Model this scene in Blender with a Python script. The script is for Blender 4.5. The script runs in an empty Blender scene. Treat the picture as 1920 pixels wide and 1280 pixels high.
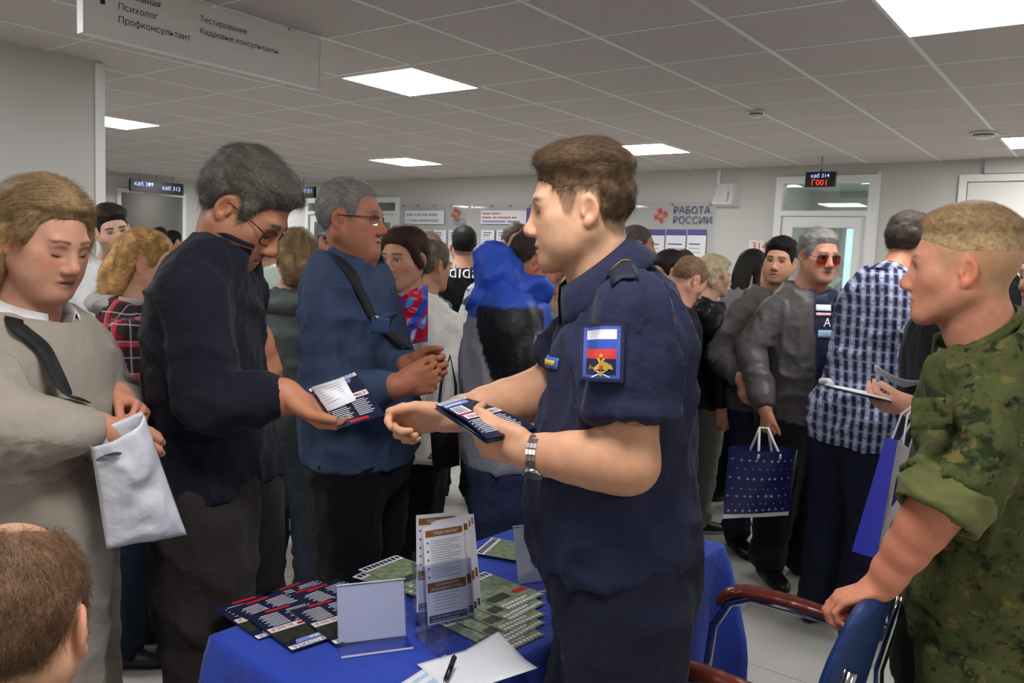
import bpy, bmesh, math, random
import numpy as np
from mathutils import Vector, Matrix
from mathutils.bvhtree import BVHTree
random.seed(4); RNG = np.random.default_rng(7)
SC = bpy.context.scene; COL = SC.collection
# ------------------------------------------------------------------ camera
FPX = 1540.0; CAMZ = 1.55; PITCH = math.radians(-5.6); ROLL = math.radians(2.5)
fwd = np.array([0, math.cos(PITCH), math.sin(PITCH)]); rt0 = np.array([1.0, 0, 0]); up0 = np.cross(rt0, fwd)
CR = rt0*math.cos(ROLL) + up0*math.sin(ROLL); CU = up0*math.cos(ROLL) - rt0*math.sin(ROLL)
cam = bpy.data.cameras.new('camera'); cam.sensor_width = 36; cam.sensor_fit = 'HORIZONTAL'; cam.lens = FPX/1920*36
cam.clip_start = 0.05; cam.clip_end = 60
camo = bpy.data.objects.new('camera', cam); COL.objects.link(camo)
camo.matrix_world = Matrix(((CR[0], CU[0], -fwd[0], 0), (CR[1], CU[1], -fwd[1], 0), (CR[2], CU[2], -fwd[2], CAMZ), (0, 0, 0, 1)))
SC.camera = camo
# ------------------------------------------------------------------ world, exposure
w = bpy.data.worlds.new('world'); SC.world = w; w.use_nodes = True
w.node_tree.nodes['Background'].inputs[0].default_value = (0.8, 0.85, 0.9, 1)
w.node_tree.nodes['Background'].inputs[1].default_value = 0.3
SC.view_settings.view_transform = 'Standard'; SC.view_settings.look = 'None'; SC.view_settings.gamma = 1
SC.view_settings.use_curve_mapping = False
SC.view_settings.exposure = 0.0
LIGHT_STRENGTH = 30.0

def ray(px, py): return (px-960)/FPX*CR - (py-640)/FPX*CU + fwd
def W(px, py, Y):
    d = ray(px, py); return d*(Y/d[1]) + np.array([0, 0, CAMZ])
def WZ(px, py, z):
    d = ray(px, py); return d*((z-CAMZ)/d[2]) + np.array([0, 0, CAMZ])
RA = math.radians(-37.0)
VH = np.array([math.cos(RA), math.sin(RA), 0]); UH = np.array([-math.sin(RA), math.cos(RA), 0])
def room(v, u, z=0.0): return VH*v + UH*u + np.array([0, 0, z])
def onU(px, py, u):
    d = ray(px, py); t = u/(d@UH); p = d*t; return p@VH, p[2]+CAMZ
def onV(px, py, v):
    d = ray(px, py); t = v/(d@VH); p = d*t; return p@UH, p[2]+CAMZ

# ------------------------------------------------------------------ materials
def srgb(h):
    if isinstance(h, str):
        h = h.lstrip('#'); c = [int(h[i:i+2], 16)/255 for i in (0, 2, 4)]
    else: c = [x/255 for x in h]
    return tuple((x/12.92 if x <= 0.04045 else ((x+0.055)/1.055)**2.4) for x in c)
MATS = {}
def add_wrinkle(nt, vec, bp, amt, scale):
    """creases of worn cloth: ridged noise bump feeding the finer bump"""
    N = nt.nodes; L = nt.links; n = N.new('ShaderNodeTexNoise'); n.noise_type = 'RIDGED_MULTIFRACTAL'; n.inputs['Scale'].default_value = scale; n.inputs['Detail'].default_value = 2.5; n.inputs['Distortion'].default_value = .7
    L.new(vec, n.inputs[0]); b2 = N.new('ShaderNodeBump'); b2.inputs['Strength'].default_value = amt; b2.inputs['Distance'].default_value = .018; L.new(n.outputs[0], b2.inputs['Height']); L.new(b2.outputs[0], bp.inputs['Normal'])
def mat(name, col=(200, 200, 200), rough=0.6, metal=0.0, bump=0.0, bscale=60.0, var=0.0, vscale=8.0, emit=0.0, alpha=1.0,
        trans=0.0, attr=False, wrinkle=0.0, wscale=7.0, sheen=0.0, coat=0.0, spec=0.5, sss=0.0, ior=1.45, stretch=None):
    if name in MATS: return MATS[name]
    m = bpy.data.materials.new(name); m.use_nodes = True; MATS[name] = m
    nt = m.node_tree; N = nt.nodes; L = nt.links; b = N['Principled BSDF']
    c = srgb(col)
    b.inputs['Base Color'].default_value = (*c, 1); b.inputs['Roughness'].default_value = rough
    b.inputs['Metallic'].default_value = metal; b.inputs['Specular IOR Level'].default_value = spec
    b.inputs['Alpha'].default_value = alpha; b.inputs['Transmission Weight'].default_value = trans; b.inputs['IOR'].default_value = ior
    if sheen: b.inputs['Sheen Weight'].default_value = sheen
    if coat: b.inputs['Coat Weight'].default_value = coat; b.inputs['Coat Roughness'].default_value = 0.1
    if sss:
        b.inputs['Subsurface Weight'].default_value = sss; b.inputs['Subsurface Radius'].default_value = (1.0, .35, .2); b.inputs['Subsurface Scale'].default_value = 0.008
    src = None
    if attr:
        a = N.new('ShaderNodeAttribute'); a.attribute_name = 'Col'; src = a.outputs['Color']; L.new(src, b.inputs['Base Color'])
    if var or bump or wrinkle:
        tc = N.new('ShaderNodeTexCoord'); vec = tc.outputs['Object']
        if stretch:
            mp = N.new('ShaderNodeMapping'); mp.inputs['Scale'].default_value = stretch; L.new(vec, mp.inputs[0]); vec = mp.outputs[0]
    if var:
        n = N.new('ShaderNodeTexNoise'); n.inputs['Scale'].default_value = vscale; n.inputs['Detail'].default_value = 5; L.new(vec, n.inputs[0])
        mr = N.new('ShaderNodeMapRange'); mr.inputs[1].default_value = 0.3; mr.inputs[2].default_value = 0.7
        mr.inputs[3].default_value = 1-var; mr.inputs[4].default_value = 1+var; L.new(n.outputs[0], mr.inputs[0])
        mx = N.new('ShaderNodeMix'); mx.data_type = 'RGBA'; mx.blend_type = 'MULTIPLY'; mx.inputs[0].default_value = 1
        if src: L.new(src, mx.inputs[6])
        else: mx.inputs[6].default_value = (*c, 1)
        L.new(mr.outputs[0], mx.inputs[7]); L.new(mx.outputs[2], b.inputs['Base Color'])
    if bump:
        n2 = N.new('ShaderNodeTexNoise'); n2.inputs['Scale'].default_value = bscale; n2.inputs['Detail'].default_value = 4; L.new(vec, n2.inputs[0])
        bp = N.new('ShaderNodeBump'); bp.inputs['Strength'].default_value = bump; bp.inputs['Distance'].default_value = 0.6/bscale
        L.new(n2.outputs[0], bp.inputs['Height']); L.new(bp.outputs[0], b.inputs['Normal'])
        if wrinkle: add_wrinkle(nt, vec, bp, wrinkle, wscale)
    if emit:
        b.inputs['Emission Color'].default_value = (*c, 1); b.inputs['Emission Strength'].default_value = emit
    return m

# ------------------------------------------------------------------ mesh helpers
def mesh_np(name, V, F, mats=(), fm=None, col=None, smooth=True, attrs=None):
    """V (n,3), F list of int arrays (m,k)"""
    me = bpy.data.meshes.new(name); V = np.asarray(V, np.float32)
    if not isinstance(F, list): F = [F]
    F = [np.asarray(f, np.int32) for f in F if len(f)]
    nl = sum(f.size for f in F); npol = sum(len(f) for f in F)
    me.vertices.add(len(V)); me.vertices.foreach_set('co', V.ravel())
    me.loops.add(nl); me.loops.foreach_set('vertex_index', np.concatenate([f.ravel() for f in F]))
    me.polygons.add(npol)
    ls = []; o = 0
    for f in F:
        k = f.shape[1]; ls.append(o+np.arange(len(f))*k); o += f.size
    me.polygons.foreach_set('loop_start', np.concatenate(ls).astype(np.int32))
    me.polygons.foreach_set('use_smooth', np.full(npol, smooth))
    if fm is not None: me.polygons.foreach_set('material_index', np.asarray(fm, np.int32))
    for m in mats: me.materials.append(m)
    me.update(calc_edges=True)
    if col is not None:
        a = me.color_attributes.new('Col', 'FLOAT_COLOR', 'POINT')
        c4 = np.ones((len(V), 4), np.float32); c4[:, :3] = col; a.data.foreach_set('color', c4.ravel())
    for k, v in (attrs or {}).items():
        a = me.attributes.new(k, 'FLOAT_VECTOR', 'POINT'); a.data.foreach_set('vector', np.asarray(v, np.float32).ravel())
    return me
def link(name, me, parent=None, loc=None, rot=None, **tags):
    o = bpy.data.objects.new(name, me); COL.objects.link(o)
    if parent is not None: o.parent = parent
    if loc is not None: o.location = tuple(loc)
    if rot is not None: o.rotation_euler = rot
    for k, v in tags.items(): o[k] = v
    return o
def empty(name, loc, rz=0.0, **tags):
    o = link(name, None, None, loc, (0, 0, rz), **tags); o.empty_display_size = 0.1; return o
class MB:
    """collects boxes, polys, tubes; build() -> one mesh"""
    def __init__(s): s.V = []; s.F = []; s.M = []; s.S = []
    def poly(s, pts, m=0, smooth=False):
        o = len(s.V); s.V += [tuple(p) for p in pts]; s.F.append(list(range(o, o+len(pts)))); s.M.append(m); s.S.append(smooth)
    def box(s, lo, hi, m=0, T=None):
        (x0, y0, z0), (x1, y1, z1) = lo, hi
        P = [(x0, y0, z0), (x1, y0, z0), (x1, y1, z0), (x0, y1, z0), (x0, y0, z1), (x1, y0, z1), (x1, y1, z1), (x0, y1, z1)]
        if T is not None: P = [tuple(T @ Vector(p)) for p in P]
        o = len(s.V); s.V += P
        for f in ((0, 3, 2, 1), (4, 5, 6, 7), (0, 1, 5, 4), (1, 2, 6, 5), (2, 3, 7, 6), (3, 0, 4, 7)):
            s.F.append([o+i for i in f]); s.M.append(m); s.S.append(False)
    def tube(s, pts, r, n=10, m=0, caps=True, closed=False):
        pts = [Vector(p) for p in pts]; k = len(pts); o = len(s.V)
        rr = r if isinstance(r, (list, tuple)) else [r]*k
        up = None
        for i, p in enumerate(pts):
            if closed: t = (pts[(i+1) % k]-pts[i-1]).normalized()
            else: t = (pts[min(i+1, k-1)]-pts[max(i-1, 0)]).normalized()
            if up is None:
                up = t.orthogonal().normalized()
            up = (up - t*up.dot(t)).normalized(); sd = t.cross(up)
            for j in range(n):
                a = 2*math.pi*j/n; s.V.append(tuple(p + (up*math.cos(a)+sd*math.sin(a))*rr[i]))
        for i in range(k if closed else k-1):
            i2 = (i+1) % k
            for j in range(n):
                s.F.append([o+i*n+j, o+i*n+(j+1) % n, o+i2*n+(j+1) % n, o+i2*n+j]); s.M.append(m); s.S.append(True)
        if caps and not closed:
            s.F.append([o+j for j in range(n)][::-1]); s.M.append(m); s.S.append(False)
            s.F.append([o+(k-1)*n+j for j in range(n)]); s.M.append(m); s.S.append(False)
    def grid(s, P, m=0, smooth=True, thick=0.0):
        """P (a,b,3) array -> sheet"""
        P = np.asarray(P, float); a, b, _ = P.shape; o = len(s.V)
        s.V += [tuple(p) for p in P.reshape(-1, 3)]
        for i in range(a-1):
            for j in range(b-1):
                mm = m(i, j) if callable(m) else m
                s.F.append([o+i*b+j, o+(i+1)*b+j, o+(i+1)*b+j+1, o+i*b+j+1]); s.M.append(mm); s.S.append(smooth)
    def mesh(s, name, mats):
        me = bpy.data.meshes.new(name); me.from_pydata(s.V, [], s.F)
        for m in (mats if isinstance(mats, (list, tuple)) else [mats]): me.materials.append(m)
        me.polygons.foreach_set('material_index', s.M); me.polygons.foreach_set('use_smooth', s.S); me.update()
        return me
    def build(s, name, mats, parent=None, loc=None, rot=None, bevel=0.0, **tags):
        o = link(name, s.mesh(name, mats), parent, loc, rot, **tags)
        if bevel:
            b = o.modifiers.new('bevel', 'BEVEL'); b.width = bevel; b.segments = 2; b.limit_method = 'ANGLE'
        return o
def thicken(o, t, offset=0.0):
    m = o.modifiers.new('solid', 'SOLIDIFY'); m.thickness = t; m.offset = offset; return o
TXT = {}
def text_data(s, size, bold=0.0, extrude=0.0, align='LEFT'):
    """text outline as triangulated arrays (x right, y up), z=0"""
    key = (s, size, bold, extrude, align)
    if key in TXT: return TXT[key]
    c = bpy.data.curves.new('t', 'FONT'); c.body = s; c.size = size; c.offset = bold; c.extrude = extrude
    c.align_x = align; c.resolution_u = 3; c.fill_mode = 'NONE' if hasattr(c, 'fill_mode') else c.fill_mode
    o = bpy.data.objects.new('t', c); COL.objects.link(o)
    dg = bpy.context.evaluated_depsgraph_get(); me = bpy.data.meshes.new_from_object(o.evaluated_get(dg))
    P = [v.co[:2] for v in me.vertices]; adj = {}
    for e in me.edges:
        i, j = e.vertices; adj.setdefault(i, []).append(j); adj.setdefault(j, []).append(i)
    bpy.data.objects.remove(o); bpy.data.curves.remove(c); bpy.data.meshes.remove(me)
    seen = set(); loops = []
    for st in adj:
        if st in seen: continue
        L = [st]; seen.add(st); cur = st
        while True:
            nx = [q for q in adj[cur] if q not in seen]
            if not nx: break
            cur = cur+1 if cur+1 in nx else nx[0]; seen.add(cur); L.append(cur)
        if len(L) > 2: loops.append(L)
    def area(L): return .5*sum(P[L[k]][0]*P[L[(k+1) % len(L)]][1]-P[L[(k+1) % len(L)]][0]*P[L[k]][1] for k in range(len(L)))
    def inside(p, L):
        r = False
        for k in range(len(L)):
            (x0, y0), (x1, y1) = P[L[k]], P[L[(k+1) % len(L)]]
            if (y0 > p[1]) != (y1 > p[1]) and p[0] < (x1-x0)*(p[1]-y0)/(y1-y0)+x0: r = not r
        return r
    # every outline that lies inside no or an even number of others with its own turning sense is filled by itself; counters are cut from the outline around them
    sg = [area(L) for L in loops]; ar = [abs(q) for q in sg]; F = []; main = math.copysign(1, sg[int(np.argmax(ar))]) if sg else 1
    def cen(L): return (sum(P[i][0] for i in L)/len(L), sum(P[i][1] for i in L)/len(L))
    holes = {k: [] for k in range(len(loops))}; ishole = set()
    for k, L in enumerate(loops):
        if sg[k]*main > 0: continue
        cont = [m for m, Q in enumerate(loops) if m != k and sg[m]*main > 0 and ar[m] > ar[k] and inside(cen(L), Q)]
        if cont:
            m = min(cont, key=lambda m: ar[m]); holes[m].append(k); ishole.add(k)
    from mathutils.geometry import tessellate_polygon
    for k, L in enumerate(loops):
        if k in ishole: continue
        poly = [[Vector((*P[i], 0)) for i in L]]; idx = list(L)
        for h in holes[k]: poly.append([Vector((*P[i], 0)) for i in loops[h]]); idx += loops[h]
        for t in tessellate_polygon(poly):
            t = [idx[q] for q in t]
            (x0, y0), (x1, y1), (x2, y2) = P[t[0]], P[t[1]], P[t[2]]
            F.append(t if (x1-x0)*(y2-y0)-(x2-x0)*(y1-y0) > 0 else t[::-1])
    V = np.array([(x, y, 0) for x, y in P]).reshape(-1, 3)
    TXT[key] = (V, F); return V, F
def text_obj(name, s, size, m, M4, parent=None, bold=0.0, align='LEFT', width=None, **tags):
    V, F = text_data(s, size, bold, 0.0, align)
    sx = 1.0
    if width and len(V): sx = width/max(1e-6, V[:, 0].max()-V[:, 0].min())
    V = V*np.array([sx, 1, 1]); P = [tuple(M4 @ Vector(v)) for v in V]
    me = bpy.data.meshes.new(name); me.from_pydata(P, [], F); me.materials.append(m)
    return link(name, me, parent, **tags)
# ------------------------------------------------------------------ room shell (local x = v, y = u, rotated by RA)
CEIL = 2.60; UB = 8.2; VL = -12.3; VR = 3.6; UF = -4.6
ROT = (0, 0, RA)
def clear_mat(name, tint=(255, 255, 255), rough=0.02, base=0.04):
    if name in MATS: return MATS[name]
    m = bpy.data.materials.new(name); m.use_nodes = True; MATS[name] = m
    nt = m.node_tree; N = nt.nodes; L = nt.links; N.remove(N['Principled BSDF']); out = N['Material Output']
    t = N.new('ShaderNodeBsdfTransparent'); t.inputs[0].default_value = (*srgb(tint), 1)
    g = N.new('ShaderNodeBsdfGlossy'); g.inputs['Roughness'].default_value = rough
    fr = N.new('ShaderNodeLayerWeight'); fr.inputs[0].default_value = .5
    pw = N.new('ShaderNodeMath'); pw.operation = 'POWER'; pw.inputs[1].default_value = 4.0; L.new(fr.outputs['Facing'], pw.inputs[0])
    ad = N.new('ShaderNodeMath'); ad.operation = 'MULTIPLY_ADD'; ad.inputs[1].default_value = .35; ad.inputs[2].default_value = base; L.new(pw.outputs[0], ad.inputs[0])
    mx = N.new('ShaderNodeMixShader'); L.new(ad.outputs[0], mx.inputs[0]); L.new(t.outputs[0], mx.inputs[1]); L.new(g.outputs[0], mx.inputs[2])
    L.new(mx.outputs[0], out.inputs[0]); return m
m_wall = mat('painted_wall', (197, 196, 190), 0.55, bump=0.05, bscale=300, var=0.02, vscale=1.5)
m_trim = mat('white_trim', (232, 232, 228), 0.4)
m_tile_c = mat('ceiling_tile', (200, 191, 189), 0.85, bump=0.25, bscale=220, var=0.03, vscale=40)
m_rail = mat('ceiling_rail', (232, 230, 226), 0.45)
m_tile_f = mat('porcelain_tile', (187, 184, 176), 0.22, bump=0.01, bscale=40, var=0.05, vscale=3)
m_grout = mat('grout', (120, 117, 110), 0.8)
m_black = mat('black_plastic', (16, 17, 24), 0.3)
m_glass = clear_mat('window_glass', (235, 242, 242), 0.02, 0.12)
m_acryl = clear_mat('clear_acrylic', (253, 253, 254), 0.03, 0.02)
m_white = mat('white_plastic', (225, 225, 222), 0.4)
m_metal = mat('brushed_metal', (180, 180, 180), 0.3, metal=1.0)
m_paper = mat('white_paper', (232, 232, 236), 0.6)
m_ink = mat('dark_ink', (45, 42, 45), 0.6)
m_violet = mat('violet_print', (88, 88, 150), 0.55)
m_violetd = mat('dark_blue_print', (60, 62, 110), 0.55)
m_redp = mat('red_print', (196, 70, 62), 0.55)
m_orangep = mat('orange_print', (214, 110, 66), 0.55)
m_greyp = mat('grey_print', (150, 150, 165), 0.6)
m_ledw = mat('led_white', (170, 190, 255), 0.5, emit=1.3)
m_ledr = mat('led_red', (255, 60, 50), 0.5, emit=1.1)
m_panel = mat('light_diffuser', (252, 253, 255), 0.5, emit=LIGHT_STRENGTH)

GV0, GU0, GS = -3.9, 3.35, 0.6
i0 = math.floor((VL-GV0)/GS); i1 = math.ceil((VR-GV0)/GS); j0 = math.floor((UF-GU0)/GS); j1 = math.ceil((UB-GU0)/GS)
LIGHTS = {(0, 0), (5, 0), (-6, 0), (-5, 5), (0, 5), (5, 6), (-12, 6), (0, -5), (5, -5), (10, 0), (10, 6), (10, -5), (0, -10), (5, -10), (-12, 0)}
cl = MB(); cl.box((VL, UF, CEIL+0.02), (VR, UB, CEIL+0.06)); ceil_o = cl.build('ceiling', m_tile_c, rot=ROT, kind='structure')
fl = MB(); fl.box((VL, UF, -0.08), (VR, UB, -0.002)); floor_o = fl.build('floor', m_grout, rot=ROT, kind='structure')
def inview(p, pad=0.15):
    d = p-np.array([0, 0, CAMZ]); z = d@fwd
    if z < 0.3: return 0
    x = d@CR/z*FPX/960; y = d@CU/z*FPX/640
    return (abs(x) < 1+pad and abs(y) < 1+pad)/z
def tilefield(parent, z0, z1, gap, m, name, phase_v, phase_u, skip, limit=290):
    t = MB(); h = GS/2-gap/2; t.box((-h, -h, z0), (h, h, z1)); me = t.mesh(name, m)
    cells = []
    for i in range(math.floor((VL-phase_v)/GS), math.ceil((VR-phase_v)/GS)):
        for j in range(math.floor((UF-phase_u)/GS), math.ceil((UB-phase_u)/GS)):
            v = phase_v+(i+.5)*GS; u = phase_u+(j+.5)*GS
            if (i, j) in skip: continue
            full = v-h >= VL and v+h <= VR and u-h >= UF and u+h <= UB
            hid = (v < -5.2 and u < 2.2)
            s = inview(room(v, u, z0)) if not hid else 0
            cells.append((s if full else -1, v, u))
    cells.sort(reverse=True); rest = MB()
    for k, (s, v, u) in enumerate(cells):
        if k < limit and s > 0: link(name, me, parent, (v, u, 0))
        else:
            rest.box((max(v-h, VL), max(u-h, UF), z0), (min(v+h, VR), min(u+h, UB), z1))
    rest.build(name+'_remainder', m, parent, kind='stuff')
tilefield(ceil_o, CEIL+0.002, CEIL+0.018, 0.022, m_tile_c, 'ceiling_tile', GV0, GU0, LIGHTS)
tilefield(floor_o, -0.006, 0.0, 0.004, m_tile_f, 'floor_tile', -3.7, 3.1, set())
for i in range(i0+1, i1):
    v = GV0+i*GS; r = MB(); r.box((v-.011, UF, CEIL-.001), (v+.011, UB, CEIL+.006)); r.build('ceiling_rail', m_rail, ceil_o)
for j in range(j0+1, j1):
    u = GU0+j*GS; r = MB(); r.box((VL, u-.008, CEIL+.001), (VR, u+.008, CEIL+.006)); r.build('ceiling_rail', m_rail, ceil_o)
LNAMES = {(0, 0): 'square ceiling light panel beyond the end of the hanging direction sign', (5, 0): 'square ceiling light panel above the soldier in camouflage',
          (-6, 0): 'square ceiling light panel beside the end of the pale partition wall', (-5, 5): 'square ceiling light panel above the man in the blue denim shirt',
          (0, 5): 'square ceiling light panel near the red and blue job logo board', (5, 6): 'square ceiling light panel near the plain white door',
          (-12, 6): 'square ceiling light panel near the small black wall camera'}
for (i, j) in sorted(LIGHTS):
    v = GV0+(i+.5)*GS; u = GU0+(j+.5)*GS
    p = room(v, u, CEIL-0.012)
    e = empty('ceiling_light', p, RA, label=LNAMES.get((i, j), 'square ceiling light panel over the open end of the hall'), category='ceiling light', group='square ceiling light panels')
    f = MB()
    for a in ((-.3, -.3, .3, -.285), (-.3, .285, .3, .3), (-.3, -.285, -.285, .285), (.285, -.285, .3, .285)): f.box((a[0], a[1], 0), (a[2], a[3], .02))
    f.build('frame', m_rail, e)
    f = MB(); f.box((-.285, -.285, .003), (.285, .285, .01)); f.build('diffuser', m_panel, e)
# walls
def wallbox(name, lo, hi, m=m_wall):
    b = MB(); b.box(lo, hi); return b.build(name, m, rot=ROT, kind='structure')
# openings in back wall
def bw(px, py): return onU(px, py, UB)
D1 = (bw(573, 500)[0], bw(747, 500)[0], bw(600, 372)[1]); D2 = (bw(1452, 420)[0], bw(1640, 420)[0], bw(1545, 330)[1]); D3 = (bw(1792, 420)[0], bw(1792, 420)[0]+1.0, bw(1810, 328)[1])
b = MB(); x = VL-.1
for d in (D1, D2, D3):
    b.box((x, UB, 0), (d[0], UB+.14, CEIL+.06)); b.box((d[0], UB, d[2]), (d[1], UB+.14, CEIL+.06)); x = d[1]
b.box((x, UB, 0), (VR+.1, UB+.14, CEIL+.06)); b.build('wall_back', m_wall, rot=ROT, kind='structure')
# left wall with doorway
def lw(px, py): return onV(px, py, VL)
o0, o1, oz = lw(226, 400)[0], lw(341, 400)[0], lw(285, 365)[1]
b = MB(); b.box((VL-.14, UF, 0), (VL, o0, CEIL+.06)); b.box((VL-.14, o0, oz), (VL, o1, CEIL+.06)); b.box((VL-.14, o1, 0), (VL, UB+.14, CEIL+.06)); b.build('wall_left', m_wall, rot=ROT, kind='structure')
b = MB()
for (a, c, z0, z1) in ((o0-.06, o0, 0, oz+.06), (o1, o1+.06, 0, oz+.06), (o0, o1, oz, oz+.06)): b.box((VL-.01, a, z0), (VL+.025, c, z1))
b.build('trim_1', m_trim, rot=ROT, kind='structure')
# corridor behind the doorway
b = MB(); b.box((VL-3.2, o0-.8, 0), (VL-3.1, o1+1.2, CEIL)); b.box((VL-3.2, o0-.9, 0), (VL-.14, o0-.8, CEIL)); b.box((VL-3.2, o1+.25, 0), (VL-.14, o1+.35, CEIL)); b.box((VL-3.2, o0-.9, CEIL), (VL-.14, o1+1.2, CEIL+.05)); b.box((VL-3.2, o0-.9, -.05), (VL-.14, o1+1.2, 0))
b.build('wall_corridor', m_wall, rot=ROT, kind='structure')
l = MB(); l.box((-.3, -.3, 0), (.3, .3, .015)); l.build('ceiling_light', mat('light_diffuser_corridor', (255, 253, 248), .5, emit=4), loc=room(VL-1.5, (o0+o1)/2, CEIL-.016), rot=ROT, label='square light panel in the corridor beyond the open doorway', category='ceiling light', group='square ceiling light panels')  # added emitter, put in only to brighten the corridor interior
wallbox('wall_right', (VR, UF, 0), (VR+.14, UB, CEIL+.06)); wallbox('wall_front', (VL, UF-.14, 0), (VR, UF, CEIL+.06))
PV, PU = -4.95, 2.46
wallbox('wall_partition', (-8.2, UF, 0), (PV, PU, CEIL+.003))
b = MB(); b.box((PV-.03, PU, 0), (PV+.006, PU+.012, CEIL-.01)); b.box((PV, PU-.045, 0), (PV+.008, PU+.012, CEIL-.01)); b.build('trim_2', m_trim, rot=ROT, kind='structure')
b = MB(); b.box((VL, UB-.012, 0), (D1[0]-.02, UB, .08)); b.box((D1[1]+.02, UB-.012, 0), (D2[0]-.02, UB, .08)); b.box((D2[1]+.02, UB-.012, 0), (D3[0]-.02, UB, .08)); b.build('baseboard_back', m_trim, rot=ROT, kind='structure')
# glazed doors
def glazed_door(name, v0, v1, ztop, split=None, transom=None, pane_cols=1):
    e = empty(name, room((v0+v1)/2, UB, 0), RA, kind='structure'); hw = (v1-v0)/2; f = .07
    b = MB()
    for lo, hi in (((-hw, -.03, 0), (-hw+f, .09, ztop)), ((hw-f, -.03, 0), (hw, .09, ztop)), ((-hw+f, -.03, ztop-f), (hw-f, .09, ztop))): b.box(lo, hi)
    if transom: b.box((-hw+f, -.03, transom), (hw-f, .09, transom+.05))
    b.build('door_frame', m_trim, e)
    top = transom if transom else ztop-f
    if transom:
        b = MB(); b.box((-hw+f, .03, transom+.05), (hw-f, .036, ztop-f)); b.build('transom_pane', m_glass, e)
    st = .11; b = MB(); a, c = -hw+f+.004, hw-f-.004
    for lo, hi in (((a, .0, .01), (a+st, .05, top-.004)), ((c-st, .0, .01), (c, .05, top-.004)), ((a+st, .0, top-st), (c-st, .05, top-.004)), ((a+st, 0, .01), (c-st, .05, .18)), ((a+st, 0, .88), (c-st, .05, .98))): b.box(lo, hi)
    if pane_cols == 2: b.box((-.04, 0, .18), (.04, .05, top-st))
    lf = b.build('door_leaf', m_trim, e)
    b = MB(); b.box((a+st, .02, .98), (c-st, .026, top-st)); b.build('pane', m_glass, e)
    b = MB(); b.box((a+st, .018, .18), (c-st, .03, .88)); b.build('lower_panel', m_white, e)
    h = MB(); h.tube([(c-.05, -.0, 1.02), (c-.05, -.05, 1.02), (c-.16, -.055, 1.02)], .009); h.build('door_handle', m_metal, lf)
    return e
glazed_door('door_1', *D1, transom=bw(635, 402)[1], pane_cols=2)
glazed_door('door_2', *D2, transom=bw(1545, 405)[1])
e = empty('door_3', room((D3[0]+D3[1])/2, UB, 0), RA, kind='structure'); hw = (D3[1]-D3[0])/2
b = MB()
for lo, hi in (((-hw, -.03, 0), (-hw+.06, .09, D3[2])), ((hw-.06, -.03, 0), (hw, .09, D3[2])), ((-hw+.06, -.03, D3[2]-.06), (hw-.06, .09, D3[2]))): b.box(lo, hi)
b.build('door_frame', m_trim, e)
b = MB(); b.box((-hw+.068, .0, .01), (hw-.068, .045, 1.72)); b.box((-hw+.068, 0, 1.73), (hw-.068, .045, D3[2]-.068)); lf = b.build('door_leaf', mat('door_laminate', (222, 219, 210), .5), e)
h = MB(); h.tube([(-hw+.13, 0, 1.0), (-hw+.13, -.05, 1.0), (-hw+.25, -.055, 1.0)], .009); h.build('door_handle', m_metal, lf)
# rooms behind the glazed doors
for nm, d, em in (('wall_office', D2, 2.0), ('wall_backroom', D1, .8)):
    b = MB(); a, c = d[0]-.5, d[1]+1.0; q = UB+.14
    b.box((a, q+2.6, 0), (c, q+2.7, CEIL)); b.box((a-.1, q, 0), (a, q+2.7, CEIL)); b.box((c, q, 0), (c+.1, q+2.7, CEIL)); b.box((a-.1, q, CEIL), (c+.1, q+2.7, CEIL+.05)); b.box((a-.1, q, -.05), (c+.1, q+2.7, 0))
    b.build(nm, mat('office_wall', (226, 224, 218), .6), rot=ROT, kind='structure')
    l = MB(); l.box((-.3, -.3, 0), (.3, .3, .015)); l.build('ceiling_light', mat('light_diffuser_%s' % nm, (255, 253, 248), .5, emit=em*5), loc=room((d[0]+d[1])/2+.2, q+1.2, CEIL-.016), rot=ROT, label='square light panel in the room behind the %s' % ('office door with the red number' if nm == 'wall_office' else 'double glazed door'), category='ceiling light', group='square ceiling light panels')
q = UB+.14+2.58
wv0, wv1 = D2[0]-.1, D2[0]+.75
e = empty('window_1', room((wv0+wv1)/2, q, 0), RA, kind='structure'); hw = (wv1-wv0)/2
b = MB()
for lo, hi in (((-hw, -.03, .85), (-hw+.06, .02, 2.2)), ((hw-.06, -.03, .85), (hw, .02, 2.2)), ((-hw, -.03, 2.14), (hw, .02, 2.2)), ((-hw, -.03, .85), (hw, .02, .91)), ((-.03, -.03, .91), (.03, .02, 2.14))): b.box(lo, hi)
b.build('window_frame', m_trim, e)
b = MB(); b.box((-hw+.05, .0, .9), (hw-.05, .01, 2.15)); b.build('pane', mat('daylight_pane', (196, 226, 240), .3, emit=1.6), e)
# conduit strips, wall boxes
for k, (px, y0, y1) in enumerate(((1350, 318, 346), (1650, 322, 640))):
    v, z1 = bw(px, y0); z0 = bw(px, y1)[1] if k == 0 else .1
    b = MB(); b.box((-.018, -.016, z0), (.018, 0, min(z1, CEIL-.005))); b.build('cable_duct', m_trim, loc=room(v, UB-.002, 0), rot=ROT, label='white cable duct above the wall loudspeaker' if k == 0 else 'tall white cable duct beside the office door frame', category='cable duct')
v, z = bw(1366, 366)
e = empty('wall_loudspeaker', room(v, UB-.002, z), RA, label='pale wedge-shaped wall loudspeaker beside the job logo board', category='loudspeaker')
b = MB(); P = [(-.13, 0, -.12), (.13, 0, -.12), (.11, 0, .12), (-.11, 0, .12)]; Q = [(-.12, -.13, -.10), (.09, -.13, -.10), (.07, -.07, .11), (-.09, -.07, .11)]
b.poly(P); b.poly(Q[::-1])
for k in range(4): b.poly([P[k], Q[k], Q[(k+1) % 4], P[(k+1) % 4]][::-1])
b.build('cabinet', m_white, e)
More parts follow.
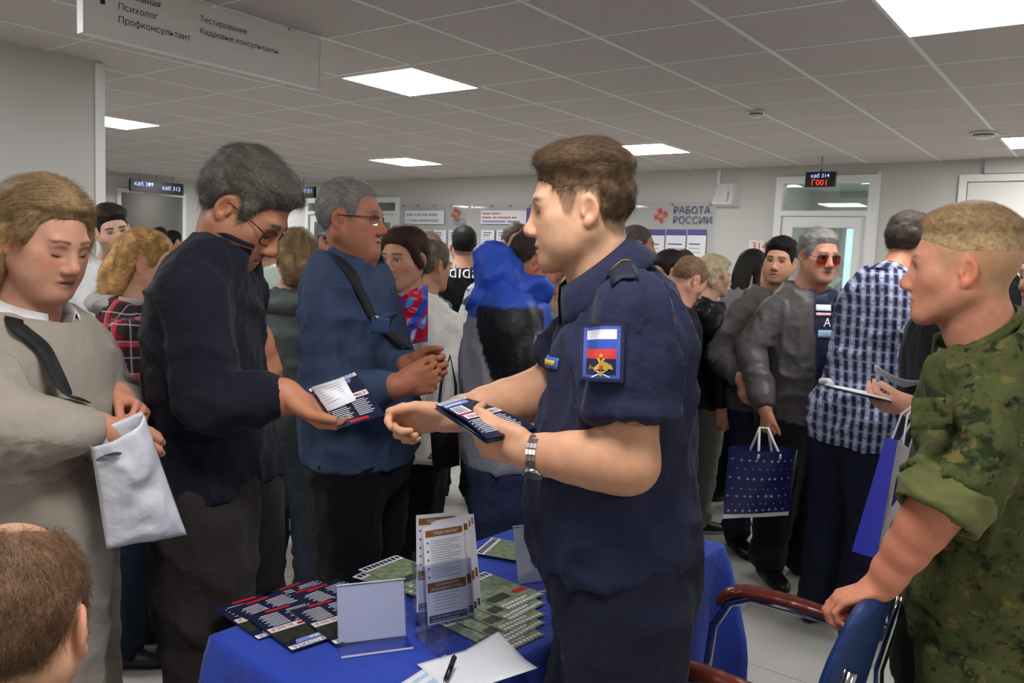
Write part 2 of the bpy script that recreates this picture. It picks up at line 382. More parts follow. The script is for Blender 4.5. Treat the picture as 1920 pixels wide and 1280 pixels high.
b = MB(); b.box((-.085, -.137, -.08), (.045, -.13, .03)); b.build('grille', mat('grille_cloth', (205, 205, 208), .8), e).rotation_euler = (-.0, 0, 0)
# box of wall casing at far right under the ceiling
v0 = bw(1848, 315)[0]; b = MB(); b.box((v0, UB-.06, bw(1860, 326)[1]), (VR, UB, CEIL)); b.build('trim_3', m_wall, rot=ROT, kind='structure')
# ---------------- information boards on the back wall
def WM(v, z, off=0.0): # matrix on back wall: x=v, y up
    p = room(v, UB-off, z); X = VH; Y = np.array([0, 0, 1.0]); Zn = np.cross(X, Y)
    return Matrix(((X[0], Y[0], Zn[0], p[0]), (X[1], Y[1], Zn[1], p[1]), (X[2], Y[2], Zn[2], p[2]), (0, 0, 0, 1)))
def job_logo(parent, M, s, words=True):
    """four little triangles pinwheel + two words"""
    b = MB()
    for k in range(4):
        a = k*math.pi/2; R = Matrix.Rotation(a, 4, 'Z')
        for (tri, mi) in ((((-.16, .16), (.16, .16), (0, .5)), 0), (((-.16, .16), (0, .5), (-.3, .36)), 1)):
            b.poly([tuple(M @ (R @ Vector((x*s, y*s, .0015)))) for x, y in tri], mi if k % 2 == 0 else 1-mi)
    b.build('logo_emblem', [m_redp, m_orangep], parent)
    if words:
        text_obj('lettering', 'РАБОТА\nРОССИИ', s*.62, m_violetd, M @ Matrix.Translation((s*.85, s*.12, .0015)), parent, bold=.01*s)
def text_lines(mb, M, x0, y1, wd, n, dy, hgt, mi, seed=1):
    r = random.Random(seed)
    for k in range(n):
        l = wd*r.uniform(.6, 1.0); y = y1-k*dy
        mb.poly([tuple(M @ Vector(p)) for p in ((x0, y-hgt, .0012), (x0+l, y-hgt, .0012), (x0+l, y, .0012), (x0, y, .0012))], mi)
def board(px0, px1, py0, py1, label, dots, header, papers, logo):
    v0, z1 = bw(px0, py0); v1, _ = bw(px1, py0); z0 = bw((px0+px1)/2, py1)[1]; vc = (v0+v1)/2
    e = empty('information_board', (0, 0, 0), 0, label=label, category='notice board', group='clear information boards on the back wall')
    M = WM(vc, z0, .02); hw = (v1-v0)/2; hh = z1-z0
    b = MB(); b.box((-hw, 0, 0), (hw, hh, .005), 0, M); b.build('acrylic_panel', m_acryl, e)
    for fx in dots:
        for yy in (hh-.03, .03):
            b = MB(); x = -hw+fx*2*hw
            b.tube([tuple(M @ Vector((x, yy, -.019))), tuple(M @ Vector((x, yy, .012)))], .012, 12); b.build('standoff', m_metal, e)
    if header:
        hx0, hz1 = bw(header[0], header[2]); hx1, _ = bw(header[1], header[2]); hz0 = bw((header[0]+header[1])/2, header[3])[1]
        Mh = WM(hx0, hz0, .028); ww, h2 = hx1-hx0, hz1-hz0
        b = MB(); b.box((0, 0, 0), (ww, h2, .003), 0, Mh); hp = b.build('header_plate', m_paper, e)
        for k, (tx, mm) in enumerate(header[4]):
            n = len(header[4])
            tb_ = MB(); xx0 = ww*.04; r3 = random.Random(len(tx)+k); y0 = h2*(.92-(k+.75)*.88/n)
            while xx0 < ww*header[5][k]:
                lw_ = r3.uniform(.010, .016); tb_.poly([tuple(Mh @ Vector(q)) for q in ((xx0, y0, .004), (xx0+lw_, y0, .004), (xx0+lw_, y0+h2*.40/n, .004), (xx0, y0+h2*.40/n, .004))]); xx0 += lw_+(.005 if r3.random() > .15 else .025)
            tb_.build('blurred_lettering', mm, hp, kind='stuff')
        if len(header) > 6:
            b = MB(); b.poly([tuple(Mh @ Vector(p)) for p in ((ww, 0, .002), (ww+.12, 0, .002), (ww+.12, h2*1.2, .002), (ww, h2*1.2, .002))]); b.build('blue_corner', m_violet, hp)
    for (p0, p1, y0, y1, st) in papers:
        x0, zz1 = bw(p0, y0); x1, _ = bw(p1, y0); zz0 = bw((p0+p1)/2, y1)[1]
        Mp = WM(x0, zz0, .027); ww, h2 = x1-x0, zz1-zz0
        b = MB(); b.box((0, 0, 0), (ww, h2, .001), 0, Mp)
        if st == 'v':
            b.box((.0, h2*.84, .001), (ww, h2, .0015), 1, Mp); text_lines(b, Mp, ww*.1, h2*.62, ww*.8, 1, .04, .012, 3, p0); text_lines(b, Mp, ww*.1, h2*.5, ww*.8, 6, .045, .008, 4, p0)
            text_lines(b, Mp, ww*.15, h2*.95, ww*.7, 2, .03, .012, 0, p0+5)
        else:
            text_lines(b, Mp, ww*.15, h2*.93, ww*.7, 2, .03, .010, 2, p0); text_lines(b, Mp, ww*.1, h2*.8, ww*.8, 9, .035, .006, 4, p0+1)
        b.build('notice_sheet', [m_paper, m_violet, m_ink, m_violetd, m_greyp], e)
    if logo:
        v, z = bw(logo[0], logo[1]); job_logo(e, WM(v, z, .028), logo[2], logo[3])
        if not logo[3]:
            v, z = bw(logo[0]-4, logo[1]+14); text_obj('lettering', 'РАБОТА\nРОССИИ', .05, m_violetd, WM(v, z, .028), e, bold=.0012)
    return e
board(752, 880, 382, 498, 'clear board with a grey headed plate and white sheets behind the black adidas shirt', (.04, .27, .52, .76, .97),
      (763, 836, 395, 420, (('ТЕХНОЛОГИЧЕСКАЯ КАРТА', m_greyp), ('ПОРЯДОК И СРОКИ УСЛУГ', m_greyp)), (.82, .86)),
      ((789, 812, 431, 492, 'p'), (816, 840, 431, 492, 'p'), (844, 866, 431, 492, 'p')), (857, 401, .16, False))
board(886, 1004, 382, 498, 'clear board with red lettered plate and blue corner beside the navy officer', (.05, .33, .62, .92),
      (905, 990, 395, 420, (('ИНФОРМАЦИЯ', m_redp), ('О ПОЛОЖЕНИИ НА РЫНКЕ ТРУДА', m_redp), ('ДЛЯ ГРАЖДАН И РАБОТОДАТЕЛЕЙ', m_violet)), (.5, .8, .9), 1),
      ((905, 930, 431, 492, 'p'), (934, 958, 431, 492, 'p')), None)
board(1190, 1345, 379, 496, 'clear board with red and orange pinwheel logo and violet topped sheets', (.04, .48, .92), None,
      ((1213, 1249, 430, 500, 'v'), (1252, 1289, 430, 500, 'v'), (1292, 1327, 430, 500, 'v')), (1241, 404, .17, True))
# 314 plate
v0, z1 = bw(1405, 450); v1, z0 = bw(1432, 478); M = WM(v0, z0, .004)
b = MB(); b.box((0, 0, -.004), (v1-v0, z1-z0, .002), 0, M); e = b.build('room_plate', mat('pink_white_plate', (232, 216, 214), .4), label='small pale plate with red number 314 beside the office door', category='sign')
text_obj('lettering', '314', (z1-z0)*.72, m_redp, M @ Matrix.Translation((.03, (z1-z0)*.35, .004)), e, bold=.002)
# ---------------- hanging direction sign (plane v = -3.3)
SV = -3.3
su0 = onV(154, 40, SV)[0]; su1 = onV(594, 120, SV)[0]; sz0 = (onV(154, 62, SV)[1]+onV(594, 163, SV)[1])/2; sz1 = onV(594, 84, SV)[1]+.02
e = empty('hanging_sign', room(SV, (su0+su1)/2, sz0), RA, label='long grey white hanging sign with black direction lettering', category='sign')
b = MB(); L2 = (su1-su0)/2; hh = sz1-sz0
b.box((-.02, -L2, 0), (.02, L2, hh)); b.build('sign_body', mat('sign_face', (236, 232, 228), .45), e)
b = MB()
b.box((-.024, -L2-.004, -.008), (.024, L2+.004, .0)); b.box((-.024, L2, -.008), (.024, L2+.008, hh)); b.box((-.024, -L2-.008, -.008), (.024, -L2, hh)); b.build('edge_profile', m_trim, e)
for s in (-.7, .7):
    b = MB(); b.tube([(0, s*L2, hh), (0, s*L2, CEIL-sz0-.001)], .004, 8); b.build('hanger_wire', m_metal, e)
def SM(u, z):
    return Matrix(((0, 0, 1, .0212), (1, 0, 0, u-(su0+su1)/2), (0, 1, 0, z-sz0), (0, 0, 0, 1)))
u, z = onV(216, 40, SV); dz = .050
for k, s in enumerate(('Профконсультант', 'Психолог', 'Приёмная')):
    uu, zz = onV(216, 42, SV); text_obj('lettering', s, .036, m_ink, SM(uu, zz-.002+k*dz), e, bold=.0011)
for k, s in enumerate(('Кадровые консультанты', 'Тестирование')):
    uu, zz = onV(369, 62, SV); text_obj('lettering', s, .034, m_ink, SM(uu, zz-.003+k*dz), e, bold=.0010)
b = MB(); uu, zz = onV(183, 8, SV); T = SM(uu, zz); b.box((0, 0, 0), (.018, .2, .001), 0, T); b.build('arrow_mark', m_ink, e)
# ---------------- LED displays
def led(px0, px1, py0, py1, plane, val, lines, label, cols):
    fn = onV if plane == 'v' else onU
    a0, z1 = fn(px0, py0, val); a1, _ = fn(px1, (py0+py1)/2, val); z0 = fn((px0+px1)/2, py1, val)[1]; z1 = fn((px0+px1)/2, py0, val)[1]
    wd, hh = a1-a0, z1-z0; ac = (a0+a1)/2
    p = room(val, ac, z0) if plane == 'v' else room(ac, val, z0)
    X, Nn = (UH, VH) if plane == 'v' else (VH, -UH)
    e = empty('led_display', p, 0, label=label, category='display')
    M = Matrix(((X[0], 0, Nn[0], 0), (X[1], 0, Nn[1], 0), (X[2], 1, Nn[2], 0), (0, 0, 0, 1)))
    b = MB(); b.box((-wd/2, 0, -.05), (wd/2, hh, 0), 0, M); b.build('casing', m_black, e)
    for t in ((-.32, 0, .32) if plane == 'v' and wd > .8 else (.0,)):
        b = MB(); b.tube([tuple(M @ Vector((t*wd, hh, -.025))), tuple(M @ Vector((t*wd, CEIL-z0-.001, -.025)))], .008, 8); b.build('hanger_rod', m_metal, e)
    for (s, fx, fy, fs, mm, al) in lines:
        text_obj('lettering', s, hh*fs, mm, M @ Matrix.Translation((fx*wd, fy*hh, .002)), e, bold=.0, align=al)
    return e
led(1511, 1565, 322, 350, 'u', UB-.55, (('каб 314', 0, .62, .36, m_ledw, 'CENTER'), ('Г001', 0, .1, .55, m_ledr, 'CENTER')), 'small black display reading room 314 over red ticket Г001', 0)
led(245, 344, 340, 362, 'v', VL+.35, (('каб 309', -.44, .5, .5, m_ledw, 'LEFT'), ('каб 312', .44, .35, .5, m_ledw, 'RIGHT')), 'long black display hanging above the open doorway', 0)
led(545, 588, 350, 371, 'u', UB-.5, (('каб 311', .45, .45, .5, m_ledw, 'RIGHT'),), 'black display hanging before the double glazed door', 0)
# ---------------- ceiling devices
def smoke(px, py, r, label, m=m_white):
    p = WZ(px, py, CEIL); e = empty('smoke_detector', p, RA, label=label, category='smoke detector', group='ceiling smoke detectors')
    b = MB(); b.tube([(0, 0, 0), (0, 0, -.012)], r, 20); b.build('base', m, e)
    b = MB(); b.tube([(0, 0, -.012), (0, 0, -.035), (0, 0, -.045)], [r*.8, r*.75, r*.45], 20); b.build('sensor_head', m, e)
    b = MB(); b.tube([(0, 0, -.02), (0, 0, -.026)], r*.81, 20); b.build('vent_slot', m_black, e)
smoke(1418, 208, .055, 'round smoke detector on a ceiling rail above the crowd')
smoke(433, 288, .06, 'round smoke detector above the man in the navy jacket')
smoke(1845, 248, .085, 'flat round detector beside the far right light panel')
v, z = lw(404, 346); p = W(403, 346, 12.0)
e = empty('security_camera', p, RA, label='tiny black dome camera under the ceiling near the wall corner', category='camera')
b = MB(); b.tube([(0, 0, .03), (0, 0, .0), (0, 0, -.03), (0, 0, -.05)], [.05, .05, .04, .01], 14); b.build('dome', m_black, e)
b = MB(); b.tube([(0, 0, .03), (0, 0, CEIL-p[2]-.001)], .012, 8); b.build('mount', m_white, e)
# ------------------------------------------------------------------ signed distance modelling
F32 = np.float32
def A3(p): return np.asarray(p, float)
def nrm(v): v = A3(v); return v/max(1e-9, np.linalg.norm(v))
class Field:
    def __init__(s, lo, hi, h):
        s.h = h; s.lo = A3(lo)-3*h; n = np.ceil((A3(hi)-A3(lo))/h).astype(int)+7; s.n = n
        s.D = np.full(n, 0.5, F32); s.ax = [(s.lo[i]+h*np.arange(n[i])).astype(F32) for i in range(3)]
    def sub(s, lo, hi, pad):
        sl = []
        for i in range(3):
            a = max(0, int((lo[i]-pad-s.lo[i])/s.h)); b = min(s.n[i], int((hi[i]+pad-s.lo[i])/s.h)+2)
            if b <= a: return None
            sl.append(slice(a, b))
        return tuple(sl)
    def grid(s, sl): return s.ax[0][sl[0]][:, None, None], s.ax[1][sl[1]][None, :, None], s.ax[2][sl[2]][None, None, :]
    def add(s, prim, k=0.0, op='u'):
        for lo, hi, fn in (prim if isinstance(prim, list) else [prim]):
            sl = s.sub(lo, hi, k+3*s.h)
            if sl is None: continue
            d = fn(*s.grid(sl)).astype(F32); D = s.D[sl]
            if op == 'u':
                if k > 0:
                    h = np.maximum(k-np.abs(D-d), 0)/k; s.D[sl] = np.minimum(D, d)-h*h*k*F32(.25)
                else: s.D[sl] = np.minimum(D, d)
            elif op == 's':
                d = -d
                if k > 0:
                    h = np.maximum(k-np.abs(D-d), 0)/k; s.D[sl] = np.maximum(D, d)+h*h*k*F32(.25)
                else: s.D[sl] = np.maximum(D, d)
    def cut(s, fn):  # intersect everywhere with fn(x,y,z)<0
        d = fn(s.ax[0][:, None, None], s.ax[1][None, :, None], s.ax[2][None, None, :]); s.D = np.maximum(s.D, d.astype(F32))
    def mesh(s):
        D = s.D; D[0], D[-1] = .5, .5; D[:, 0], D[:, -1] = .5, .5; D[:, :, 0], D[:, :, -1] = .5, .5
        S = D < 0; c = np.zeros(np.array(S.shape)-1, np.int8); S8 = S.astype(np.int8)
        offs = [(i, j, k) for i in (0, 1) for j in (0, 1) for k in (0, 1)]
        nx, ny, nz = S.shape
        for i, j, k in offs: c += S8[i:nx-1+i, j:ny-1+j, k:nz-1+k]
        act = (c > 0) & (c < 8); ii = np.argwhere(act); idx = np.full(act.shape, -1, np.int32); N = len(ii); idx[act] = np.arange(N)
        vals = np.stack([D[ii[:, 0]+o[0], ii[:, 1]+o[1], ii[:, 2]+o[2]] for o in offs], 1)
        acc = np.zeros((N, 3)); cnt = np.zeros(N)
        for a in range(8):
            for b in range(a+1, 8):
                oa, ob = np.array(offs[a]), np.array(offs[b])
                if np.abs(oa-ob).sum() != 1: continue
                m = (vals[:, a] < 0) != (vals[:, b] < 0); t = vals[m, a]/(vals[m, a]-vals[m, b])
                acc[m] += oa+(ob-oa)*t[:, None]; cnt[m] += 1
        V = (acc/cnt[:, None]+ii)*s.h+s.lo
        Q = []
        for ax in range(3):
            o1, o2 = (ax+1) % 3, (ax+2) % 3
            sa = [slice(1, -1)]*3; sb = [slice(1, -1)]*3; sa[ax] = slice(0, -1); sb[ax] = slice(1, None)
            A, B = S[tuple(sa)], S[tuple(sb)]
            e = np.argwhere(A != B); pos = A[A != B]
            if not len(e): continue
            e = e.copy(); e[:, o1] += 1; e[:, o2] += 1
            def cell(d1, d2):
                q = e.copy(); q[:, o1] += d1; q[:, o2] += d2; return idx[q[:, 0], q[:, 1], q[:, 2]]
            q = np.stack([cell(-1, -1), cell(0, -1), cell(0, 0), cell(-1, 0)], 1)
            q[~pos] = q[~pos][:, ::-1]; Q.append(q)
        Q = np.concatenate(Q); Q = Q[(Q >= 0).all(1)]
        return V, Q
def cone(a, b, ra, rb):
    a, b = A3(a), A3(b); ab = b-a; L2 = max(1e-12, ab@ab); R = max(ra, rb)
    def fn(x, y, z):
        X, Y, Z = x-F32(a[0]), y-F32(a[1]), z-F32(a[2])
        t = np.clip((X*F32(ab[0])+Y*F32(ab[1])+Z*F32(ab[2]))/F32(L2), 0, 1)
        return np.sqrt((X-t*F32(ab[0]))**2+(Y-t*F32(ab[1]))**2+(Z-t*F32(ab[2]))**2)-(F32(ra)+t*F32(rb-ra))
    return (np.minimum(a, b)-R, np.maximum(a, b)+R, fn)
def ell(c, r, M=None):
    c, r = A3(c), A3(r); M = np.eye(3) if M is None else np.asarray(M, float)  # rows = axes
    ext = np.sqrt(((M*r[:, None])**2).sum(0))
    def fn(x, y, z):
        X, Y, Z = x-F32(c[0]), y-F32(c[1]), z-F32(c[2]); k0 = 0; k1 = 0
        for i in range(3):
            q = (X*F32(M[i, 0])+Y*F32(M[i, 1])+Z*F32(M[i, 2]))/F32(r[i]); q2 = q*q; k0 = k0+q2; k1 = k1+q2/F32(r[i]**2)
        k0 = np.sqrt(k0); return k0*(k0-1)/np.maximum(np.sqrt(k1), 1e-6)
    return (c-ext, c+ext, fn)
def etube(st, side, flat0=False, flat1=False, res=0):
    """st: list of (center, halfw, halfd). side: direction of halfw"""
    C = np.array([A3(s[0]) for s in st]); Aw = np.array([s[1] for s in st], float); Bd = np.array([s[2] for s in st], float)
    if res and len(st) > 2:
        t = np.arange(len(st)); tt = np.linspace(0, len(st)-1, res)
        def cr(P):
            P = np.asarray(P, float); o = []
            for q in tt:
                i = min(int(q), len(P)-2); f = q-i; p0, p1, p2, p3 = P[max(i-1, 0)], P[i], P[i+1], P[min(i+2, len(P)-1)]
                o.append(.5*((2*p1)+(-p0+p2)*f+(2*p0-5*p1+4*p2-p3)*f*f+(-p0+3*p1-3*p2+p3)*f**3))
            return np.array(o)
        C, Aw, Bd = cr(C), cr(Aw), cr(Bd)
    out = []
    n = len(C); E0, N0 = C[0].copy(), nrm(C[0]-C[1]); E1, N1 = C[-1].copy(), nrm(C[-1]-C[-2])
    for i in range(n-1):
        a, b = C[i], C[i+1]; ab = b-a; L = np.linalg.norm(ab)
        if L < 1e-6: continue
        ax = ab/L; sd = A3(side)-ax*(A3(side)@ax)
        sd = nrm(sd) if np.linalg.norm(sd) > 1e-6 else nrm(np.cross(ax, (0, 0, 1.01))); fw = np.cross(ax, sd)
        def fn(x, y, z, a=a, b=b, ax=ax, sd=sd, fw=fw, L=L, A0=Aw[i], A1=Aw[i+1], B0=Bd[i], B1=Bd[i+1], f0=flat0, f1=flat1):
            X, Y, Z = x-F32(a[0]), y-F32(a[1]), z-F32(a[2])
            w = X*F32(ax[0])+Y*F32(ax[1])+Z*F32(ax[2]); t = np.clip(w/F32(L), 0, 1); we = w-t*F32(L)
            p = X*F32(sd[0])+Y*F32(sd[1])+Z*F32(sd[2]); q = X*F32(fw[0])+Y*F32(fw[1])+Z*F32(fw[2])
            Aa = F32(A0)+t*F32(A1-A0); Bb = F32(B0)+t*F32(B1-B0); mn = np.minimum(Aa, Bb)
            u, v_, ww = p/Aa, q/Bb, we/mn
            k0 = np.sqrt(u*u+v_*v_+ww*ww); k1 = np.sqrt((u/Aa)**2+(v_/Bb)**2+(ww/mn)**2)
            d = k0*(k0-1)/np.maximum(k1, 1e-5)
            if f0: d = np.maximum(d, (x-F32(E0[0]))*F32(N0[0])+(y-F32(E0[1]))*F32(N0[1])+(z-F32(E0[2]))*F32(N0[2]))
            if f1: d = np.maximum(d, (x-F32(E1[0]))*F32(N1[0])+(y-F32(E1[1]))*F32(N1[1])+(z-F32(E1[2]))*F32(N1[2]))
            return d
        R = max(Aw[i], Aw[i+1], Bd[i], Bd[i+1])
        out.append((np.minimum(a, b)-R, np.maximum(a, b)+R, fn))
    return out
def bounds(prims):
    P = []
    for p in prims: P += p if isinstance(p, list) else [p]
    return np.min([p[0] for p in P], 0), np.max([p[1] for p in P], 0)
def evalp(prims, V):
    P = []
    for p in prims: P += p if isinstance(p, list) else [p]
    x, y, z = [V[:, i].astype(F32) for i in range(3)]
    return np.min([p[2](x, y, z) for p in P], 0)
_T = RNG.random(65536).astype(np.float32)
def vnoise(P, seed=0):
    P = np.asarray(P, float); I = np.floor(P).astype(np.int64); f = P-I; u = f*f*(3-2*f); r = 0
    for i in (0, 1):
        for j in (0, 1):
            for k in (0, 1):
                h = ((I[:, 0]+i)*73856093 ^ (I[:, 1]+j)*19349663 ^ (I[:, 2]+k)*83492791 ^ (seed*2654435)) & 65535
                w = (u[:, 0] if i else 1-u[:, 0])*(u[:, 1] if j else 1-u[:, 1])*(u[:, 2] if k else 1-u[:, 2]); r = r+_T[h]*w
    return r
def vnormals(V, Q):
    n = np.cross(V[Q[:, 2]]-V[Q[:, 0]], V[Q[:, 3]]-V[Q[:, 1]]); N = np.zeros_like(V)
    for k in range(4): np.add.at(N, Q[:, k], n)
    return N/np.maximum(np.linalg.norm(N, axis=1, keepdims=True), 1e-9)
def ridge(n): return 1-np.abs(2*n-1)
def folds(V, Q, amp, freq=9.0, seed=0, stretch=(1, 1, .6)):
    N = vnormals(V, Q); P = V*np.array(stretch)*freq
    warp = np.stack([vnoise(P*.6, seed+5), vnoise(P*.6+9, seed+6), vnoise(P*.6+21, seed+7)], 1)*1.6
    f = ridge(vnoise(P+warp, seed))**3*.9+ridge(vnoise(P*2.1+warp*1.5, seed+1))**3*.4-.35
    return V+N*(f*amp)[:, None]
def rotm(hd, pitch=0, roll=0):
    """heading deg (0=+Y, 90=-X), pitch>0 looks down, roll>0 tilts head to its right"""
    h, p, r = math.radians(hd), math.radians(pitch), math.radians(roll)
    Rz = np.array([[math.cos(h), -math.sin(h), 0], [math.sin(h), math.cos(h), 0], [0, 0, 1]])
    Rx = np.array([[1, 0, 0], [0, math.cos(-p), -math.sin(-p)], [0, math.sin(-p), math.cos(-p)]])
    Ry = np.array([[math.cos(r), 0, math.sin(r)], [0, 1, 0], [-math.sin(r), 0, math.cos(r)]])
    return Rz@Rx@Ry
def sstep(x, a, b):
    t = np.clip((x-a)/(b-a), 0, 1); return t*t*(3-2*t)

# ------------------------------------------------------------------ head
HD = dict(w=1.0, jaw=1.0, nose=1.0, fat=0.0, skin=(205, 160, 132), brow=(70, 52, 40), beard=0.0, beardc=(80, 65, 55), lips=(176, 110, 98), lid=0.0,
          scalp=None, hairline=0.0, red=0.25, male=1.0, age=0.0, nofine=False)
def head_core(p):
    w = p['w']; j = p['jaw']; f = p['fat']
    return [ell((0, -.012, .036), (.0765*w, .0985, .0895)), ell((0, .026, -.004), (.0655*w, .070, .088))]
def head_mesh(p, neck, h):
    """neck: list of (local point, rw, rd). returns V,Q,col in head-local coords"""
    w, j, f, ns, ml = p['w'], p['jaw'], p['fat'], p['nose'], p['male']
    core = head_core(p)
    nk = etube(neck, (1, 0, 0), res=6)
    lo, hi = bounds(core+[nk]); lo = np.minimum(lo, (-.1, -.12, -.13)); hi = np.maximum(hi, (.1, .135, .14))
    F = Field(lo, hi, h)
    for c in core: F.add(c, .02)
    F.add(nk, .03)
    for s in (-1, 1):
        F.add(cone((s*.054*w*j, -.004, -.040), (s*.022*j, .066, -.092), .024+.006*f, .019+.005*f), .03)
        F.add(ell((s*.046*w, .050, -.018), (.024+.006*f, .026, .024+.008*f)), .025)
        if f > .2: F.add(ell((s*.042*w, .045, -.060), (.024+.01*f, .030, .026+.01*f)), .03)
    F.add(ell((0, .062, -.048), (.042, .030, .046)), .025)
    F.add(ell((0, .073, -.097), (.024*j, .019, .017)), .02)
    if f > .3: F.add(ell((0, .035, -.103), (.045, .045, .022*f+.008)), .03)
    F.add(cone((-.036, .080, .024), (.036, .080, .024), .0125+.002*ml, .0125+.002*ml), .018)
    for s in (-1, 1):
        F.add(ell((s*.031, .101, .004), (.0185, .0135, .0125)), .012, 's')
        F.add(ell((s*.031, .0765, .004), (.0155, .0125, .0125)), .006)
        if not p['nofine'] and p['lid'] < .9:
            op = .0052*(1-p['lid'])
            F.add(ell((s*.0315, .089, .0035-.002*p['lid']), (.0125, .010, op)), .002, 's')
    F.add(cone((0, .086, .016), (0, .107+.004*(ns-1), -.027), .0085, .0112*ns), .012)
    F.add(ell((0, .1065+.006*(ns-1), -.030), (.0130*ns, .0130*ns, .0115*ns)), .009)
    for s in (-1, 1): F.add(ell((s*.0125*ns, .100, -.036), (.0085*ns, .0115, .0078)), .006)
    F.add(ell((0, .0905, -.0605), (.024, .0095, .0065)), .007); F.add(ell((0, .0885, -.0735), (.020, .0100, .0075)), .007)
    if not p['nofine']: F.add(ell((0, .1000, -.0668), (.023, .009, .0022)), .003, 's')
    if p.get('moust'):
        for s in (-1, 1): F.add(cone((0, .0945, -.051), (s*.027, .082, -.058), .0085, .006), .006)
    for s in (-1, 1):  # ears
        M = rotm(s*-24)
        M = np.array([[math.cos(.42), s*math.sin(.42), 0], [-s*math.sin(.42), math.cos(.42), 0], [0, 0, 1]])
        c = np.array([s*.0805*w, -.010, -.002])
        F.add(ell(c, (.0085, .0195, .031), M), .006)
        F.add(ell(c+np.array([s*.0085, .003, .003]), (.0085, .0120, .0200), M), .003, 's'); F.add(ell(c+np.array([s*.004, .005, -.004]), (.0075, .0065, .0090), M), .003, 's')
        F.add(ell(c+np.array([s*.002, .006, -.024]), (.006, .009, .0095), M), .006)
        F.add(ell(c+np.array([s*.001, .013, -.006]), (.005, .005, .008), M), .004)
    V, Q = F.mesh()
    # ---- colour
    x, y, z = V.T; sk = np.array(srgb(p['skin'])); C = np.tile(sk, (len(V), 1))
    ax = np.abs(x)
    def mixc(c, wgt):
        nonlocal C; wgt = np.clip(wgt, 0, 1)[:, None]; C = C*(1-wgt)+np.array(c)*wgt
    n1 = vnoise(V*60, 3); n2 = vnoise(V*220, 4)
    redc = sk*np.array([1.06, .68, .62])
    front = sstep(y, .02, .06)
    mixc(redc, p['red']*1.2*np.exp(-((ax-.043)**2/.018**2+(z+.025)**2/.022**2))*front)
    mixc(redc, p['red']*1.6*np.exp(-(x**2/.014**2+(z+.03)**2/.012**2))*sstep(y, .09, .105))
    mixc(redc, p['red']*1.3*sstep(ax, .077*w, .088*w)*sstep(-np.abs(z+.0), -.04, -.03))
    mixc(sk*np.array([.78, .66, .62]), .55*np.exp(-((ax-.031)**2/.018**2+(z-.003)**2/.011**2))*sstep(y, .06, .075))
    lw_ = np.exp(-((ax/.0235)**4))*np.exp(-(((z+.067)/.0095)**4))*sstep(y, .075, .085)
    mixc(srgb(p['lips']), .85*lw_)
    mixc(np.array(srgb(p['lips']))*.35, .7*np.exp(-((ax/.021)**4))*np.exp(-(((z+.0668)/.0024)**2))*sstep(y, .075, .085))
    bz = .0265+.004*np.cos((ax-.034)*60)-.002*sstep(ax, .035, .055)
    bw_ = sstep(ax, .009, .015)*(1-sstep(ax, .047, .056))*np.exp(-(((z-bz)/(.0035+.0015*ml))**4))*sstep(y, .045, .06)
    mixc(srgb(p['brow']), 1.1*bw_*(.75+.5*n2))
    # lash line
    mixc(np.array(srgb(p['brow']))*.5, .95*np.exp(-((ax-.031)/.0135)**4)*np.exp(-(((z-((.0060-.0028*p['lid']) if p['lid'] <= .5 else (-.0065+.0035*((ax-.031)/.0135)**2)))/.0024)**2))*sstep(y, .066, .074))
    if p['beard']:
        bz_ = sstep(-z, .028, .045)*sstep(y, -.005, .02)*(1-lw_)*(1-sstep(-z, .125, .15))
        ch = 1-np.exp(-((ax-.038)**2/.016**2+(z+.035)**2/.018**2))
        mixc(srgb(p['beardc']), p['beard']*bz_*ch*(.65+.6*n2))
    if p.get('moust'):
        mu = np.exp(-((ax/.034)**4))*np.exp(-(((z+.050+ax*.22)/.0095)**4))*sstep(y, .045, .06); mixc(srgb(p['moust']), .9*mu*(.7+.6*n2))
    if p['scalp'] is not None:
        zl = hairline(y, ax, p['hairline']); mixc(srgb(p['scalp'][:3]), p['scalp'][3]*sstep(z-zl, -.006, .012)*(.8+.4*n2))
    C *= (.93+.10*n1+.05*n2)[:, None]
    return V, Q, C, F
HL_Y = [-.13, -.085, -.060, -.038, -.026, -.004, .012, .026, .040, .052, .066, .084, .12]
HL_Z = [-.055, -.062, -.058, -.040, .022, .036, .030, -.012, -.010, .040, .058, .068, .072]
def hairline(y, ax, rec=0.0):
    z = np.interp(y, HL_Y, HL_Z)
    return z+rec*.035*sstep(y, .0, .06)+rec*.02*sstep(y, .03, .06)*sstep(ax, .02, .045)
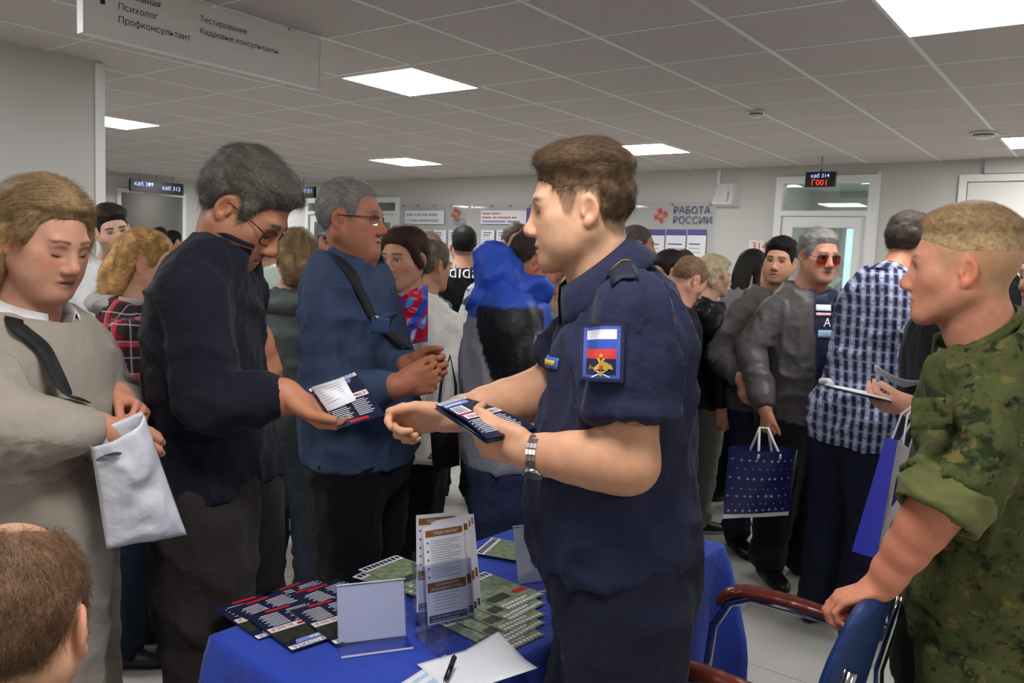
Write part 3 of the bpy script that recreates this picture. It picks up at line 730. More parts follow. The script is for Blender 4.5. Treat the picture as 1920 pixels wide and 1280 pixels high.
def hair_mesh(p, hs, h):
    """hs: style dict -> V,Q in head-local coords"""
    core = head_core(p); t = hs.get('t', .012); ts = hs.get('ts', t*.5); ext = hs.get('extra', [])
    lo, hi = bounds(core+ext); lo = lo-t*2; hi = hi+t*2.5
    F = Field(lo, hi, h)
    x, y, z = F.ax[0][:, None, None], F.ax[1][None, :, None], F.ax[2][None, None, :]
    d = None
    for lo_, hi_, fn in core:
        q = fn(x, y, z)
        if d is None: d = q
        else:
            hh = np.maximum(.02-np.abs(d-q), 0)/.02; d = np.minimum(d, q)-hh*hh*.02*.25
    ax = np.abs(x)
    zl = hairline(y, ax, hs.get('rec', 0.0))+hs.get('raise', 0.0)
    if 'zl' in hs: zl = hs['zl'](x, y, z, zl)
    top = sstep(z, .05, .105)
    th = (ts+(t-ts)*top)
    if 'front' in hs: th = th+hs['front']*sstep(y, .03, .085)*sstep(z, .055, .085)
    edge = sstep(z-zl, 0.0, hs.get('ramp', .03)); th = th*(.12+.88*edge)+.0005
    g = np.stack([np.broadcast_to(q, F.D.shape).ravel() for q in (x, y, z)], 1) if hs.get('lump') else None
    dd = d-th
    if g is not None:
        m = np.abs(dd.ravel()) < .02; nn = np.zeros(len(g), F32); G = g[m]*np.array(hs.get('ldir', (70, 28, 70)))
        nn[m] = (vnoise(G, 11)-.5)*hs['lump']; dd = dd+nn.reshape(dd.shape)*edge
    F.D = np.maximum(dd, (zl-z)*.75).astype(F32)
    for e in ext: F.add(e, hs.get('k', .02))
    for e in hs.get('carve', []): F.add(e, .012, 's')
    return F.mesh()
def strands(V, Q, n, comb, L, wd, lift, seed, colr, jit=.25, segs=2, region=None):
    """thin ribbons lying along hair surface. comb(P,N)->dirs"""
    r = np.random.default_rng(seed); N = vnormals(V, Q)
    cand = np.arange(len(V)) if region is None else np.nonzero(region(V))[0]
    if not len(cand): return None
    i = r.choice(cand, n); P = V[i]+r.normal(0, .0012, (n, 3)); Nn = N[i]
    D = comb(P, Nn)+r.normal(0, jit, (n, 3)); D -= Nn*(D*Nn).sum(1, keepdims=True); D /= np.maximum(np.linalg.norm(D, axis=1, keepdims=True), 1e-6)
    S = np.cross(D, Nn); Ln = L*r.uniform(.6, 1.25, n)
    rows = []
    for k in range(segs+1):
        t = k/segs; c = P+D*(Ln*t)[:, None]+Nn*((lift*np.sin(t*2.6)*r.uniform(.3, 1.4, n)-.35*Ln**2*t*t/.09))[:, None]
        ww = wd*(1-.75*t); rows += [c-S*ww/2, c+S*ww/2]
    R = np.stack(rows, 1); VV = R.reshape(-1, 3); m = 2*(segs+1); b = np.arange(n)[:, None]*m
    FF = np.concatenate([b+np.array([2*k, 2*k+1, 2*k+3, 2*k+2])[None] for k in range(segs)])
    cc = np.repeat(np.array(colr)[None]*r.uniform(.68, 1.28, (n, 1)), m, 0)
    return VV, FF, cc
def eye_mesh(gaze_down=0.0, iris=(86, 70, 52)):
    V = []; F = []; C = []; n = 14; angs = [0, 10, 11, 27, 29, 45, 65, 90]
    ic, pc, wc = np.array(srgb(iris)), np.array((.008, .008, .008)), np.array(srgb((222, 212, 204)))
    for a in angs:
        a_ = math.radians(a)
        for k in range(n):
            t = 2*math.pi*k/n; V.append((math.sin(a_)*math.cos(t), math.cos(a_), math.sin(a_)*math.sin(t)))
            C.append(pc if a <= 10 else ic if a <= 27 else wc)
    for i in range(len(angs)-1):
        for k in range(n): F.append((i*n+k, (i+1)*n+k, (i+1)*n+(k+1) % n, i*n+(k+1) % n))
    V = np.array(V)*.0122; g = math.radians(-gaze_down); V = V@np.array([[1, 0, 0], [0, math.cos(g), math.sin(g)], [0, -math.sin(g), math.cos(g)]])
    return V, np.array(F), np.array(C)
# ------------------------------------------------------------------ hands
FING = [(-.030, .086, .62, .0088), (-.010, .092, .68, .0092), (.011, .089, .65, .0090), (.031, .080, .52, .0078)]  # y offset (thumb side negative), mcp x, length scale, r
def hand_prims(wrist, fdir, palm, left, curl=(25, 30, 20), thumb=(35, 20), s=1.0, curls=None, spread=4):
    """fdir: finger direction, palm: palm facing direction. left hand flag."""
    X = nrm(fdir); Zp = -nrm(A3(palm)-X*(A3(palm)@X)); Y = np.cross(Zp, X)  # Z = back of hand
    ts = -1.0 if left else 1.0   # thumb side: for right hand palm down fingers +X, thumb is toward +Y(left)
    M = np.stack([X, Y, Zp], 1); w0 = A3(wrist)
    def T(p): return w0+M@(A3(p)*s*np.array([1, ts, 1]))
    def Dv(p): return M@(A3(p)*np.array([1, ts, 1]))
    pr = []; rx = np.stack([X, Y, Zp])
    pr.append((ell(T((.048, -.0, -.001)), np.array((.052, .039, .0145))*s, rx), .01))
    pr.append((cone(T((-.02, 0, 0)), T((.02, 0, 0)), .024*s, .022*s), .02))
    pr.append((ell(T((.032, .022, -.010)), np.array((.034, .018, .014))*s, rx), .012))
    for i, (fy, fx, ln, r) in enumerate(FING):
        cu = curls[i] if curls else curl
        base = np.array((fx*.95, -fy, 0.0)); sp = math.radians(-fy/.03*spread)
        a = 0.0; p = base; L = ln*.115
        pr.append((cone(T((.03, -fy*.6, -.002)), T(base), .0115*s, r*1.12*s), .008))
        for k, seg in enumerate((.46, .30, .24)):
            a += math.radians(cu[k]); d = np.array((math.cos(a)*math.cos(sp), math.sin(sp)*math.cos(a), -math.sin(a)))
            q = p+d*L*seg*1.0; r2 = r*(.93 if k < 2 else .80); pr.append((cone(T(p), T(q), r*s, r2*s), .003)); p = q; r = r2
    a1, a2 = math.radians(thumb[0]), math.radians(thumb[1])
    p0 = np.array((.018, .026, -.008)); op = thumb[2] if len(thumb) > 2 else .5
    d = np.array((math.cos(a1), math.sin(a1), -op*math.sin(a1))); d /= np.linalg.norm(d); p1 = p0+d*.042
    d2 = np.array((math.cos(a1-a2), math.sin(a1-a2), -op*.9)); d2 /= np.linalg.norm(d2); p2 = p1+d2*.030
    d3 = np.array((math.cos(a1-a2*1.6), math.sin(a1-a2*1.6), -op*.8)); d3 /= np.linalg.norm(d3); p3 = p2+d3*.022
    pr += [(cone(T(p0), T(p1), .0145*s, .0115*s), .01), (cone(T(p1), T(p2), .0112*s, .0100*s), .003), (cone(T(p2), T(p3), .0100*s, .0080*s), .003)]
    return pr
def limb_hand_mesh(elbow, wrist, hp, r0, r1, h, upper=None):
    pr = [(etube([(elbow, r0, r0), (A3(elbow)*.65+A3(wrist)*.35, r0*1.02, r0*.96), (wrist, r1*1.1, r1*.85)], hp[1][0][0]*0+np.array((0, 0, 1.0)), res=7), .02)]
    if upper is not None: pr.append((etube([(upper[0], upper[1], upper[1]), (elbow, r0*1.02, r0*1.02)], (0, 0, 1.0)), .03))
    pr += hp
    lo, hi = bounds([p[0] for p in pr]); F = Field(lo, hi, h)
    for q, k in pr: F.add(q, k)
    return F.mesh()
# ------------------------------------------------------------------ people
m_skin = mat('skin', attr=True, rough=.5, var=.05, vscale=70, bump=.12, bscale=500, sss=.12, spec=.35)
m_hair = mat('hair', attr=True, rough=.55, var=.30, vscale=120, bump=.6, bscale=260, spec=.2)
m_eye = mat('eyeball', attr=True, rough=.1)
m_cloth = mat('cotton_cloth', attr=True, wrinkle=.45, rough=.85, var=.06, vscale=14, bump=.35, bscale=45, sheen=.05, spec=.2)
m_nylon = mat('nylon_cloth', attr=True, wrinkle=.5, rough=.5, var=.05, vscale=9, bump=.3, bscale=32, spec=.35)
m_leather = mat('soft_leather', attr=True, wrinkle=.4, rough=.38, var=.08, vscale=12, bump=.45, bscale=60, spec=.4)
m_denim = mat('denim_cloth', attr=True, wrinkle=.45, rough=.8, var=.16, vscale=22, bump=.4, bscale=90, spec=.2)
m_shoe = mat('shoe_leather', attr=True, rough=.35, bump=.1, bscale=60)
m_frame = mat('spectacle_frame', (22, 20, 20), .25)
m_lens = clear_mat('spectacle_lens', (238, 238, 238), .02, .06)
RES = {'near': (.0035, .0095, .0034), 'face': (.0044, .0130, .0055), 'mid': (.0064, .0140, .0062), 'far': (.0082, .0190, .0080)}
TORSO = [(.82, .168, .118, .0), (.93, .172, .125, -.005), (1.05, .152, .112, .005), (1.17, .156, .114, .008), (1.30, .172, .122, .0), (1.40, .160, .106, -.012), (1.455, .115, .082, -.018), (1.495, .068, .064, -.012)]
def ik(a, t, l1, l2, pole):
    a, t = A3(a), A3(t); d = np.linalg.norm(t-a); k = max(1.0, d/(l1+l2)*1.001); l1 *= k; l2 *= k
    if d < abs(l1-l2)*1.01: d = abs(l1-l2)*1.01
    x = (l1*l1-l2*l2+d*d)/(2*d); y = math.sqrt(max(0, l1*l1-x*x)); ax = nrm(t-a); pl = A3(pole); pl = nrm(pl-ax*(pl@ax))
    return a+ax*x+pl*y
def person(S):
    hr_, cr_, hn_ = RES[S.get('res', 'mid')]
    seed = S.get('seed', int(S['hx'])); rr = random.Random(seed)
    phi = S['phi']; Rb = rotm(phi); lean = S.get('lean', 3.0); hcw = W(S['hx'], S['hy'], S['Y']) if 'hc' not in S else A3(S['hc'])
    wd = S.get('wide', 1.0); fat = S.get('fat', 0.0)
    # spine
    sp = []; yy = 0; zz = TORSO[0][0]
    for i, (z, a, b, yo) in enumerate(TORSO):
        if i:
            an = math.radians(lean*min(1, max(0, (z-.88)/.30))); dz = z-TORSO[i-1][0]; yy += dz*math.sin(an); zz += dz*math.cos(an)
        bell = math.exp(-((z-1.05)/.16)**2)
        sp.append((np.array((0, yy+yo+fat*.035*bell, zz)), (a+fat*.03*bell)*wd, (b+fat*.065*bell)*(.5+.5*wd)))
    an = math.radians(lean); nbl = sp[-1][0]; nf = math.radians(S.get('neckf', lean*.6+14))
    hcl = nbl+np.array((0, math.sin(nf)*.158, math.cos(nf)*.158))
    s = hcw[2]/hcl[2] if 'stature' not in S else S['stature']/1.75
    base = hcw-Rb@(hcl*s); base[2] = S.get('basez', 0.0)
    def Lw(p): return base+Rb@(A3(p)*s)
    st = [(Lw(p), a*s, b*s) for p, a, b in sp]
    if 'torso' in S: st = [(W(px, py, Y) if not isinstance(px, np.ndarray) else px, a, b) for px, py, Y, a, b in S['torso']]
    if 'torso' in S:
        s = S.get('stature', 1.75)/1.75; base = st[0][0].copy(); base[2] = S.get('basez', 0.0)
    nb = st[-1][0]; right = Rb@np.array((1.0, 0, 0)); fw = Rb@np.array((0, 1.0, 0))
    J = {}
    shl = sp[5][0]+np.array((0, 0, -.036)); upz = np.array((0, 0, 1.0))
    for sd, q in (('L', -1), ('R', 1)):
        if 'torso' in S:
            J['sh'+sd] = st[5][0]+right*q*.172*wd*s-upz*.034; h0 = st[0][0]+right*q*.088*s; h0[2] = min(h0[2]+.05, .93*s)
            lf = S.get('legf', 0.0); J['hip'+sd] = h0; J['kn'+sd] = np.array((*(h0+fw*(.015+lf*.5)+right*q*.01)[:2], base[2]+.49*s)); J['an'+sd] = np.array((*(h0+fw*(lf-.02)+right*q*.017)[:2], base[2]+.085*s))
        else:
            J['sh'+sd] = Lw(shl+np.array((q*.172*wd, .0, 0)))
            J['hip'+sd] = Lw((q*.088, 0, .90)); J['kn'+sd] = Lw((q*.098, .015, .49)); J['an'+sd] = Lw((q*.105, -.02, .085))
    J.update({k: A3(v) for k, v in S.get('J', {}).items()})
    hsz = S.get('hs', min(1.03, max(.94, s)))
    hdp = dict(HD); hdp.update(S.get('head', {}))
    Rh = rotm(S.get('hh', phi), S.get('hp', 4), S.get('hr', 0))
    # ---------------- body mesh
    CV, CQ, CC = [], [], []; off = 0
    def put(V, Q, C):
        nonlocal off; CV.append(V); CQ.append(Q+off); CC.append(np.broadcast_to(C, V.shape)); off += len(V)
    nloc = Rh.T@(nb-hcw)/hsz; dn = Rh.T@(st[-2][0]-nb)/hsz; nw = S.get('neckw', 1.0)
    b0 = np.array((0, -.018, -.048))
    neck = [(b0, .050*nw, .056*nw), (b0*.5+nloc*.5+np.array((0, .004, 0)), .053*nw, .056*nw), (nloc, .062*nw, .060*nw), (nloc+dn*.9-np.array((0, .012, 0)), .074*nw, .054*nw)]
    V, Q, C, _ = head_mesh(hdp, neck, hr_/hsz)
    put(V*hsz@Rh.T+hcw, Q, C)
    skin = np.array(srgb(hdp['skin']))
    arms = S.get('arms', {}); top = S['top']; sl = top.get('sleeve', 'long'); out = {'hands': {}}
    sk = []
    for sd, q in (('L', -1), ('R', 1)):
        a = arms.get(sd, {}); sh = J['sh'+sd]
        wr = a.get('wr'); wr = (sh+right*q*.08+fw*.05-np.array((0, 0, .56*s)) if 'torso' in S else Lw((q*.255, .05, .83))) if wr is None else (Lw(wr[1:]) if isinstance(wr, tuple) and wr[0] == 'l' else A3(wr))
        pole = Rb@A3(a.get('pole', (q*.35, -1, -.45)))
        el = A3(a['el']) if 'el' in a else ik(sh, wr, .285*s, .255*s, pole)
        J['el'+sd], J['wr'+sd] = el, wr
        fd = A3(a['f']) if 'f' in a else nrm(wr-el)
        pm = A3(a['p']) if 'p' in a else Rb@np.array((-q, .25, 0))
        if a.get('hidden'): continue
        hp = hand_prims(wr, fd, pm, sd == 'L', a.get('curl', (28, 34, 22)), a.get('thumb', (30, 15, .5)), a.get('hsz', hsz), a.get('curls'))
        hc_ = skin*np.array(a.get('tone', (1.0, .90, .86)))
        if sl == 'long': V, Q = limb_hand_mesh(wr*.72+el*.28, wr, hp, .030*s, .026*s, hn_)
        else: V, Q = limb_hand_mesh(el, wr, hp, .044*s*a.get('fr', 1), .028*s, hn_, (sh*.55+el*.45, .050*s*a.get('fr', 1)))
        n = vnoise(V*45, 5); n2 = vnoise(V*160, 6); cc = hc_[None]*(.90+.16*n+.06*n2)[:, None]
        put(V, Q, cc)
    tp = [etube([(c, a*.74, b*.74) for c, a, b in st[:-1]], right, flat1=True)]
    for sd in 'LR':
        tp += [cone(J['sh'+sd], J['el'+sd], .034*s, .03*s), cone(J['el'+sd], J['wr'+sd], .03*s, .022*s), cone(J['hip'+sd], J['kn'+sd], .06*s, .045*s), cone(J['kn'+sd], J['an'+sd], .045*s, .03*s), cone(st[-2][0], J['sh'+sd], .04*s, .035*s)]
    lo, hi = bounds(tp); F = Field(lo, hi, .030)
    for t in tp: F.add(t, .03)
    V, Q = F.mesh(); put(V, Q, skin)
    me = mesh_np('person', np.concatenate(CV)-base, np.concatenate(CQ), [m_skin], col=np.concatenate(CC))
    body = link('person', me, None, base, label=S['label'], category='person')
    if 'group' in S: body['group'] = S['group']
    def PO(name, V, Q, mats, C=None, parent=body, smooth=True, attrs=None, fm=None, **tags):
        if C is not None: C = np.broadcast_to(np.asarray(C), (len(V), 3))
        mats = mats if isinstance(mats, list) else [mats]
        return link(name, mesh_np(name, np.asarray(V)-base, Q, mats, fm=fm, col=C, smooth=smooth, attrs=attrs), parent, **tags)
    def HP(p): return np.asarray(p)*hsz@Rh.T+hcw
    # eyes
    if not hdp['nofine'] and hdp['lid'] < .9:
        V, Q, C = eye_mesh(S.get('gaze', 0) , S.get('iris', (86, 70, 52)))
        for q in (-1, 1): PO('eye', HP(V+np.array((q*.031, .0752, .0035))), Q, m_eye, C)
    if hdp['lid'] > .5 and not hdp['nofine'] and S.get('res') == 'near':
        for q in (-1, 1):
            b = MB(); xs = np.linspace(.0185, .0440, 9); b.tube([tuple(p-base) for p in HP([(q*x, .0884-18*(x-.0305)**2, -.0042+10*(x-.0305)**2) for x in xs])], [.0004]+[.0011]*7+[.0004], 6)
            b.build('eyelashes', mat('lash_brown', (44, 30, 26), .7), body)
    # hair
    hs = S.get('hair')
    if hs:
        V, Q = hair_mesh(hdp, hs, hr_*hs.get('hres', 1.3)/hsz)
        hc = np.array(srgb(hs['col'])); C = hc[None]*(.75+.5*vnoise(V*np.array((90, 40, 90)), 8))[:, None]
        if 'colfn' in hs: C = hs['colfn'](V, C)
        ho = PO('hair', HP(V), Q, m_hair, C)
        if hs.get('n'):
            r = strands(V, Q, hs['n'], hs['comb'], hs.get('L', .03), hs.get('wd', .0011), hs.get('lift', .004), seed, hc, hs.get('jit', .25), region=hs.get('region'))
            if r:
                V2, Q2, C2 = r
                if 'colfn' in hs: C2 = hs['colfn'](V2, C2)
                PO('hair_strands', HP(V2), Q2, m_hair, C2, parent=ho, kind='stuff')
    # ---------------- top garment
    o_ = top.get('off', .018); hem = top.get('hem', 0)  # index/extension along the spine below first station
    tst = [(c, a+o_*(1.0 if i < 6 else .75 if i == 6 else .3), b+o_*(1.0 if i < 6 else .75 if i == 6 else .3)) for i, (c, a, b) in enumerate(st)]
    if hem: # cut or extend
        if hem > 0:
            d = nrm(tst[0][0]-tst[1][0]); tst = [(tst[0][0]+d*hem, tst[0][1]*top.get('flare', 1.02), tst[0][2]*top.get('flare', 1.02))]+tst
        else:
            k = -hem; c0, c1 = tst[0], tst[1]; tst = [tuple(np.asarray(c0[i])*(1-k)+np.asarray(c1[i])*k for i in range(3))]+tst[1:]
    tor = etube(tst, right, flat0=True, flat1=True, res=18)
    slv = {}
    for sd in 'LR':
        sh, el, wr = J['sh'+sd], J['el'+sd], J['wr'+sd]; so = o_*top.get('so', 1.0)
        if sl == 'long':
            w2 = wr+nrm(el-wr)*.015
            slv[sd] = [etube([(sh, .046*s+so, .050*s+so), (sh*.5+el*.5, .043*s+so, .045*s+so), (el, .038*s+so, .040*s+so)], fw, res=5),
                       etube([(el, .038*s+so, .040*s+so), (el*.5+wr*.5, .036*s+so, .036*s+so*.9), (w2, .031*s+so*top.get('cuff', .55), .031*s+so*top.get('cuff', .55))], fw, flat1=True, res=5)]
        elif sl == 'short':
            e2 = sh*(1-top.get('sl', .72))+el*top.get('sl', .72)
            slv[sd] = [etube([(sh, .062*s+so, .068*s+so), (sh*.5+e2*.5, .060*s+so, .066*s+so), (e2, .060*s+so*1.25, .066*s+so*1.25)], fw, flat1=True)]
        else: slv[sd] = [cone(sh, sh*.8+el*.2, .055*s, .05*s)]
        slv[sd].append(cone(tst[-2][0]-np.array((0, 0, .02)), sh, .036*s+o_*.3, .040*s+o_*.5))
    allp = [tor]+[q for sd in 'LR' for q in slv[sd]]
    legs = [etube([(J['hip'+sd]*1.03-J['kn'+sd]*.03, .092*s+o_+.006, .100*s+o_+.006), (J['hip'+sd]*.55+J['kn'+sd]*.45, .084*s+o_+.004, .090*s+o_+.004)], right) for sd in 'LR']
    lo, hi = bounds(allp); F = Field(lo, hi, cr_); F.add(tor, .012)
    if top.get('overlegs', True):
        for q in legs: F.add(q, .04)
        hc0, hax = tst[0][0], nrm(tst[1][0]-tst[0][0]); slp = top.get('hemslope', (0, 0, 0))
        hax = nrm(hax+A3(slp))
        F.cut(lambda x, y, z: -((x-hc0[0])*hax[0]+(y-hc0[1])*hax[1]+(z-hc0[2])*hax[2]))
    for sd in 'LR':
        for q in slv[sd][:-1]: F.add(q, .028)
        F.add(slv[sd][-1], .03)
    for e in top.get('extra', []): F.add(e(J, nb, Lw, hcw) if callable(e) else e, .03)
    nax = nrm(hcw+Rh@np.array((0, -.02, -.05))*hsz-nb); ng = top.get('neckgap', .010)
    nd = top.get('neckdrop', .022)
    F.add(etube([(nb-nax*nd, .056*nw+ng, .058*nw+ng), (nb+nax*.16, .074*nw+ng*2.2, .074*nw+ng*2.2)], right, flat0=True), .012, 's')
    if top.get('vneck', .022): F.add(ell(nb+fw*.052-np.array((0, 0, 1.0))*(top.get('vneck', .022)), (.048, .048, .052)), .015, 's')
    V, Q = F.mesh()
    dT = evalp([tor], V); part = np.zeros(len(V), int); dL = evalp(slv['L'][:-1], V); dR = evalp(slv['R'][:-1], V)
    part[(dL < dT-.004) & (dL <= dR)] = 1; part[(dR < dT-.004) & (dR < dL)] = 2
    puv = np.zeros((len(V), 3)); ctr = st[3][0]; rel = V-ctr
    puv[:, 0] = rel@right*.85+rel@fw*.85; puv[:, 1] = V[:, 2]
    for k, sd in ((1, 'L'), (2, 'R')):
        m = part == k; sh, el, wr = J['sh'+sd], J['el'+sd], J['wr'+sd]
        for a, b, o0 in ((sh, el, 0), (el, wr, np.linalg.norm(el-sh))):
            ax = nrm(b-a); t = (V-a)@ax; mm = m & ((t > 0) if o0 else (np.abs(t) < 9)) ; s1 = nrm(np.cross(ax, fw+.01)); s2 = np.cross(ax, s1); r_ = V-a
            puv[mm, 0] = (np.arctan2(r_@s1, r_@s2)*.058)[mm]; puv[mm, 1] = (o0+t)[mm]+3
    V2 = folds(V, Q, top.get('fold', .016), top.get('ff', 11.0), seed, top.get('fstr', (1, 1, .65)))
    el_w = np.zeros(len(V))
    for sd in 'LR': el_w += np.exp(-(np.linalg.norm(V-J['el'+sd], axis=1)/.09)**2)
    V2 = V2*(1-0)+(folds(V, Q, .016, 14, seed+3, (1, 1, 1.3))-V)*el_w[:, None]
    col = np.array(srgb(top['col'])); C = np.tile(col, (len(V), 1))
    if 'fn' in top: C = top['fn'](V, part, C, J, st)
    to = PO(top.get('name', 'jacket'), V2, Q, top.get('mat', m_cloth), C, attrs={'puv': puv})
    if 'collar' in top:
        c = top['collar']; a_ = nrm(nax*.4+nrm(st[-1][0]-st[-2][0])*.8); rt_ = nrm(right-a_*(right@a_)); f_ = np.cross(a_, rt_)*1.0
        f_ = f_ if f_@fw > 0 else -f_
        n = 40; gap = math.radians(c.get('gap', 24)); hgt = c.get('h', .045); P = np.zeros((6, n+1, 3)); r0 = .060*nw+ng*c.get('tight', 1.1)
        for i in range(n+1):
            t = gap/2+(2*math.pi-gap)*i/n; back = .5-.5*math.cos(t)
            for k in range(6):
                u = k/5
                if k < 3: rad = r0+.004+u*.012; z = u/.4*hgt*(.62+.38*back)
                else: rad = r0+.012+(u-.4)*c.get('flare', .045)*(1+.15*(1-back)); z = hgt*(.62+.38*back)-(u-.4)/.6*hgt*c.get('fall', 1.15)*(1.0+.35*(1-back))
                dirv = f_*math.cos(t)+rt_*math.sin(t); P[k, i] = nb+a_*(c.get('lift', 0)-.004)+dirv*rad*(1.0)+a_*(z-.012*(1-back))+f_*.006
        b = MB(); b.grid(P-base); ob = b.build('collar', top.get('cmat', top.get('mat', m_cloth)), body); thicken(ob, .003)
        cc = ob.data.color_attributes.new('Col', 'FLOAT_COLOR', 'POINT'); c4 = np.ones((len(ob.data.vertices), 4), F32); c4[:, :3] = srgb(c.get('col', top['col'])); cc.data.foreach_set('color', c4.ravel())
        av = ob.data.attributes.new('puv', 'FLOAT_VECTOR', 'POINT'); pv = np.zeros((len(ob.data.vertices), 3), F32); pv[:, 0] = np.tile(np.linspace(0, .4, n+1), 6); pv[:, 1] = np.repeat(np.linspace(0, .09, 6), n+1); av.data.foreach_set('vector', pv.ravel())
    # ---------------- trousers
    bt = S.get('bottom', dict(col=(20, 20, 24))); lo_ = bt.get('off', .012); lp = []
    pst = [(c, a+.004, b+.004) for c, a, b in st[:3]]
    if 'pelvis' in S: pst = [(W(*q[:3]), q[3], q[4]) for q in S['pelvis']]
    lp.append(etube(pst, right, flat1=True, res=6))
    if bt.get('skirt'):
        z0 = bt['skirt']; c0 = pst[0][0].copy(); c0[2] = z0; lp.append(etube([(c0, .20*s, .17*s), (pst[0][0], pst[0][1], pst[0][2]), (pst[1][0], pst[1][1], pst[1][2])], right, flat0=True))
    else:
        for sd in 'LR':
            hp_, kn, ank = J['hip'+sd], J['kn'+sd], J['an'+sd]; fl = bt.get('flare', 0.0)
            e_ = ank+nrm(ank-kn)*.035*s
            lp.append(etube([(hp_+(hp_-kn)*.02, .092*s+lo_, .100*s+lo_), (hp_*.55+kn*.45, .078*s+lo_, .086*s+lo_), (kn, .060*s+lo_, .064*s+lo_), (kn*.5+ank*.5, .055*s+lo_+fl*.5, .060*s+lo_+fl*.5), (e_, .046*s+lo_+fl, .052*s+lo_+fl)], right, flat1=True, res=10))
    lo, hi = bounds(lp); F = Field(lo, hi, max(cr_*1.15, .0170))
    for q in lp: F.add(q, .035)
    if top.get('overlegs', True): F.cut(lambda x, y, z: ((x-hc0[0])*hax[0]+(y-hc0[1])*hax[1]+(z-hc0[2])*hax[2])-.03)
    V, Q = F.mesh(); V2 = folds(V, Q, bt.get('fold', .015), 10, seed+9, (1, 1, .55))
    knw = np.exp(-(np.abs(V[:, 2]-.10)/.12)**2)+.6*np.exp(-(np.abs(V[:, 2]-.5*s)/.1)**2); V2 = V2+(folds(V, Q, .016, 11, seed+4, (.8, .8, 1.6))-V)*knw[:, None]
    C = np.tile(np.array(srgb(bt['col'])), (len(V), 1))
    if 'fn' in bt: C = bt['fn'](V, C)
    puv = np.stack([V[:, 0], V[:, 2], V[:, 1]], 1)
    PO('skirt' if bt.get('skirt') else 'trousers', V2, Q, bt.get('mat', m_cloth), C, attrs={'puv': puv})
    # ---------------- shoes
    sc = S.get('shoe', (22, 20, 20)); ss = S.get('sole', (14, 13, 13))
    if not S.get('noshoes'):
        for sd, q in (('L', -1), ('R', 1)):
            an_ = J['an'+sd]; dv = rotm(phi-q*8)@np.array((0, 1.0, 0)); dv = rotm(S['feet'])@np.array((0, 1.0, 0)) if 'feet' in S else dv; rs = np.cross(dv, (0, 0, 1.0)); z0 = base[2]
            g = np.array((an_[0], an_[1], z0)); fs = s*S.get('foot', 1.0)
            stn = [(g-dv*.055*fs+np.array((0, 0, .040*fs)), .033*fs, .044*fs), (g+dv*.03*fs+np.array((0, 0, .042*fs)), .035*fs, .046*fs), (g+dv*.11*fs+np.array((0, 0, .03*fs)), .045*fs, .035*fs), (g+dv*.175*fs+np.array((0, 0, .022*fs)), .036*fs, .026*fs), (g+dv*.20*fs+np.array((0, 0, .02*fs)), .022*fs, .020*fs)]
            pr = [etube(stn, rs, res=9), cone(g+np.array((0, 0, .05*fs)), g+np.array((0, 0, .10*fs)), .042*fs, .040*fs)]
            lo, hi = bounds(pr); F = Field(lo, hi, .0115)
            for t in pr: F.add(t, .025)
            F.cut(lambda x, y, z: z0+.001-z+0*x+0*y)
            V, Q = F.mesh(); C = np.where((V[:, 2] < z0+.02)[:, None], np.array(srgb(ss)), np.array(srgb(sc)))
            PO('shoe', V, Q, m_shoe, C)
    out.update(body=body, J=J, st=st, base=base, PO=PO, HP=HP, Rh=Rh, hc=hcw, hsz=hsz, right=right, fw=fw, top=to, nb=nb, Lw=Lw, nax=nax, s=s)
    out['bvh'] = BVHTree.FromPolygons([tuple(v+base) for v in np.array([v.co[:] for v in to.data.vertices])], [tuple(p.vertices) for p in to.data.polygons]) if S.get('bvh') else None
    return out
def glasses(R, col=m_frame, lens=m_lens, hx=.0265, hz=.0185, thin=.0016, temple=True, half=False, y0=.0985, name='spectacles', drop=0.0):
    HP = R['HP']; base = R['base']; body = R['body']
    b = MB(); lensm = []
    for s in (-1, 1):
        pts = []
        for k in range(28):
            t = 2*math.pi*k/28; c, s_ = math.cos(t), math.sin(t); e = .6
            x = s*.033+hx*math.copysign(abs(c)**e, c); z = .001-drop+hz*math.copysign(abs(s_)**e, s_); pts.append((x, y0-.9*x*x*3, z))
        rim = pts if not half else [p for p in pts if p[2] > -.004-drop]
        if half: rim = sorted(rim, key=lambda p: p[0])
        b.tube([tuple(p-base) for p in HP(rim)], thin, 6, closed=not half)
        lensm.append([tuple(p-base) for p in HP(pts)])
        if temple:
            T = [(s*.060, y0-.010, .010-drop), (s*.072, .075, .012-drop*.6), (s*.079, .03, .012), (s*.081, -.006, .012), (s*.081, -.022, -.004)]
            b.tube([tuple(p-base) for p in HP(T)], thin*.9, 6)
    b.tube([tuple(p-base) for p in HP([(-.009, y0+.0, .004-drop), (0, y0+.003, .007-drop), (.009, y0, .004-drop)])], thin, 6)
    o = b.build(name, col, body)
    for L in lensm:
        m = MB(); m.poly(L); m.build('lens', lens, o)
    return o
def ray_decal(bvh, P0, X, Y, D, w, h, nx, ny, off=.002):
    """grid of points projected on the garment along D (pointing into the surface)"""
    P = np.zeros((ny+1, nx+1, 3)); X, Y, D = nrm(X), nrm(Y), nrm(D)
    for j in range(ny+1):
        for i in range(nx+1):
            p = A3(P0)+X*((i/nx-.5)*w)+Y*((.5-j/ny)*h); hit = bvh.ray_cast(Vector(p-D*.25), Vector(D), 1.2)
            P[j, i] = (A3(hit[0])-D*off) if hit[0] is not None else p
    return P
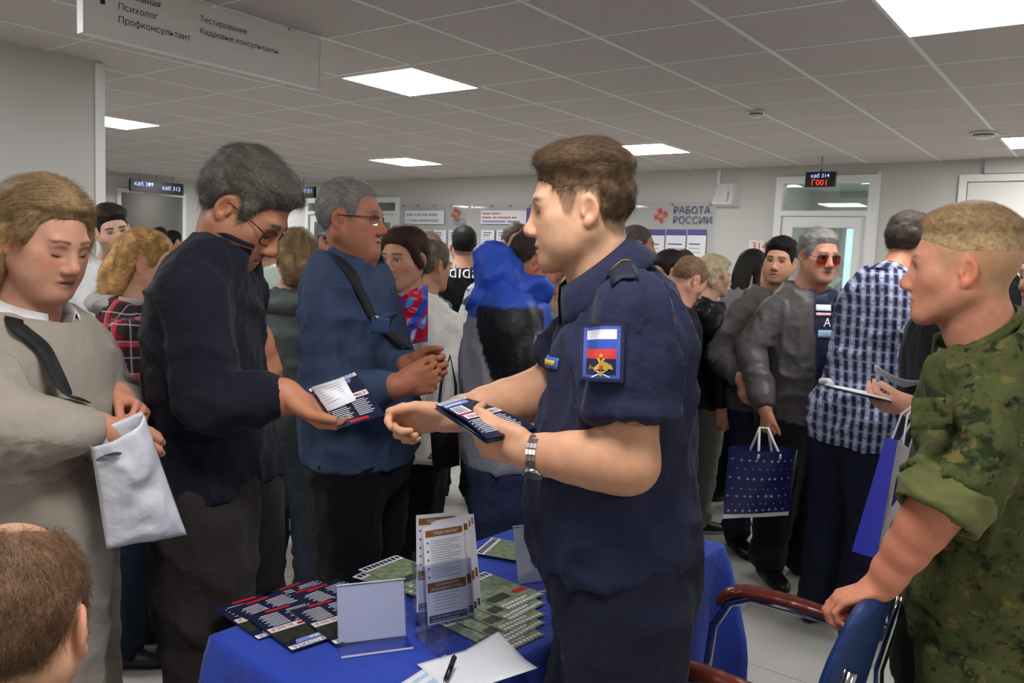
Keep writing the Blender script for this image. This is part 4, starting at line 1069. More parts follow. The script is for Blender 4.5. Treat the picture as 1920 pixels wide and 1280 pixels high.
def surf_ribbon(bvh, pts, width, off=.004, n=40, pull=0.0):
    pts = [A3(p) for p in pts]; cum = np.concatenate([[0], np.cumsum([np.linalg.norm(pts[i+1]-pts[i]) for i in range(len(pts)-1)])]); t = np.linspace(0, cum[-1], n)
    C = np.stack([np.interp(t, cum, [p[k] for p in pts]) for k in range(3)], 1); L, Nn = [], []
    for c in C:
        h = bvh.find_nearest(Vector(c)); L.append(A3(h[0])); Nn.append(A3(h[1]))
    L, Nn = np.array(L), np.array(Nn)
    for _ in range(14):
        Nn[1:-1] = (Nn[:-2]+Nn[1:-1]+Nn[2:])/3; L[1:-1] = (L[:-2]+L[1:-1]*2+L[2:])/4
    Nn /= np.linalg.norm(Nn, axis=1, keepdims=True); T = np.gradient(L, axis=0); T /= np.maximum(np.linalg.norm(T, axis=1, keepdims=True), 1e-9); S_ = np.cross(T, Nn)
    return np.stack([L+Nn*off-S_*width/2, L+Nn*(off+.001), L+Nn*off+S_*width/2], 0)
def grid_child(R, name, P, m, thick=.0015, parent=None, **tags):
    b = MB(); b.grid(np.asarray(P)-R['base'], m=m if callable(m) else 0); mats = tags.pop('mats', None) or (m if not callable(m) else None)
    o = b.build(name, mats, parent or R['body'], **tags)
    if thick: thicken(o, thick)
    return o
# ---- combing directions (head local)
def comb_fwd(P, N): return np.stack([.25*np.sign(P[:, 0]), np.where(P[:, 2] > .07, 1.0, .25), np.where(P[:, 2] > .07, .1, -.9)], 1)
def comb_down(P, N): return np.stack([.3*np.sign(P[:, 0])*(P[:, 2] > .08), -.25+0*P[:, 0], -1+0*P[:, 0]], 1)
def comb_side(P, N): return np.stack([.9*np.sign(P[:, 0]-.012), np.where(P[:, 2] > .03, -.55, -.2), np.where(P[:, 2] > .085, -.15, -1.0)], 1)
def comb_back(P, N): return np.stack([.2*np.sign(P[:, 0]), -1+0*P[:, 0], np.where(P[:, 2] > .05, .0, -.6)], 1)
def comb_up(P, N): return np.stack([0*P[:, 0], .35+0*P[:, 0], .8+0*P[:, 0]], 1)+N*1.2
# ------------------------------------------------------------------ special cloth materials
def plaid_mat(name, base, bands, rough=.85):
    """bands: list of (period, width, offset, colour, factor, horizontal?)"""
    m = bpy.data.materials.new(name); m.use_nodes = True; nt = m.node_tree; N = nt.nodes; L = nt.links; b = N['Principled BSDF']; b.inputs['Roughness'].default_value = rough; b.inputs['Specular IOR Level'].default_value = .2
    a = N.new('ShaderNodeAttribute'); a.attribute_name = 'puv'; sx = N.new('ShaderNodeSeparateXYZ'); L.new(a.outputs['Vector'], sx.inputs[0])
    cur = None
    for (per, wd, of, col, fac, hz) in bands:
        ad = N.new('ShaderNodeMath'); ad.operation = 'ADD'; ad.inputs[1].default_value = of+10*per; L.new(sx.outputs[1 if hz else 0], ad.inputs[0])
        fr = N.new('ShaderNodeMath'); fr.operation = 'PINGPONG'; fr.inputs[1].default_value = per/2; L.new(ad.outputs[0], fr.inputs[0])
        mr = N.new('ShaderNodeMapRange'); mr.interpolation_type = 'SMOOTHSTEP'; mr.inputs[1].default_value = wd/2+.0015; mr.inputs[2].default_value = wd/2-.0015; mr.inputs[3].default_value = 0; mr.inputs[4].default_value = fac; L.new(fr.outputs[0], mr.inputs[0])
        mx = N.new('ShaderNodeMix'); mx.data_type = 'RGBA'; L.new(mr.outputs[0], mx.inputs[0])
        if cur is None: mx.inputs[6].default_value = (*srgb(base), 1)
        else: L.new(cur, mx.inputs[6])
        mx.inputs[7].default_value = (*srgb(col), 1); cur = mx.outputs[2]
    L.new(cur, b.inputs['Base Color'])
    tc = N.new('ShaderNodeTexCoord'); n = N.new('ShaderNodeTexNoise'); n.inputs['Scale'].default_value = 40; L.new(tc.outputs['Object'], n.inputs[0]); bp = N.new('ShaderNodeBump'); bp.inputs['Strength'].default_value = .35; bp.inputs['Distance'].default_value = .015; L.new(n.outputs[0], bp.inputs['Height']); L.new(bp.outputs[0], b.inputs['Normal']); add_wrinkle(nt, tc.outputs['Object'], bp, .4, 7.0)
    return m
def camo_mat(name):
    m = bpy.data.materials.new(name); m.use_nodes = True; nt = m.node_tree; N = nt.nodes; L = nt.links; b = N['Principled BSDF']; b.inputs['Roughness'].default_value = .85; b.inputs['Specular IOR Level'].default_value = .2
    tc = N.new('ShaderNodeTexCoord'); sn = N.new('ShaderNodeVectorMath'); sn.operation = 'SNAP'; sn.inputs[1].default_value = (.0035,)*3; L.new(tc.outputs['Object'], sn.inputs[0])
    cur = None
    for k, (sc, lo, hi, c, off) in enumerate(((9, .44, .58, (70, 80, 44), 0), (13, .56, .62, (40, 50, 28), 7), (24, .60, .66, (112, 104, 58), 13), (45, .60, .66, (54, 58, 34), 21), (60, .64, .70, (120, 82, 44), 33), (30, .64, .68, (26, 33, 22), 45))):
        mp = N.new('ShaderNodeVectorMath'); mp.operation = 'ADD'; mp.inputs[1].default_value = (off, off*1.3, off*.7); L.new(sn.outputs[0], mp.inputs[0])
        n = N.new('ShaderNodeTexNoise'); n.inputs['Scale'].default_value = sc; n.inputs['Detail'].default_value = 3; n.inputs['Roughness'].default_value = .65; L.new(mp.outputs[0], n.inputs[0])
        mr = N.new('ShaderNodeMapRange'); mr.inputs[1].default_value = lo; mr.inputs[2].default_value = hi; L.new(n.outputs[0], mr.inputs[0])
        mx = N.new('ShaderNodeMix'); mx.data_type = 'RGBA'; L.new(mr.outputs[0], mx.inputs[0])
        if cur is None: mx.inputs[6].default_value = (*srgb((84, 88, 50)), 1)
        else: L.new(cur, mx.inputs[6])
        mx.inputs[7].default_value = (*srgb(c), 1); cur = mx.outputs[2]
    L.new(cur, b.inputs['Base Color'])
    n = N.new('ShaderNodeTexNoise'); n.inputs['Scale'].default_value = 40; L.new(tc.outputs['Object'], n.inputs[0]); bp = N.new('ShaderNodeBump'); bp.inputs['Strength'].default_value = .4; bp.inputs['Distance'].default_value = .015; L.new(n.outputs[0], bp.inputs['Height']); L.new(bp.outputs[0], b.inputs['Normal']); add_wrinkle(nt, tc.outputs['Object'], bp, .4, 7.0)
    return m
m_camo = camo_mat('pixel_camouflage')
m_plaidb = plaid_mat('blue_white_plaid', (52, 56, 96), [(.040, .012, 0, (178, 184, 204), .8, False), (.040, .007, .020, (28, 30, 50), .9, False), (.046, .010, 0, (170, 176, 198), .35, True), (.046, .012, .023, (28, 30, 52), .5, True), (.040, .002, .009, (200, 204, 214), .7, False), (.040, .002, -.009, (200, 204, 214), .7, False)])
m_plaidr = plaid_mat('red_black_plaid', (96, 20, 34), [(.11, .05, 0, (34, 30, 34), .75, False), (.11, .045, 0, (36, 32, 36), .75, True), (.11, .018, .055, (196, 52, 66), .8, False), (.11, .016, .055, (190, 60, 74), .7, True), (.055, .004, .01, (190, 184, 184), .6, True), (.055, .004, .01, (190, 184, 184), .5, False)])
m_strap = mat('black_webbing', (18, 18, 20), .7)
m_gold = mat('gold_thread', (196, 168, 62), .5)
m_navyp = mat('navy_patch', (26, 30, 66), .7); m_bluep = mat('blue_edging', (70, 92, 176), .6); m_wht = mat('white_stripe', (226, 228, 236), .7); m_blu = mat('flag_blue', (52, 80, 180), .7); m_red = mat('flag_red', (214, 58, 52), .7)
m_steel = mat('watch_steel', (200, 200, 200), .22, metal=1.0)
SHORT = dict(t=.017, ts=.006, lump=.006)
def hairs(col, **k): d = dict(SHORT); d.update(col=col); d.update(k); return d

# ================================================================== officer in navy uniform
OFF_WR_L = W(985, 848, 1.4715); OFF_WR_R = W(834, 782, 1.6554)
P_off = person(dict(hx=1090, hy=397, Y=1.600, phi=90, hh=90, hp=7, res='near', hs=.95, neckw=1.08, bvh=True, stature=1.67,
    label='young man in navy short-sleeved uniform shirt handing out leaflets at the table',
    head=dict(skin=(210, 162, 130), fat=.30, beard=.16, beardc=(150, 112, 88), brow=(92, 68, 50), scalp=(112, 86, 64, .78), hairline=0, red=.25, jaw=.97, lid=.35),
    hair=dict(col=(94, 73, 54), t=.024, ts=.0025, ramp=.05, front=.006, lump=.010, zl=lambda x, y, z, zl: np.maximum(zl, .012-.9*np.minimum(y, 0)*0+np.where(y < -.03, -.055, .030)), n=12350, comb=comb_fwd, L=.028, wd=0.00055, lift=0.0028, jit=.3),
    torso=[(1165, 1085, 1.6186, 0.1582, 0.1380), (1156, 1010, 1.6186, 0.1637, 0.1453), (1147, 940, 1.6186, 0.1655, 0.1471), (1150, 850, 1.6186, 0.1609, 0.1380), (1162, 740, 1.6094, 0.1674, 0.1214), (1172, 640, 1.6094, 0.1637, 0.1122), (1166, 582, 1.6094, 0.1196, 0.0810), (1138, 535, 1.6094, 0.0644, 0.0607)],
    J=dict(shL=W(1186, 596, 1.4485), shR=W(1150, 610, 1.7750), hipL=W(1172, 1130, 1.5359), hipR=W(1160, 1130, 1.651), knL=W(1165, 1420, 1.5267), knR=W(1090, 1420, 1.651), anL=np.array((*W(1165, 1420, 1.5359)[:2]+np.array((.03, 0)), .085)), anR=np.array((*W(1090, 1420, 1.660)[:2]+np.array((.03, 0)), .085))),
    arms=dict(L=dict(el=W(1180, 868, 1.4071), wr=OFF_WR_L, f=(-.93, .28, .22), p=(.15, .85, .35), curls=[(38, 40, 20), (42, 44, 22), (48, 46, 24), (52, 48, 24)], thumb=(8, 0, .3), tone=(.93, .85, .80), fr=1.12, hsz=1.02),
              R=dict(el=W(1003, 742, 1.7934), wr=OFF_WR_R, f=(-.97, -.12, -.06), p=(.1, -.85, -.5), curls=[(36, 46, 24), (62, 76, 45), (72, 80, 45), (78, 82, 45)], thumb=(20, 16, .25), tone=(.95, .87, .83), fr=1.1, hsz=1.02)),
    top=dict(name='uniform_shirt', col=(38, 41, 66), off=.014, hem=-.60, sleeve='short', sl=.70, so=1.2, fold=.022, ff=10, collar=dict(h=.05, gap=46, flare=.05, fall=1.1, lift=.022, tight=.7), neckgap=.014, neckdrop=.03),
    bottom=dict(col=(27, 29, 48), off=.022, fold=.016), noshoes=False))
R = P_off
# sleeve patch: flag over winged emblem
pw, ph = .076, .099; Dn = nrm(ray(1127, 660)); pc = W(1127, 660, 1.36); PX = np.array((.998, 0, .03)); PY = np.array((-.03, 0, 1.0))
nx, ny = 12, 18
def patch_m(j, i):
    if i in (0, nx-1) or j in (0, ny-1): return 0
    if i in (1, nx-2) or j in (1, ny-2): return 1
    return 2 if j < 5 else 3 if j < 8 else 4 if j < 11 else 0
patch = grid_child(R, 'sleeve_patch', ray_decal(R['bvh'], pc, PX, PY, Dn, pw, ph, nx, ny, .010), patch_m, 0, mats=[m_navyp, m_bluep, m_wht, m_blu, m_red])
def on_surf(bvh, pts2, P0, X, Y, D, off):
    o = []
    for a, b_ in pts2:
        p = A3(P0)+nrm(X)*a+nrm(Y)*b_; h = bvh.ray_cast(Vector(p-nrm(D)*.25), Vector(nrm(D)), 1.2); o.append(A3(h[0])-nrm(D)*off if h[0] is not None else p)
    return o
eb = MB()
for s in (-1, 1):
    for poly in ([(0, .012), (s*.008, .013), (s*.022, .006), (s*.026, -.004), (s*.016, -.002), (s*.012, -.008), (s*.006, -.004), (0, -.004)], [(0, .012), (s*.003, .020), (s*.009, .019), (s*.006, .015), (s*.004, .010)], [(0, -.004), (s*.006, -.014), (s*.002, -.018), (0, -.018)]):
        q = on_surf(R['bvh'], [(a*.8, b_*.8-.026) for a, b_ in poly], pc, PX, PY, Dn, .0114); eb.poly([p-R['base'] for p in (q if s > 0 else q[::-1])], 0)
    q = on_surf(R['bvh'], [(s*.014, -.0425), (s*.0155, -.041), (-s*.006, -.031), (-s*.0075, -.0325)], pc, PX, PY, Dn, .0110); eb.poly([p-R['base'] for p in q], 1)
q = on_surf(R['bvh'], [(-.003, -.022), (.003, -.022), (.003, -.028), (0, -.031), (-.003, -.028)], pc, PX, PY, Dn, .0120); eb.poly([p-R['base'] for p in q], 2)
q = on_surf(R['bvh'], [(-.0025, -.0085), (.0025, -.0085), (.003, -.005), (0, -.002), (-.003, -.005)], pc, PX, PY, Dn, .0114); eb.poly([p-R['base'] for p in q], 0)
eb.build('eagle_emblem', [m_gold, m_wht, m_red], patch)
# shoulder board with gold thread, name tab
sc_ = W(1165, 530, 1.44)+np.array((0, 0, .1)); sbP = ray_decal(R['bvh'], sc_, (0, -1, 0), (-1, 0, 0), (0, 0, -1), .095, .045, 8, 5, .006); sb_ = grid_child(R, 'shoulder_board', sbP, mat('board_cloth', (20, 22, 40), .7), .004)
g = ray_decal(R['bvh'], sc_+np.array((0, .028, 0)), (0, -1, 0), (-1, 0, 0), (0, 0, -1), .02, .034, 4, 4, .0115); grid_child(R, 'gold_insignia', g, m_gold, .001, parent=sb_)
pc2 = W(1016, 677, 1.56); P = ray_decal(R['bvh'], pc2-np.array((.1, 0, 0)), (0, -1, 0), (0, 0, 1), (1, .0, 0), .07, .022, 8, 3, .004)
tb = grid_child(R, 'name_tab', P, m_bluep, .0015); P = ray_decal(R['bvh'], pc2-np.array((.1, 0, 0)), (0, -1, 0), (0, 0, 1), (1, 0, 0), .055, .010, 6, 2, .0065); grid_child(R, 'gold_lettering', P, m_gold, .0006, parent=tb)
# wrist watch
ax = nrm(P_off['J']['wrL']-P_off['J']['elL']); wc = P_off['J']['wrL']-ax*.022; s1 = nrm(np.cross(ax, (0, 0, 1.0))); s2 = np.cross(s1, ax)
wb = MB(); nl = 20
for k in range(nl):
    t = 2*math.pi*k/nl; rad = s1*math.cos(t)*.0385+s2*math.sin(t)*.0345; tg = nrm(-s1*math.sin(t)*.0385+s2*math.cos(t)*.0345); nn = nrm(rad); c = wc+rad
    for o3, w3 in ((-.0065, .0052), (0, .0062), (.0065, .0052)):
        T = Matrix(((ax[0], tg[0], nn[0], (c+ax*o3-R['base'])[0]), (ax[1], tg[1], nn[1], (c+ax*o3-R['base'])[1]), (ax[2], tg[2], nn[2], (c+ax*o3-R['base'])[2]), (0, 0, 0, 1)))
        wb.box((-w3/2, -.0044, -.001), (w3/2, .0044, .0022), 0, T)
watch = wb.build('wrist_watch', m_steel, R['body'], label='steel bracelet watch')
fn_ = nrm(s1*(.55 if s1[1] < 0 else -.55)-s2*.8); fc = wc+fn_*.037; b = MB()
b.tube([fc-fn_*.003-R['base'], fc+fn_*.006-R['base']], .0185, 24); b.build('watch_case', m_steel, watch)
b = MB(); b.tube([fc+fn_*.0055-R['base'], fc+fn_*.0068-R['base']], .0155, 24); b.build('watch_dial', mat('dark_dial', (40, 42, 50), .2), watch)

# ================================================================== soldier in camouflage
P_sol = person(dict(hx=1805, hy=508, Y=1.75, phi=60, hh=62, hp=2, res='near', hs=1.0, stature=1.74, bvh=True, neckw=1.05, wide=1.05,
    label='blond soldier in green camouflage resting a hand on the blue chair',
    head=dict(skin=(216, 148, 118), red=.5, brow=(150, 112, 80), scalp=(188, 148, 108, .75), fat=.15, lid=.3, jaw=1.0, beard=.1, beardc=(160, 110, 80)),
    hair=dict(col=(182, 151, 112), t=.020, ts=.003, ramp=.055, lump=.004, front=.004, zl=lambda x, y, z, zl: np.maximum(zl, .040+.40*np.maximum(y-.02, 0)), n=10450, comb=comb_up, L=.014, wd=0.00055, lift=0.0021, jit=.3, region=lambda V: V[:, 2] > .075),
    torso=[(1848, 1170, 1.80, .182, .140), (1850, 1080, 1.79, .182, .145), (1852, 980, 1.79, .175, .135), (1860, 880, 1.78, .178, .132), (1868, 790, 1.77, .186, .126), (1868, 712, 1.76, .182, .112), (1858, 664, 1.76, .125, .088), (1842, 628, 1.76, .070, .066)],
    arms=dict(L=dict(el=W(1772, 930, 1.56), wr=W(1648, 1100, 1.66), f=(-.80, .25, -.42), p=(-.35, .1, -.92), curls=[(30, 55, 35)]*4, thumb=(35, 20, .7), tone=(1.02, .88, .85), fr=1.05), R=dict(pole=(1, -1, 0))),
    top=dict(name='camouflage_jacket', col=(80, 84, 48), mat=m_camo, off=.021, sleeve='short', sl=.93, so=1.0, fold=.02, ff=10, collar=dict(h=.04, gap=40, flare=.012, fall=.35), neckgap=.012, neckdrop=.02),
    bottom=dict(col=(50, 52, 34), mat=m_camo, off=.028, fold=.018), shoe=(20, 18, 16)))
R = P_sol; el, sh = R['J']['elL'], R['J']['shL']; ax = nrm(el-sh); e0 = sh*.14+el*.86; e1 = e0+ax*.075
F = Field(*bounds([cone(e0, e1, .105, .105)]), .006); F.add(etube([(e0-ax*.01, .080, .086), (e0+ax*.03, .084, .091), (e1, .081, .088)], R['fw'], flat0=True, flat1=True), 0); F.add(etube([(e1-ax*.05, .066, .072), (e1+ax*.03, .068, .074)], R['fw'], flat0=True), .006, 's')
V, Q = F.mesh(); V = folds(V, Q, .012, 12, 3, (1, 1, 1)); R['PO']('rolled_cuff', V, Q, mat('khaki_lining', (104, 108, 60), .85, var=.15, vscale=30, bump=.3, bscale=40), label='plain khaki rolled-up cuff')
pk = ray_decal(R['bvh'], W(1752, 775, 1.5), (1, 0, .05), (-.05, 0, 1), (.25, 1, 0), .085, .06, 8, 5, .004); grid_child(R, 'pocket_flap', pk, m_camo, .004)

# ================================================================== woman in beige with white bag
def bob_col(V, C): return C*(.8+.7*sstep(vnoise(V*np.array((55, 20, 12)), 31), .35, .75)*sstep(-V[:, 2], -.08, .06))[:, None]
bobx = [etube([((s*.056, -.040, .055), .028, .034), ((s*.072, -.052, .0), .028, .034), ((s*.082, -.056, -.06), .032, .042), ((s*.086, -.072, -.118), .040, .048), ((s*.086, -.095, -.150), .030, .034)], (1, 0, 0), res=8) for s in (-1, 1)]
bobx += [etube([((0, -.085, .03), .06, .03), ((0, -.092, -.05), .075, .034), ((0, -.115, -.135), .085, .044)], (1, 0, 0), res=6), cone((-.045, .045, .085), (-.070, .040, .02), .017, .013), cone((-.068, .035, .02), (-.076, .015, -.07), .016, .014)]
WB_WR_R = W(196, 806, 1.65); WB_WR_L = W(222, 742, 1.84)
P_wom = person(dict(hx=82, hy=452, Y=1.75, phi=-98, hh=-112, hp=18, res='near', hs=.93, stature=1.66, bvh=True,
    label='woman in beige sweatshirt with shoulder-length blonde hair reaching into a white bag',
    head=dict(skin=(206, 152, 126), red=.45, brow=(112, 80, 58), lid=.95, fat=.55, male=0, lips=(166, 100, 92), nose=1.02, jaw=.95),
    hair=dict(col=(160, 130, 92), t=.026, ts=.020, front=.0, rec=.35, lump=.008, extra=bobx, k=.03, hres=1.3, colfn=bob_col, carve=[ell((-.004, .112, -.035), (.050, .050, .085))], n=13300, comb=comb_side, L=.05, wd=0.00072, lift=0.0035, jit=.16),
    torso=[(72, 862, 1.78, .176, 0.1260), (71, 832, 1.78, .176, 0.1260), (68, 790, 1.77, .172, 0.1260), (64, 722, 1.77, .172, 0.1260), (58, 680, 1.77, .172, 0.1109), (48, 640, 1.77, .158, 0.0882), (46, 612, 1.77, .110, 0.0655), (50, 586, 1.77, .062, 0.0504)],
    pelvis=[(92, 985, 1.78, .180, .145), (86, 905, 1.78, .176, .145), (80, 842, 1.78, .165, .140)],
    J=dict(hipL=W(95, 960, 1.87), hipR=W(80, 960, 1.69), knL=W(140, 1300, 1.87), knR=W(100, 1320, 1.69), anL=np.array((*W(140, 1300, 1.87)[:2], .085)), anR=np.array((*W(100, 1320, 1.69)[:2], .085))),
    arms=dict(R=dict(el=W(2, 800, 1.52), wr=WB_WR_R, f=(.90, .22, -.42), p=(.1, .75, -.6), curls=[(30, 40, 25)]*4, thumb=(20, 10, .6)),
              L=dict(wr=WB_WR_L, pole=(-1, -.6, -.6), f=(.85, -.35, -.30), p=(-.2, -.55, -.75), curls=[(62, 70, 40)]*4, thumb=(25, 20, .9), tone=(1.05, .88, .84))),
    top=dict(name='sweatshirt', col=(160, 150, 138), off=.021, fold=.018, ff=10, so=1.15, cuff=.25, hem=0, neckgap=.018, neckdrop=.05, collar=dict(h=.05, col=(226, 222, 222), gap=60, flare=.075, fall=1.5)),
    bottom=dict(col=(146, 136, 124), off=.03, flare=.035, fold=.016), shoe=(210, 205, 200)))
R = P_wom
sr = surf_ribbon(R['bvh'], [W(62, 520, 1.62), W(85, 560, 1.60), W(120, 610, 1.60), W(155, 655, 1.60), W(188, 700, 1.64)], .034, .006, 46); grid_child(R, 'bag_strap', sr, m_strap, .002)

# ================================================================== man in navy jacket
P_nav = person(dict(hx=455, hy=396, Y=2.0, phi=-95, hh=-93, hp=38, res='near', hs=1.05, stature=1.82, bvh=True,
    label='tall man in dark navy jacket and glasses bending over to take a leaflet',
    head=dict(skin=(176, 122, 92), red=.35, brow=(70, 60, 52), beard=.25, beardc=(120, 96, 80), lid=.8, nose=1.12, jaw=.97),
    hair=dict(col=(96, 90, 82), t=.024, ts=.012, front=.004, lump=.012, n=12350, comb=comb_fwd, L=.035, wd=0.00061, lift=0.0042, jit=.3),
    torso=[(410, 905, 2.02, .180, 0.0896), (406, 850, 2.02, .180, 0.0944), (399, 770, 2.02, .180, 0.0992), (390, 690, 2.01, .184, 0.0992), (387, 605, 2.0, .188, 0.0944), (398, 530, 2.0, .180, 0.0816), (418, 484, 2.0, .122, 0.0680), (438, 450, 2.0, .070, 0.0544)],
    J=dict(shR=W(362, 552, 1.84)),
    arms=dict(R=dict(el=W(392, 758, 1.80), wr=W(545, 744, 1.79), f=(.86, .02, -.48), p=(.3, -.30, .85), curls=[(30, 30, 15), (34, 34, 18), (38, 36, 20), (42, 38, 20)], thumb=(20, 10, .55), tone=(1.08, .98, .95), hsz=1.08),
              L=dict(el=W(425, 700, 2.26), wr=W(492, 640, 2.12), f=(.28, -.1, -1), p=(-.6, .4, -.1), curls=[(25, 35, 20)]*4, tone=(.95, .85, .8))),
    top=dict(name='jacket', col=(22, 24, 35), off=.017, fold=.015, ff=10, cuff=.3, collar=dict(h=.05, gap=70, flare=.006, fall=.2, tight=.5, lift=-.012), neckgap=.016),
    bottom=dict(col=(44, 39, 37), off=.022, fold=.018), shoe=(24, 22, 20)))
glasses(P_nav, drop=.004)

# ================================================================== man in denim shirt
P_den = person(dict(hx=657, hy=413, Y=2.6, phi=-104, hh=-100, hp=1, res='near', hs=.99, stature=1.76, bvh=True, neckw=.98,
    label='heavy grey-haired man in blue denim shirt and glasses holding a scrap of paper',
    head=dict(skin=(170, 112, 86), red=.5, brow=(96, 84, 76), fat=.8, nose=1.12, scalp=(120, 104, 94, .4), jaw=1.05, lid=.35),
    hair=dict(col=(120, 115, 110), t=.010, ts=.0055, rec=.45, lump=.004, n=5700, comb=comb_fwd, L=.014, wd=0.00061, lift=0.0014),
    torso=[(674, 858, 2.62, .180, 0.1519), (676, 800, 2.62, .188, 0.1686), (676, 730, 2.62, .190, 0.1646), (668, 660, 2.62, .190, 0.1490), (660, 592, 2.62, .190, 0.1323), (653, 538, 2.62, .178, 0.1098), (658, 508, 2.62, .122, 0.0833), (667, 484, 2.61, .072, 0.0686)],
    arms=dict(R=dict(el=W(606, 738, 2.38), wr=W(752, 722, 2.31), f=(.90, .35, .20), p=(-.1, .85, .1), curls=[(50, 55, 30)]*4, thumb=(20, 10, .5), hsz=1.1), L=dict(wr=W(772, 684, 2.48), pole=(-1, -.8, -.5), f=(.9, -.2, .05), p=(-.2, -.9, -.1), curls=[(55, 60, 30)]*4, hsz=1.1)),
    top=dict(name='denim_shirt', col=(58, 71, 97), mat=m_denim, off=.015, fold=.015, ff=10, vneck=0, collar=dict(h=.045, gap=100, flare=.03, fall=1.2), neckgap=.012),
    bottom=dict(col=(16, 16, 19), off=.02), shoe=(20, 20, 20)))
glasses(P_den, half=True, hx=.027, hz=.014)
R = P_den
sr = surf_ribbon(R['bvh'], [W(632, 470, 2.5), W(660, 500, 2.42), W(690, 535, 2.42), W(725, 580, 2.42), W(755, 620, 2.45), W(772, 660, 2.55)], .032, .006, 40); grid_child(R, 'bag_strap', sr, m_strap, .002)
pk = ray_decal(R['bvh'], W(697, 610, 2.3), (.9, .3, 0), (0, 0, 1), (.15, 1, 0), .10, .045, 8, 4, .004); pf = grid_child(R, 'pocket_flap', pk, mat('denim_flap', (46, 66, 102), .85, bump=.3, bscale=90), .004)
P = ray_decal(R['bvh'], W(706, 595, 2.3), (1, 0, 0), (0, 0, 1), (.15, 1, 0), .011, .011, 2, 2, .009); grid_child(R, 'snap_button', P, m_steel, .001, parent=pf)

# ================================================================== man in windbreaker
def wind_col(V, part, C, J, st):
    blue, blk, gr = [np.array(srgb(c)) for c in ((48, 82, 186), (26, 27, 30), (142, 140, 148))]
    C = np.tile(gr, (len(V), 1)); zb = st[4][0][2]+.02; C[(part == 0) & (V[:, 2] > zb-.12*(V[:, 0]-st[4][0][0]))] = blue
    for sd in 'LR':
        sh, el, wr = J['sh'+sd], J['el'+sd], J['wr'+sd]
        def axd(p, q): ax = nrm(q-p); t = np.clip((V-p)@ax, 0, np.linalg.norm(q-p)); return np.linalg.norm(V-(p+t[:, None]*ax), axis=1), t
        d1, t1 = axd(sh, el); d2, t2 = axd(el, wr); near = (V[:, 1] < st[3][0][1]-.06) if sd == 'R' else (V[:, 1] > st[3][0][1]+.06)
        C[(part > 0) & (V[:, 2] >= sh[2]+.03) & (d1 < .15)] = blue; m = (np.minimum(d1, d2) < .125) & near & (V[:, 2] < sh[2]+.03); C[m & (d1 <= d2)] = blk; C[m & (d2 < d1)] = blk; C[m & (d2 < d1) & (t2 > .07)] = gr
    return C
P_win = person(dict(hx=1003, hy=498, Y=2.75, phi=-90, hh=-86, hp=34, lean=25, res='mid', hs=1.0, stature=1.78, bvh=True,
    label='man in hooded blue black and grey windbreaker bowing his head',
    head=dict(skin=(182, 122, 94), red=.4, brow=(50, 40, 34), scalp=(70, 56, 48, .6), lid=.8, beard=.2),
    hair=hairs((52, 44, 38), t=.014, ts=.003, n=2850, comb=comb_fwd, L=.015),
    torso=[(942, 862, 2.78, .180, 0.1049), (942, 800, 2.78, .182, 0.1118), (942, 740, 2.78, .182, 0.1170), (944, 672, 2.78, .186, 0.1187), (952, 612, 2.78, .190, 0.1101), (962, 568, 2.77, .180, 0.0929), (974, 548, 2.77, .122, 0.0731), (986, 532, 2.76, .070, 0.0585)],
    arms=dict(R=dict(el=W(992, 690, 2.56), wr=W(1078, 650, 2.5)), L=dict(wr=W(1070, 640, 2.85))),
    top=dict(name='windbreaker', col=(142, 140, 148), mat=m_nylon, off=.024, fold=.016, ff=10, fn=wind_col, collar=dict(h=.05, gap=60, flare=.01, fall=.3, col=(40, 40, 46))),
    bottom=dict(col=(42, 50, 76), mat=m_denim, off=.02)))
R = P_win; hc_ = W(944, 522, 2.76)
F = Field(hc_-.22, hc_+.22, .008); M = rotm(-90, -20)
F.add(ell(hc_+np.array((.0, 0, .0)), (.125, .105, .085), rotm(-90, 30).T), 0); F.add(ell(hc_+np.array((.07, 0, -.02)), (.105, .10, .065)), .05); F.add(cone(hc_+np.array((-.04, 0, .07)), hc_+np.array((.07, 0, .02)), .05, .05), .05); F.add(ell(hc_+np.array((-.06, 0, -.075)), (.05, .11, .04)), .04)
F.add(ell(R['nb']+np.array((.03, 0, .09)), (.085, .078, .10)), .015, 's'); V, Q = F.mesh(); V = folds(V, Q, .028, 7, 5, (1, 1, 1)); R['PO']('hood', V, Q, m_nylon, srgb((48, 84, 190)))
# ================================================================== the crowd
def pers(label, hx, hy, Y, phi, hh=None, hp=4, hr=0, skin=(206, 156, 128), hair=None, top=None, bottom=None, res='far', **k):
    d = dict(label=label, hx=hx, hy=hy, Y=Y, phi=phi, hh=phi if hh is None else hh, hp=hp, hr=hr, hair=hair, top=top, res=res)
    hd = dict(skin=skin); hd.update(k.pop('head', {})); d['head'] = hd
    if bottom: d['bottom'] = bottom
    d.update(k); return person(d)
def tail(pts, r0, r1): # pony tail etc
    return [etube([(p, r0+(r1-r0)*i/(len(pts)-1), r0+(r1-r0)*i/(len(pts)-1)) for i, p in enumerate(pts)], (1, 0, 0), res=10)]
longhair = [etube([((0, -.085, .03), .07, .03), ((0, -.10, -.06), .082, .035), ((0, -.105, -.19), .075, .030)], (1, 0, 0), res=7)]+[cone((s*.066, -.02, .02), (s*.075, -.03, -.15), .025, .025) for s in (-1, 1)]
streak = lambda V, C: C*(.75+.65*sstep(vnoise(V*np.array((70, 70, 16)), 17), .4, .7))[:, None]
T = lambda col, **k: dict(dict(col=col, name='jacket', off=.018), **k)
